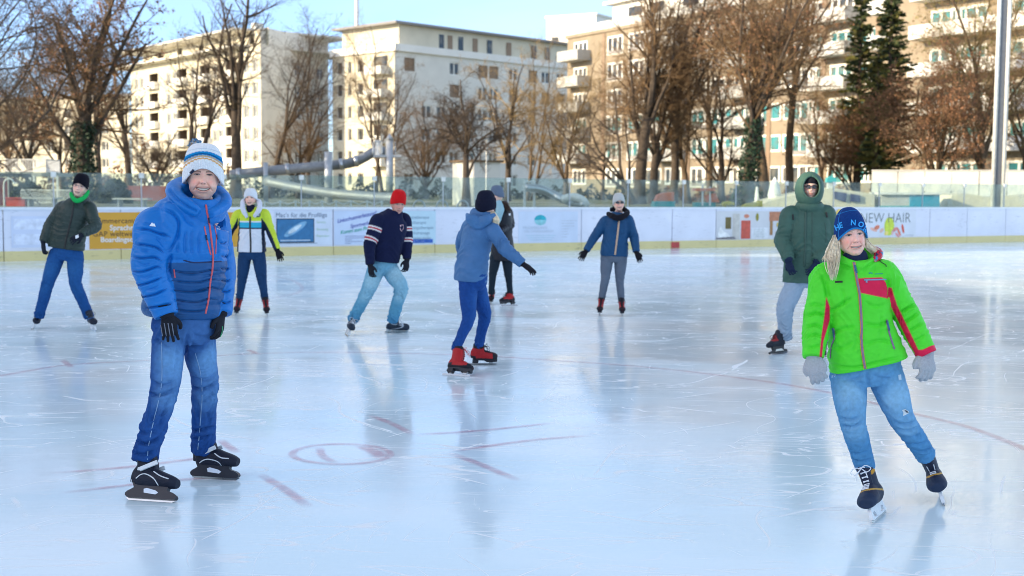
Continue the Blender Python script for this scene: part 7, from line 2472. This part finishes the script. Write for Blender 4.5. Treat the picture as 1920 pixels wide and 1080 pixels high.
# 3. man in the green hooded parka
def parka(I):
    V = I['V']; return np.repeat(np.array([(.052, .115, .090)]), len(V), 0) * (1 + .1 * npnoise(V, 12, 2)[:, None])
r3, J3, h3, j3, t3, _ = simple_person('man in a dark green hooded parka and sunglasses behind the woman in green', 13.15, (1475, 664),
    dict(neck=(1517, 392), sa=(1481, 404), ea=(1469, 452, -.02), wa=(1479, 488, -.20), sb=(1550, 402), eb=(1558, 452), wb=(1530, 490, -.18), ha=(1492, 528), hb=(1535, 528), ka=(1472, 578, -.05), kb=(1545, 588, .02), ana=(1471, 634, .02), anb=(1549, 640, .05)), -8,
    (1518, 352, -.02, -3, 6, 1, 1.02), std_skin(stubble=(.16, .10, .08), smile=.15, gap=0, brow=(.08, .05, .04)),
    [(1511, 530, 0, .235, .145), (1512, 505, 0, .235, .150), (1515, 470, 0, .232, .155), (1516, 430, 0, .232, .155), (1517, 408, 0, .21, .135), (1517, 396, 0, .14, .11), (1517, 386, 0, .10, .10)],
    (.098, .090, .062), 'parka', 'shell', parka, (.100, .092, .074, .070), lambda I: np.repeat(np.array([(.29, .38, .48)]), len(I['V']), 0), 'cloth', None, None,
    [((1479, 490, -.20), (1486, 518, -.23), (.7, .6, -.2), -1, .5), ((1530, 494, -.18), (1516, 516, -.23), (-.7, .6, -.2), 1, .5)], (.012, .022, .055),
    [('park', (1438, 667), (1484, 661), 'ana', .29, dict(boot=(.02, .024, .035), accent=(.35, .03, .03), trim=(.5, .5, .52), holder=(.02, .02, .02), lace=(.1, .02, .02))),
     ('park', (1546, 671), (1555, 661), 'anb', .29, dict(boot=(.02, .024, .035), accent=(.35, .03, .03), trim=(.5, .5, .52), holder=(.02, .02, .02), lace=(.1, .02, .02)))],
    collar=[(1518, 388, -.01, .115, .10, .035, .03, 0, .05)], seed=31, legname='joggers', cuffr=.045, gsize=1.0,
    jfold=[('sleeve', .5, .16, .009, .05), ('torso', .4, .35, .006, .09), ('sleeve', .85, .15, .006, .04)],
    lfold=[('leg', .52, .09, .012, .06), ('leg', .93, .07, .013, .05), ('leg', .75, .12, .008, .05), ('leg', .12, .1, .006, .07)])
# hood: rounded shell open at the face
def hood(root, hf, c, m, o_w=.082, o_h=.108, R_=(.132, .148, .155), cu=-.01):
    n, k = 60, 80; V = []
    for i in range(n):
        a = PI * i / (n - 1)
        for j in range(k):
            b_ = 2 * PI * j / k
            V.append((R_[0] * math.sin(a) * math.sin(b_), R_[1] * math.sin(a) * math.cos(b_) - .012, R_[2] * math.cos(a) * (1.05 if a < PI / 2 else 1.25) + cu))
    V = np.array(V)
    F = [[i * k + j, i * k + (j + 1) % k, (i + 1) * k + (j + 1) % k, (i + 1) * k + j] for i in range(n - 1) for j in range(k)]
    def inside(p): return p[1] > 0 and (p[0] / o_w) ** 2 + ((p[2] + .006) / o_h) ** 2 < 1
    F = [f for f in F if not any(inside(V[i]) for i in f)]
    W = hf.arr(V * (1 + .012 * npnoise(V, 30, 3))[:, None])
    o = mkobj('hood', W, F, m, root, smooth=True, col=np.repeat(np.array([c]), len(W), 0))
    so = o.modifiers.new('thick', 'SOLIDIFY'); so.thickness = .012; so.offset = -1
    rim = []
    for i in range(40):
        a = 2 * PI * i / 40
        x, u_ = o_w * 1.04 * math.sin(a), o_h * 1.04 * math.cos(a) - .006
        zz = (u_ - cu) / (R_[2] * (1.05 if u_ > cu else 1.25)); q_ = max(0, 1 - zz * zz - (x / R_[0]) ** 2)
        rim.append(hf.w(x, R_[1] * math.sqrt(q_) - .008, u_))
    v, f = tube_mesh(rim + [rim[0]], [.011] * 41, 8)
    mkobj('hood_rim', v, f, m, o, smooth=True, col=np.repeat(np.array([c]), len(v), 0))
    return o
hood(r3, h3, (.052, .115, .090), M['shell'])
put_hat(r3, h3, const((.015, .015, .02)), ef=.035, es=.02, eb=-.02, top=.135, wid=.083, fwd=.098, back=.10, rows=24, cols=80, name='cap')
glasses(r3, h3)
stroke('front_flap', j3, [(1511, 398), (1510, 440), (1509, 480), (1508, 500)], .012, flat('parka_seam', (.035, .085, .066)), r3, flatf=.25)
stroke('front_flap', j3, [(1523, 398), (1523, 440), (1522, 480)], .006, flat('parka_seam', (.035, .085, .066)), r3, flatf=.4)
for px_ in ([(1487, 420), (1484, 440), (1482, 455)], [(1547, 418), (1549, 438), (1549, 455)], [(1486, 471), (1494, 469), (1503, 472)], [(1488, 480), (1496, 482), (1504, 480)]):
    stroke('pocket_seam', j3, px_, .006, flat('parka_seam', (.035, .085, .066)), r3)
for x, y in ((1486, 402), (1549, 398)): stroke('shoulder_toggle', j3, [(x, y), (x + .5, y + 5), (x + 1, y + 10)], .010, flat('badge_black', (.02, .02, .02)), r3, lift=.8)

# 4. woman with denim blue jacket, seen from behind
def solid(c, s=5, k=.08):
    return lambda I: np.clip(np.repeat(np.array([c]), len(I['V']), 0) * (1 + k * npnoise(I['V'], 12, s)[:, None]), 0, 1)
r4, J4, h4, j4, t4, ht4 = simple_person('woman in a denim blue jacket and black beanie turning away with one arm out', 11.75, (875, 694),
    dict(neck=(907, 408), sa=(882, 424, .10), ea=(866, 456, .32), wa=(868, 478, .42), sb=(922, 430, -.12), eb=(951, 470, -.18), wb=(980, 494, -.22), ha=(878, 528, -.06), hb=(892, 530, .06), ka=(878, 598, -.10), kb=(909, 590, .12), ana=(855, 655, -.25), anb=(898, 648, .20)), 118,
    (911, 386, 0, 150, 3, 0, .96), std_skin(brow=(.3, .2, .1)),
    [(882, 527, 0, .165, .145), (884, 500, 0, .165, .140), (890, 470, 0, .155, .130), (896, 440, 0, .165, .135), (901, 421, 0, .155, .120), (905, 410, 0, .11, .09), (907, 402, 0, .075, .075)],
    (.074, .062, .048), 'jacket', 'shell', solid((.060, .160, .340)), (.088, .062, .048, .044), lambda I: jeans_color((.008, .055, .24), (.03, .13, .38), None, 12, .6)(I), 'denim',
    dict(ef=.02, es=-.035, eb=-.055, top=.150, wid=.088, fwd=.102, back=.108, cuff=.38, cuff_t=.007, px_=.5), const((.010, .012, .028)),
    [((980, 495, -.22), (1000, 508, -.26), (0, .3, -1), 1, .25), ((868, 479, .42), (872, 500, .45), (.5, .8, 0), 1, .4)], (.012, .012, .018),
    [('figure', (883, 707), (832, 703), 'ana', .26, dict(RED, lace=(.5, .05, .06))), ('figure', (929, 684), (886, 684), 'anb', .26, RED)],
    collar=[(905, 405, .02, .095, .085, .032, .02, .01, .045)], seed=41, voxel=.0075, hipw=(.155, .125),
    jfold=[('sleeve', .5, .16, .007, .04), ('torso', .3, .3, .006, .08), ('sleeve', .8, .15, .005, .035), ('torso', .8, .2, .004, .05)])
hd4 = Limb([P(876, 402, 11.68), P(885, 412, 11.60), P(898, 420, 11.62), P(912, 412, 11.60), P(928, 404, 11.66)], [.02, .05, .062, .05, .018], 'hood', n=30)
build_garment('hood', [hd4], .007, M['shell'], r4, solid((.060, .165, .35)), seed=44, lump=.008, lumpf=22)
rng = random.Random(6); st = []
for i in range(120):
    s_ = rng.gauss(0, 1)
    st.append((P(922 + s_ * 2, 396, 11.72), P(927 + s_ * 2, 403, 11.66), P(930 + s_ * 3, 412, 11.62 + rng.uniform(-.03, .03)), P(929 + s_ * 3, 420 + rng.uniform(-5, 5), 11.6)))
hair_strands('hair', r4, st, M['hair_blond'], r=.003)
decal('star_mark', [o for o in r4.children if o.name.startswith('skate')][0], tri([(846.5 + 4.2 * (1 if k % 2 == 0 else .45) * math.cos(PI / 2 + k * PI / 5), 674 - 4.2 * (1 if k % 2 == 0 else .45) * math.sin(PI / 2 + k * PI / 5)) for k in range(10)]), flat('star_white', (.7, .7, .7)), [o for o in r4.children if o.name.startswith('skate')][0])

# 5. woman in the long black coat behind her
r5, J5, h5, j5, t5, ht5 = simple_person('woman in a long black coat and grey hat half hidden behind the denim jacket', 18.3, (940, 570),
    dict(neck=(938, 384), sa=(926, 398, -.05), ea=(922, 424, -.2), wa=(934, 440, -.3), sb=(953, 398, .1), eb=(957, 422, .0), wb=(934, 436, -.28), ha=(930, 478), hb=(950, 478), ka=(924, 515, -.05), kb=(953, 515, .05), ana=(921, 550, .0), anb=(957, 551, .1)), -42,
    (932, 366, 0, -48, -4, 0, .95), std_skin(),
    [(941, 488, 0, .15, .14), (942, 465, 0, .165, .145), (941, 440, 0, .15, .135), (940, 415, 0, .16, .13), (940, 402, 0, .155, .12), (939, 393, 0, .11, .1), (938, 385, 0, .075, .08)],
    (.068, .058, .045), 'coat', 'puffer', solid((.012, .014, .022)), (.080, .056, .046, .043), solid((.012, .022, .034)), 'cloth',
    dict(ef=.025, es=-.03, eb=-.05, top=.150, wid=.087, fwd=.10, back=.108, cuff=.3, px_=.5), const((.13, .17, .24)),
    [((934, 441, -.3), (925, 446, -.36), (0, .5, -.8), 1, .4)], (.012, .012, .018),
    [('figure', (917, 574), (923, 567), 'ana', .25, RED), ('figure', (942, 574), (966, 573), 'anb', .25, RED)],
    collar=[(938, 388, 0, .10, .09, .03, .03, 0, .05)], seed=51, voxel=.011, legname='leggings')
build_garment('scarf', [Limb([P(934, 378, 18.1), P(937, 392, 18.05), P(935, 405, 18.0), P(932, 418, 18.0)], [.05, .06, .05, .035], 'scarf', n=20)], .008, M['knit'], r5, (.30, .48, .54), seed=5, lump=.006, lumpf=25)
rng = random.Random(8); st = []
for i in range(260):
    t = rng.random(); b0 = P(945 + 9 * t, 380 + 12 * t, 18.25 - .1 * t); v = Vector((rng.gauss(0, 1), rng.gauss(0, 1), rng.gauss(0, 1))).normalized()
    st.append((b0, b0 + v * .025, b0 + v * .045 + Vector((0, 0, -.01))))
hair_strands('fur_trim', r5, st, flat('fur_brown', (.09, .055, .04), .95), r=.003)
decal('sleeve_badge', j5, tri([(954, 400), (957, 400), (957, 404), (954, 404)][::-1]), flat('logo_white', (.78, .82, .86)), r5)

# 6. woman in navy jacket with sunglasses
def navy6(I):
    c = solid((.010, .065, .165))(I); return c
r6, J6, h6, j6, t6, ht6 = simple_person('smiling woman in a petrol blue jacket, sunglasses and pale beanie with arms held out', 17.0, (1145, 593),
    dict(neck=(1159, 402), sa=(1135, 415), ea=(1116, 442), wa=(1099, 470, -.1), sb=(1178, 413), eb=(1189, 445), wb=(1193, 472, -.1), ha=(1138, 483), hb=(1164, 483), ka=(1135, 522, -.05), kb=(1162, 523), ana=(1128, 559), anb=(1165, 563)), 4,
    (1160, 380, 0, 4, 3, -2, .93), std_skin(smile=.9, gap=.005),
    [(1151, 480, 0, .185, .13), (1152, 465, 0, .182, .132), (1154, 445, 0, .165, .125), (1156, 425, 0, .165, .125), (1157, 412, 0, .155, .11), (1158, 404, 0, .11, .09), (1159, 398, 0, .07, .07)],
    (.075, .062, .048), 'jacket', 'shell', navy6, (.086, .060, .050, .044), solid((.11, .14, .19)), 'cloth',
    dict(ef=.028, es=-.03, eb=-.045, top=.140, wid=.085, fwd=.10, back=.105, cuff=None, px_=.55), const((.52, .54, .53)),
    [((1099, 471, -.1), (1089, 486, -.12), (.4, 1, 0), -1, .2), ((1193, 473, -.1), (1199, 486, -.12), (-.4, 1, 0), 1, .2)], (.008, .008, .012),
    [('figure', (1121, 596), (1127, 587), 'ana', .25, RED), ('figure', (1169, 598), (1164, 588), 'anb', .25, RED)],
    seed=61, voxel=.009, legname='leggings')
stroke('front_zip', j6, [(1161, 410), (1159, 430), (1156, 455), (1153, 478)], .014, flat('zip_tan', (.50, .34, .24)), r6, flatf=.3)
build_garment('scarf', [Limb([P(1140, 401, 17.0), P(1148, 405, 16.88), P(1160, 409, 16.84), P(1172, 403, 16.88), P(1176, 397, 17.0), P(1160, 390, 17.12), P(1144, 394, 17.1)], [.03, .038, .042, .038, .03, .04, .03], 'scarf', n=40)], .009, M['knit'], r6, (.012, .012, .018), seed=5, lump=.008, lumpf=22)
decal('hood_lining', j6, tri([(1134, 402), (1140, 394), (1147, 403), (1157, 408), (1136, 406)][::-1]), flat('lining_peach', (.62, .38, .24)), r6, off=.02)
glasses(r6, h6)

# 7. man with red hat
def sweater(I):
    V = I['V']; col = np.repeat(np.array([(.010, .014, .048)]), len(V), 0) * (1 + .1 * npnoise(V, 20, 3)[:, None])
    slv = np.isin(I['lid'], [1, 2]); s_ = I['s']
    for c0, w_, c_ in ((.18, .024, (.70, .68, .68)), (.18, .009, (.45, .03, .05)), (.305, .024, (.70, .68, .68)), (.305, .009, (.45, .03, .05))):
        setc(col, slv & (np.abs(s_ - c0) < w_), c_)
    return col
r7, J7, h7, j7, t7, ht7 = simple_person('older man with a red woolly hat and navy striped sweater striding in pale jeans', 14.45, (700, 628),
    dict(neck=(740, 401), sa=(708, 415, -.12), ea=(693, 458, -.20), wa=(694, 496, -.25), sb=(757, 413, .14), eb=(763, 448, .10), wb=(763, 486, .02), ha=(708, 500, -.05), hb=(727, 498, .07), ka=(690, 545, .0), kb=(752, 540, -.10), ana=(661, 600, .05), anb=(736, 600, .10)), 32,
    (746, 380, -.02, 22, -14, 5, .99), std_skin(smile=.1, gap=0, brow=(.3, .25, .2), skin=(.60, .33, .26)),
    [(718, 490, 0, .185, .145), (720, 475, 0, .19, .155), (725, 450, 0, .19, .155), (731, 425, 0, .195, .150), (735, 411, 0, .175, .125), (738, 403, 0, .12, .10), (741, 396, 0, .085, .085)],
    (.085, .068, .048), 'sweater', 'knit', sweater, (.098, .080, .066, .062), jeans_color((.07, .27, .42), (.34, .56, .66), (.03, .17, .36), 17, 1.1), 'denim',
    dict(ef=.022, es=-.02, eb=-.05, top=.150, wid=.085, fwd=.102, back=.108, cuff=None, px_=.48), const((.62, .012, .015)),
    [((694, 498, -.25), (697, 522, -.28), (.5, .8, 0), 1, .5), ((763, 488, .02), (761, 511, -.02), (-.6, .7, 0), -1, .5)], (.012, .014, .022),
    [('hockey', (657, 636), (642, 622), 'ana', .28, dict(boot=(.02, .03, .05), toe=(.02, .03, .05), trim=(.4, .43, .48), holder=(.6, .62, .62), lace=(.6, .62, .66))),
     ('hockey', (763, 622), (723, 623), 'anb', .28, dict(boot=(.02, .03, .05), toe=(.02, .03, .05), trim=(.4, .43, .48), holder=(.6, .62, .62), lace=(.6, .62, .66)))],
    collar=[(741, 399, -.01, .072, .07, .018, .01, 0, .02)], seed=71, voxel=.008,
    lfold=[('leg', .52, .07, .009, .05), ('leg', .92, .07, .012, .05), ('leg', .8, .08, .008, .05), ('leg', .12, .1, .005, .07)])
decal('chest_badge', j7, tri([(750, 422), (756, 421), (757, 428), (753, 434), (750, 430)][::-1]), flat('badge_pink', (.70, .45, .48)), r7)
stroke('belt', t7, [(700, 481), (712, 488), (728, 490), (735, 487)], .012, flat('badge_black', (.02, .02, .02)), r7)

# 8. man with glasses and quilted jacket, far left
def quilt8(I): return solid((.030, .048, .042), 3, .12)(I)
r8, J8, h8, j8, t8, ht8 = simple_person('man with glasses in a dark quilted jacket with a green collar at the far left', 14.8, (115, 619),
    dict(neck=(147, 379), sa=(117, 389), ea=(94, 422), wa=(81, 453, -.08), sb=(168, 390), eb=(179, 424, -.10), wb=(152, 440, -.30), ha=(107, 478), hb=(141, 478), ka=(90, 530, -.04), kb=(142, 532, -.04), ana=(73, 593), anb=(167, 594)), -4,
    (151, 349, -.02, 4, 2, 12, 1.03), std_skin(smile=.6, gap=.003),
    [(124, 466, 0, .205, .135), (126, 450, 0, .205, .14), (131, 428, 0, .195, .14), (136, 405, 0, .185, .14), (141, 390, 0, .165, .125), (144, 382, 0, .12, .10), (147, 375, 0, .085, .085)],
    (.076, .070, .052), 'quilted_jacket', 'puffer', quilt8, (.095, .072, .062, .058), jeans_color((.008, .065, .23), (.025, .13, .34), None, 22, .6), 'denim',
    dict(ef=.028, es=-.02, eb=-.05, top=.145, wid=.085, fwd=.101, back=.108, cuff=None, px_=.5), const((.008, .008, .014)),
    [((81, 455, -.08), (82, 476, -.10), (.6, .7, 0), -1, .5), ((152, 441, -.30), (131, 452, -.36), (0, 1, -.3), 1, .35)], (.012, .016, .028),
    [('hockey', (56, 621), (65, 611), 'ana', .28, dict(boot=(.015, .02, .035), toe=(.015, .02, .035), trim=(.1, .12, .2), holder=(.7, .72, .74), lace=(.05, .06, .08))),
     ('hockey', (184, 623), (167, 616), 'anb', .28, dict(boot=(.015, .02, .035), toe=(.015, .02, .035), trim=(.03, .16, .45), accent=(.03, .16, .45), holder=(.7, .72, .74), lace=(.05, .06, .08)))],
    collar=[(148, 376, .02, .098, .088, .026, .03, .0, .04)], seed=81, voxel=.0075, tmod=quilts(.052, .018), smod=quilts(.052, .025))
stroke('front_zip', j8, [(138, 382), (135, 405), (129, 430), (124, 450), (121, 466)], .010, flat('badge_black', (.02, .02, .02)), r8)
build_garment('collar', [Limb([P(133, 362, 14.75), P(136, 370, 14.68), P(143, 376, 14.64), P(152, 374, 14.64), P(162, 366, 14.70), P(166, 358, 14.78)], [.018, .025, .03, .029, .024, .016], 'collar', n=30)], .007, M['cloth'], r8, (.01, .42, .09), seed=8, lump=.003)
glasses(r8, h8, False, 'glasses')
decal('glove_mark', [o for o in r8.children if o.name.startswith('glove')][1], tri([(141, 442), (147, 440), (148, 445), (142, 448)][::-1]), flat('logo_white', (.78, .82, .86)), r8)

# 9. woman in the yellow and white jacket
YL = (.60, .72, .05)
def yellow9(I):
    V = I['V']; col = np.repeat(np.array([YL]), len(V), 0)
    to = I['lid'] == 0; z = V[:, 2]; zz = lambda y: P(472, y, 16.6).z
    setc(col, to & (z < zz(414)), (.72, .74, .80)); setc(col, to & (z < zz(416)) & (z > zz(426)), (.03, .42, .62)); setc(col, to & (z < zz(426)) & (z > zz(429)), (.01, .02, .05))
    setc(col, to & (np.abs(I['phi']) > 1.05) & (np.abs(I['phi']) < 2.2) & (z < zz(409)), (.01, .02, .05))
    sl_ = np.isin(I['lid'], [1, 2])
    setc(col, sl_ & inpoly(I['px'], I['py'], [(491, 410), (499, 420), (509, 440), (521, 471), (512, 472), (503, 452), (494, 430)]), (.01, .02, .05))
    setc(col, sl_ & inpoly(I['px'], I['py'], [(446, 408), (438, 425), (424, 446), (433, 446), (446, 428)]), (.01, .02, .05))
    return col
r9, J9, h9, j9, t9, ht9 = simple_person('woman in a yellow and white ski jacket and white hat beside the blue down jacket', 16.6, (470, 592),
    dict(neck=(471, 391), sa=(447, 403), ea=(432, 430), wa=(424, 452, -.1), sb=(496, 402), eb=(508, 435), wb=(520, 468, -.08), ha=(459, 478), hb=(485, 478), ka=(454, 524, -.04), kb=(491, 524, -.04), ana=(449, 559), anb=(497, 560)), 0,
    (470, 371, 0, 0, 2, 0, .93), std_skin(smile=.8, gap=.004),
    [(472, 472, 0, .19, .13), (472, 455, 0, .18, .13), (472, 435, 0, .165, .125), (472, 415, 0, .165, .125), (472, 402, 0, .155, .11), (471, 394, 0, .11, .09), (471, 388, 0, .075, .075)],
    (.070, .058, .045), 'ski_jacket', 'shell', yellow9, (.088, .062, .050, .046), solid((.010, .045, .125)), 'denim',
    dict(ef=.024, es=-.03, eb=-.045, top=.135, wid=.084, fwd=.10, back=.105, cuff=.5, px_=.42), const((.74, .76, .80)),
    [((424, 453, -.1), (418, 468, -.12), (.4, 1, 0), -1, .3), ((520, 470, -.08), (525, 484, -.1), (-.4, 1, 0), 1, .2)], (.008, .008, .014),
    [('figure', (438, 597), (446, 587), 'ana', .25, RED), ('figure', (503, 598), (499, 588), 'anb', .25, RED)], seed=91, voxel=.0085)
build_garment('white_hood', [Limb([P(463, 408, 16.46), P(456, 393, 16.48), P(455, 380, 16.55), P(462, 376, 16.72), P(479, 376, 16.72), P(487, 381, 16.55), P(485, 394, 16.48), P(476, 407, 16.46)], [.022, .032, .034, .034, .034, .034, .032, .022], 'hood', n=44)], .009, M['cloth'], r9, (.66, .68, .76), seed=5, lump=.005, lumpf=22)
build_garment('neck_warmer', [Limb([P(470, 400, 16.56), P(470, 392, 16.56), P(470, 386, 16.58)], [.06, .062, .058], 'nw', n=12)], .008, M['cloth'], r9, (.01, .012, .03), seed=3, lump=.002)
stroke('front_zip', j9, [(469, 406), (469, 430), (470, 455), (470, 473)], .012, flat('badge_black', (.02, .02, .02)), r9, flatf=.3)
stroke('front_zip', j9, [(469, 406), (469, 430), (470, 455), (470, 473)], .005, flat('logo_white', (.78, .82, .86)), r9, lift=.9)
def circ(x, y, r, n=16): return tri([(x + r * math.cos(2 * PI * k / n), y + r * math.sin(2 * PI * k / n)) for k in range(n)])
decal('chest_emblem', j9, circ(484, 403, 4.5), flat('emblem_dark', (.02, .05, .10)), r9)
decal('chest_emblem_core', j9, circ(484, 403, 2.4), flat('emblem_core', (.45, .5, .5)), r9, off=.004)
for o in bpy.data.objects:
    if '_bvh' in o.keys(): del o['_bvh']
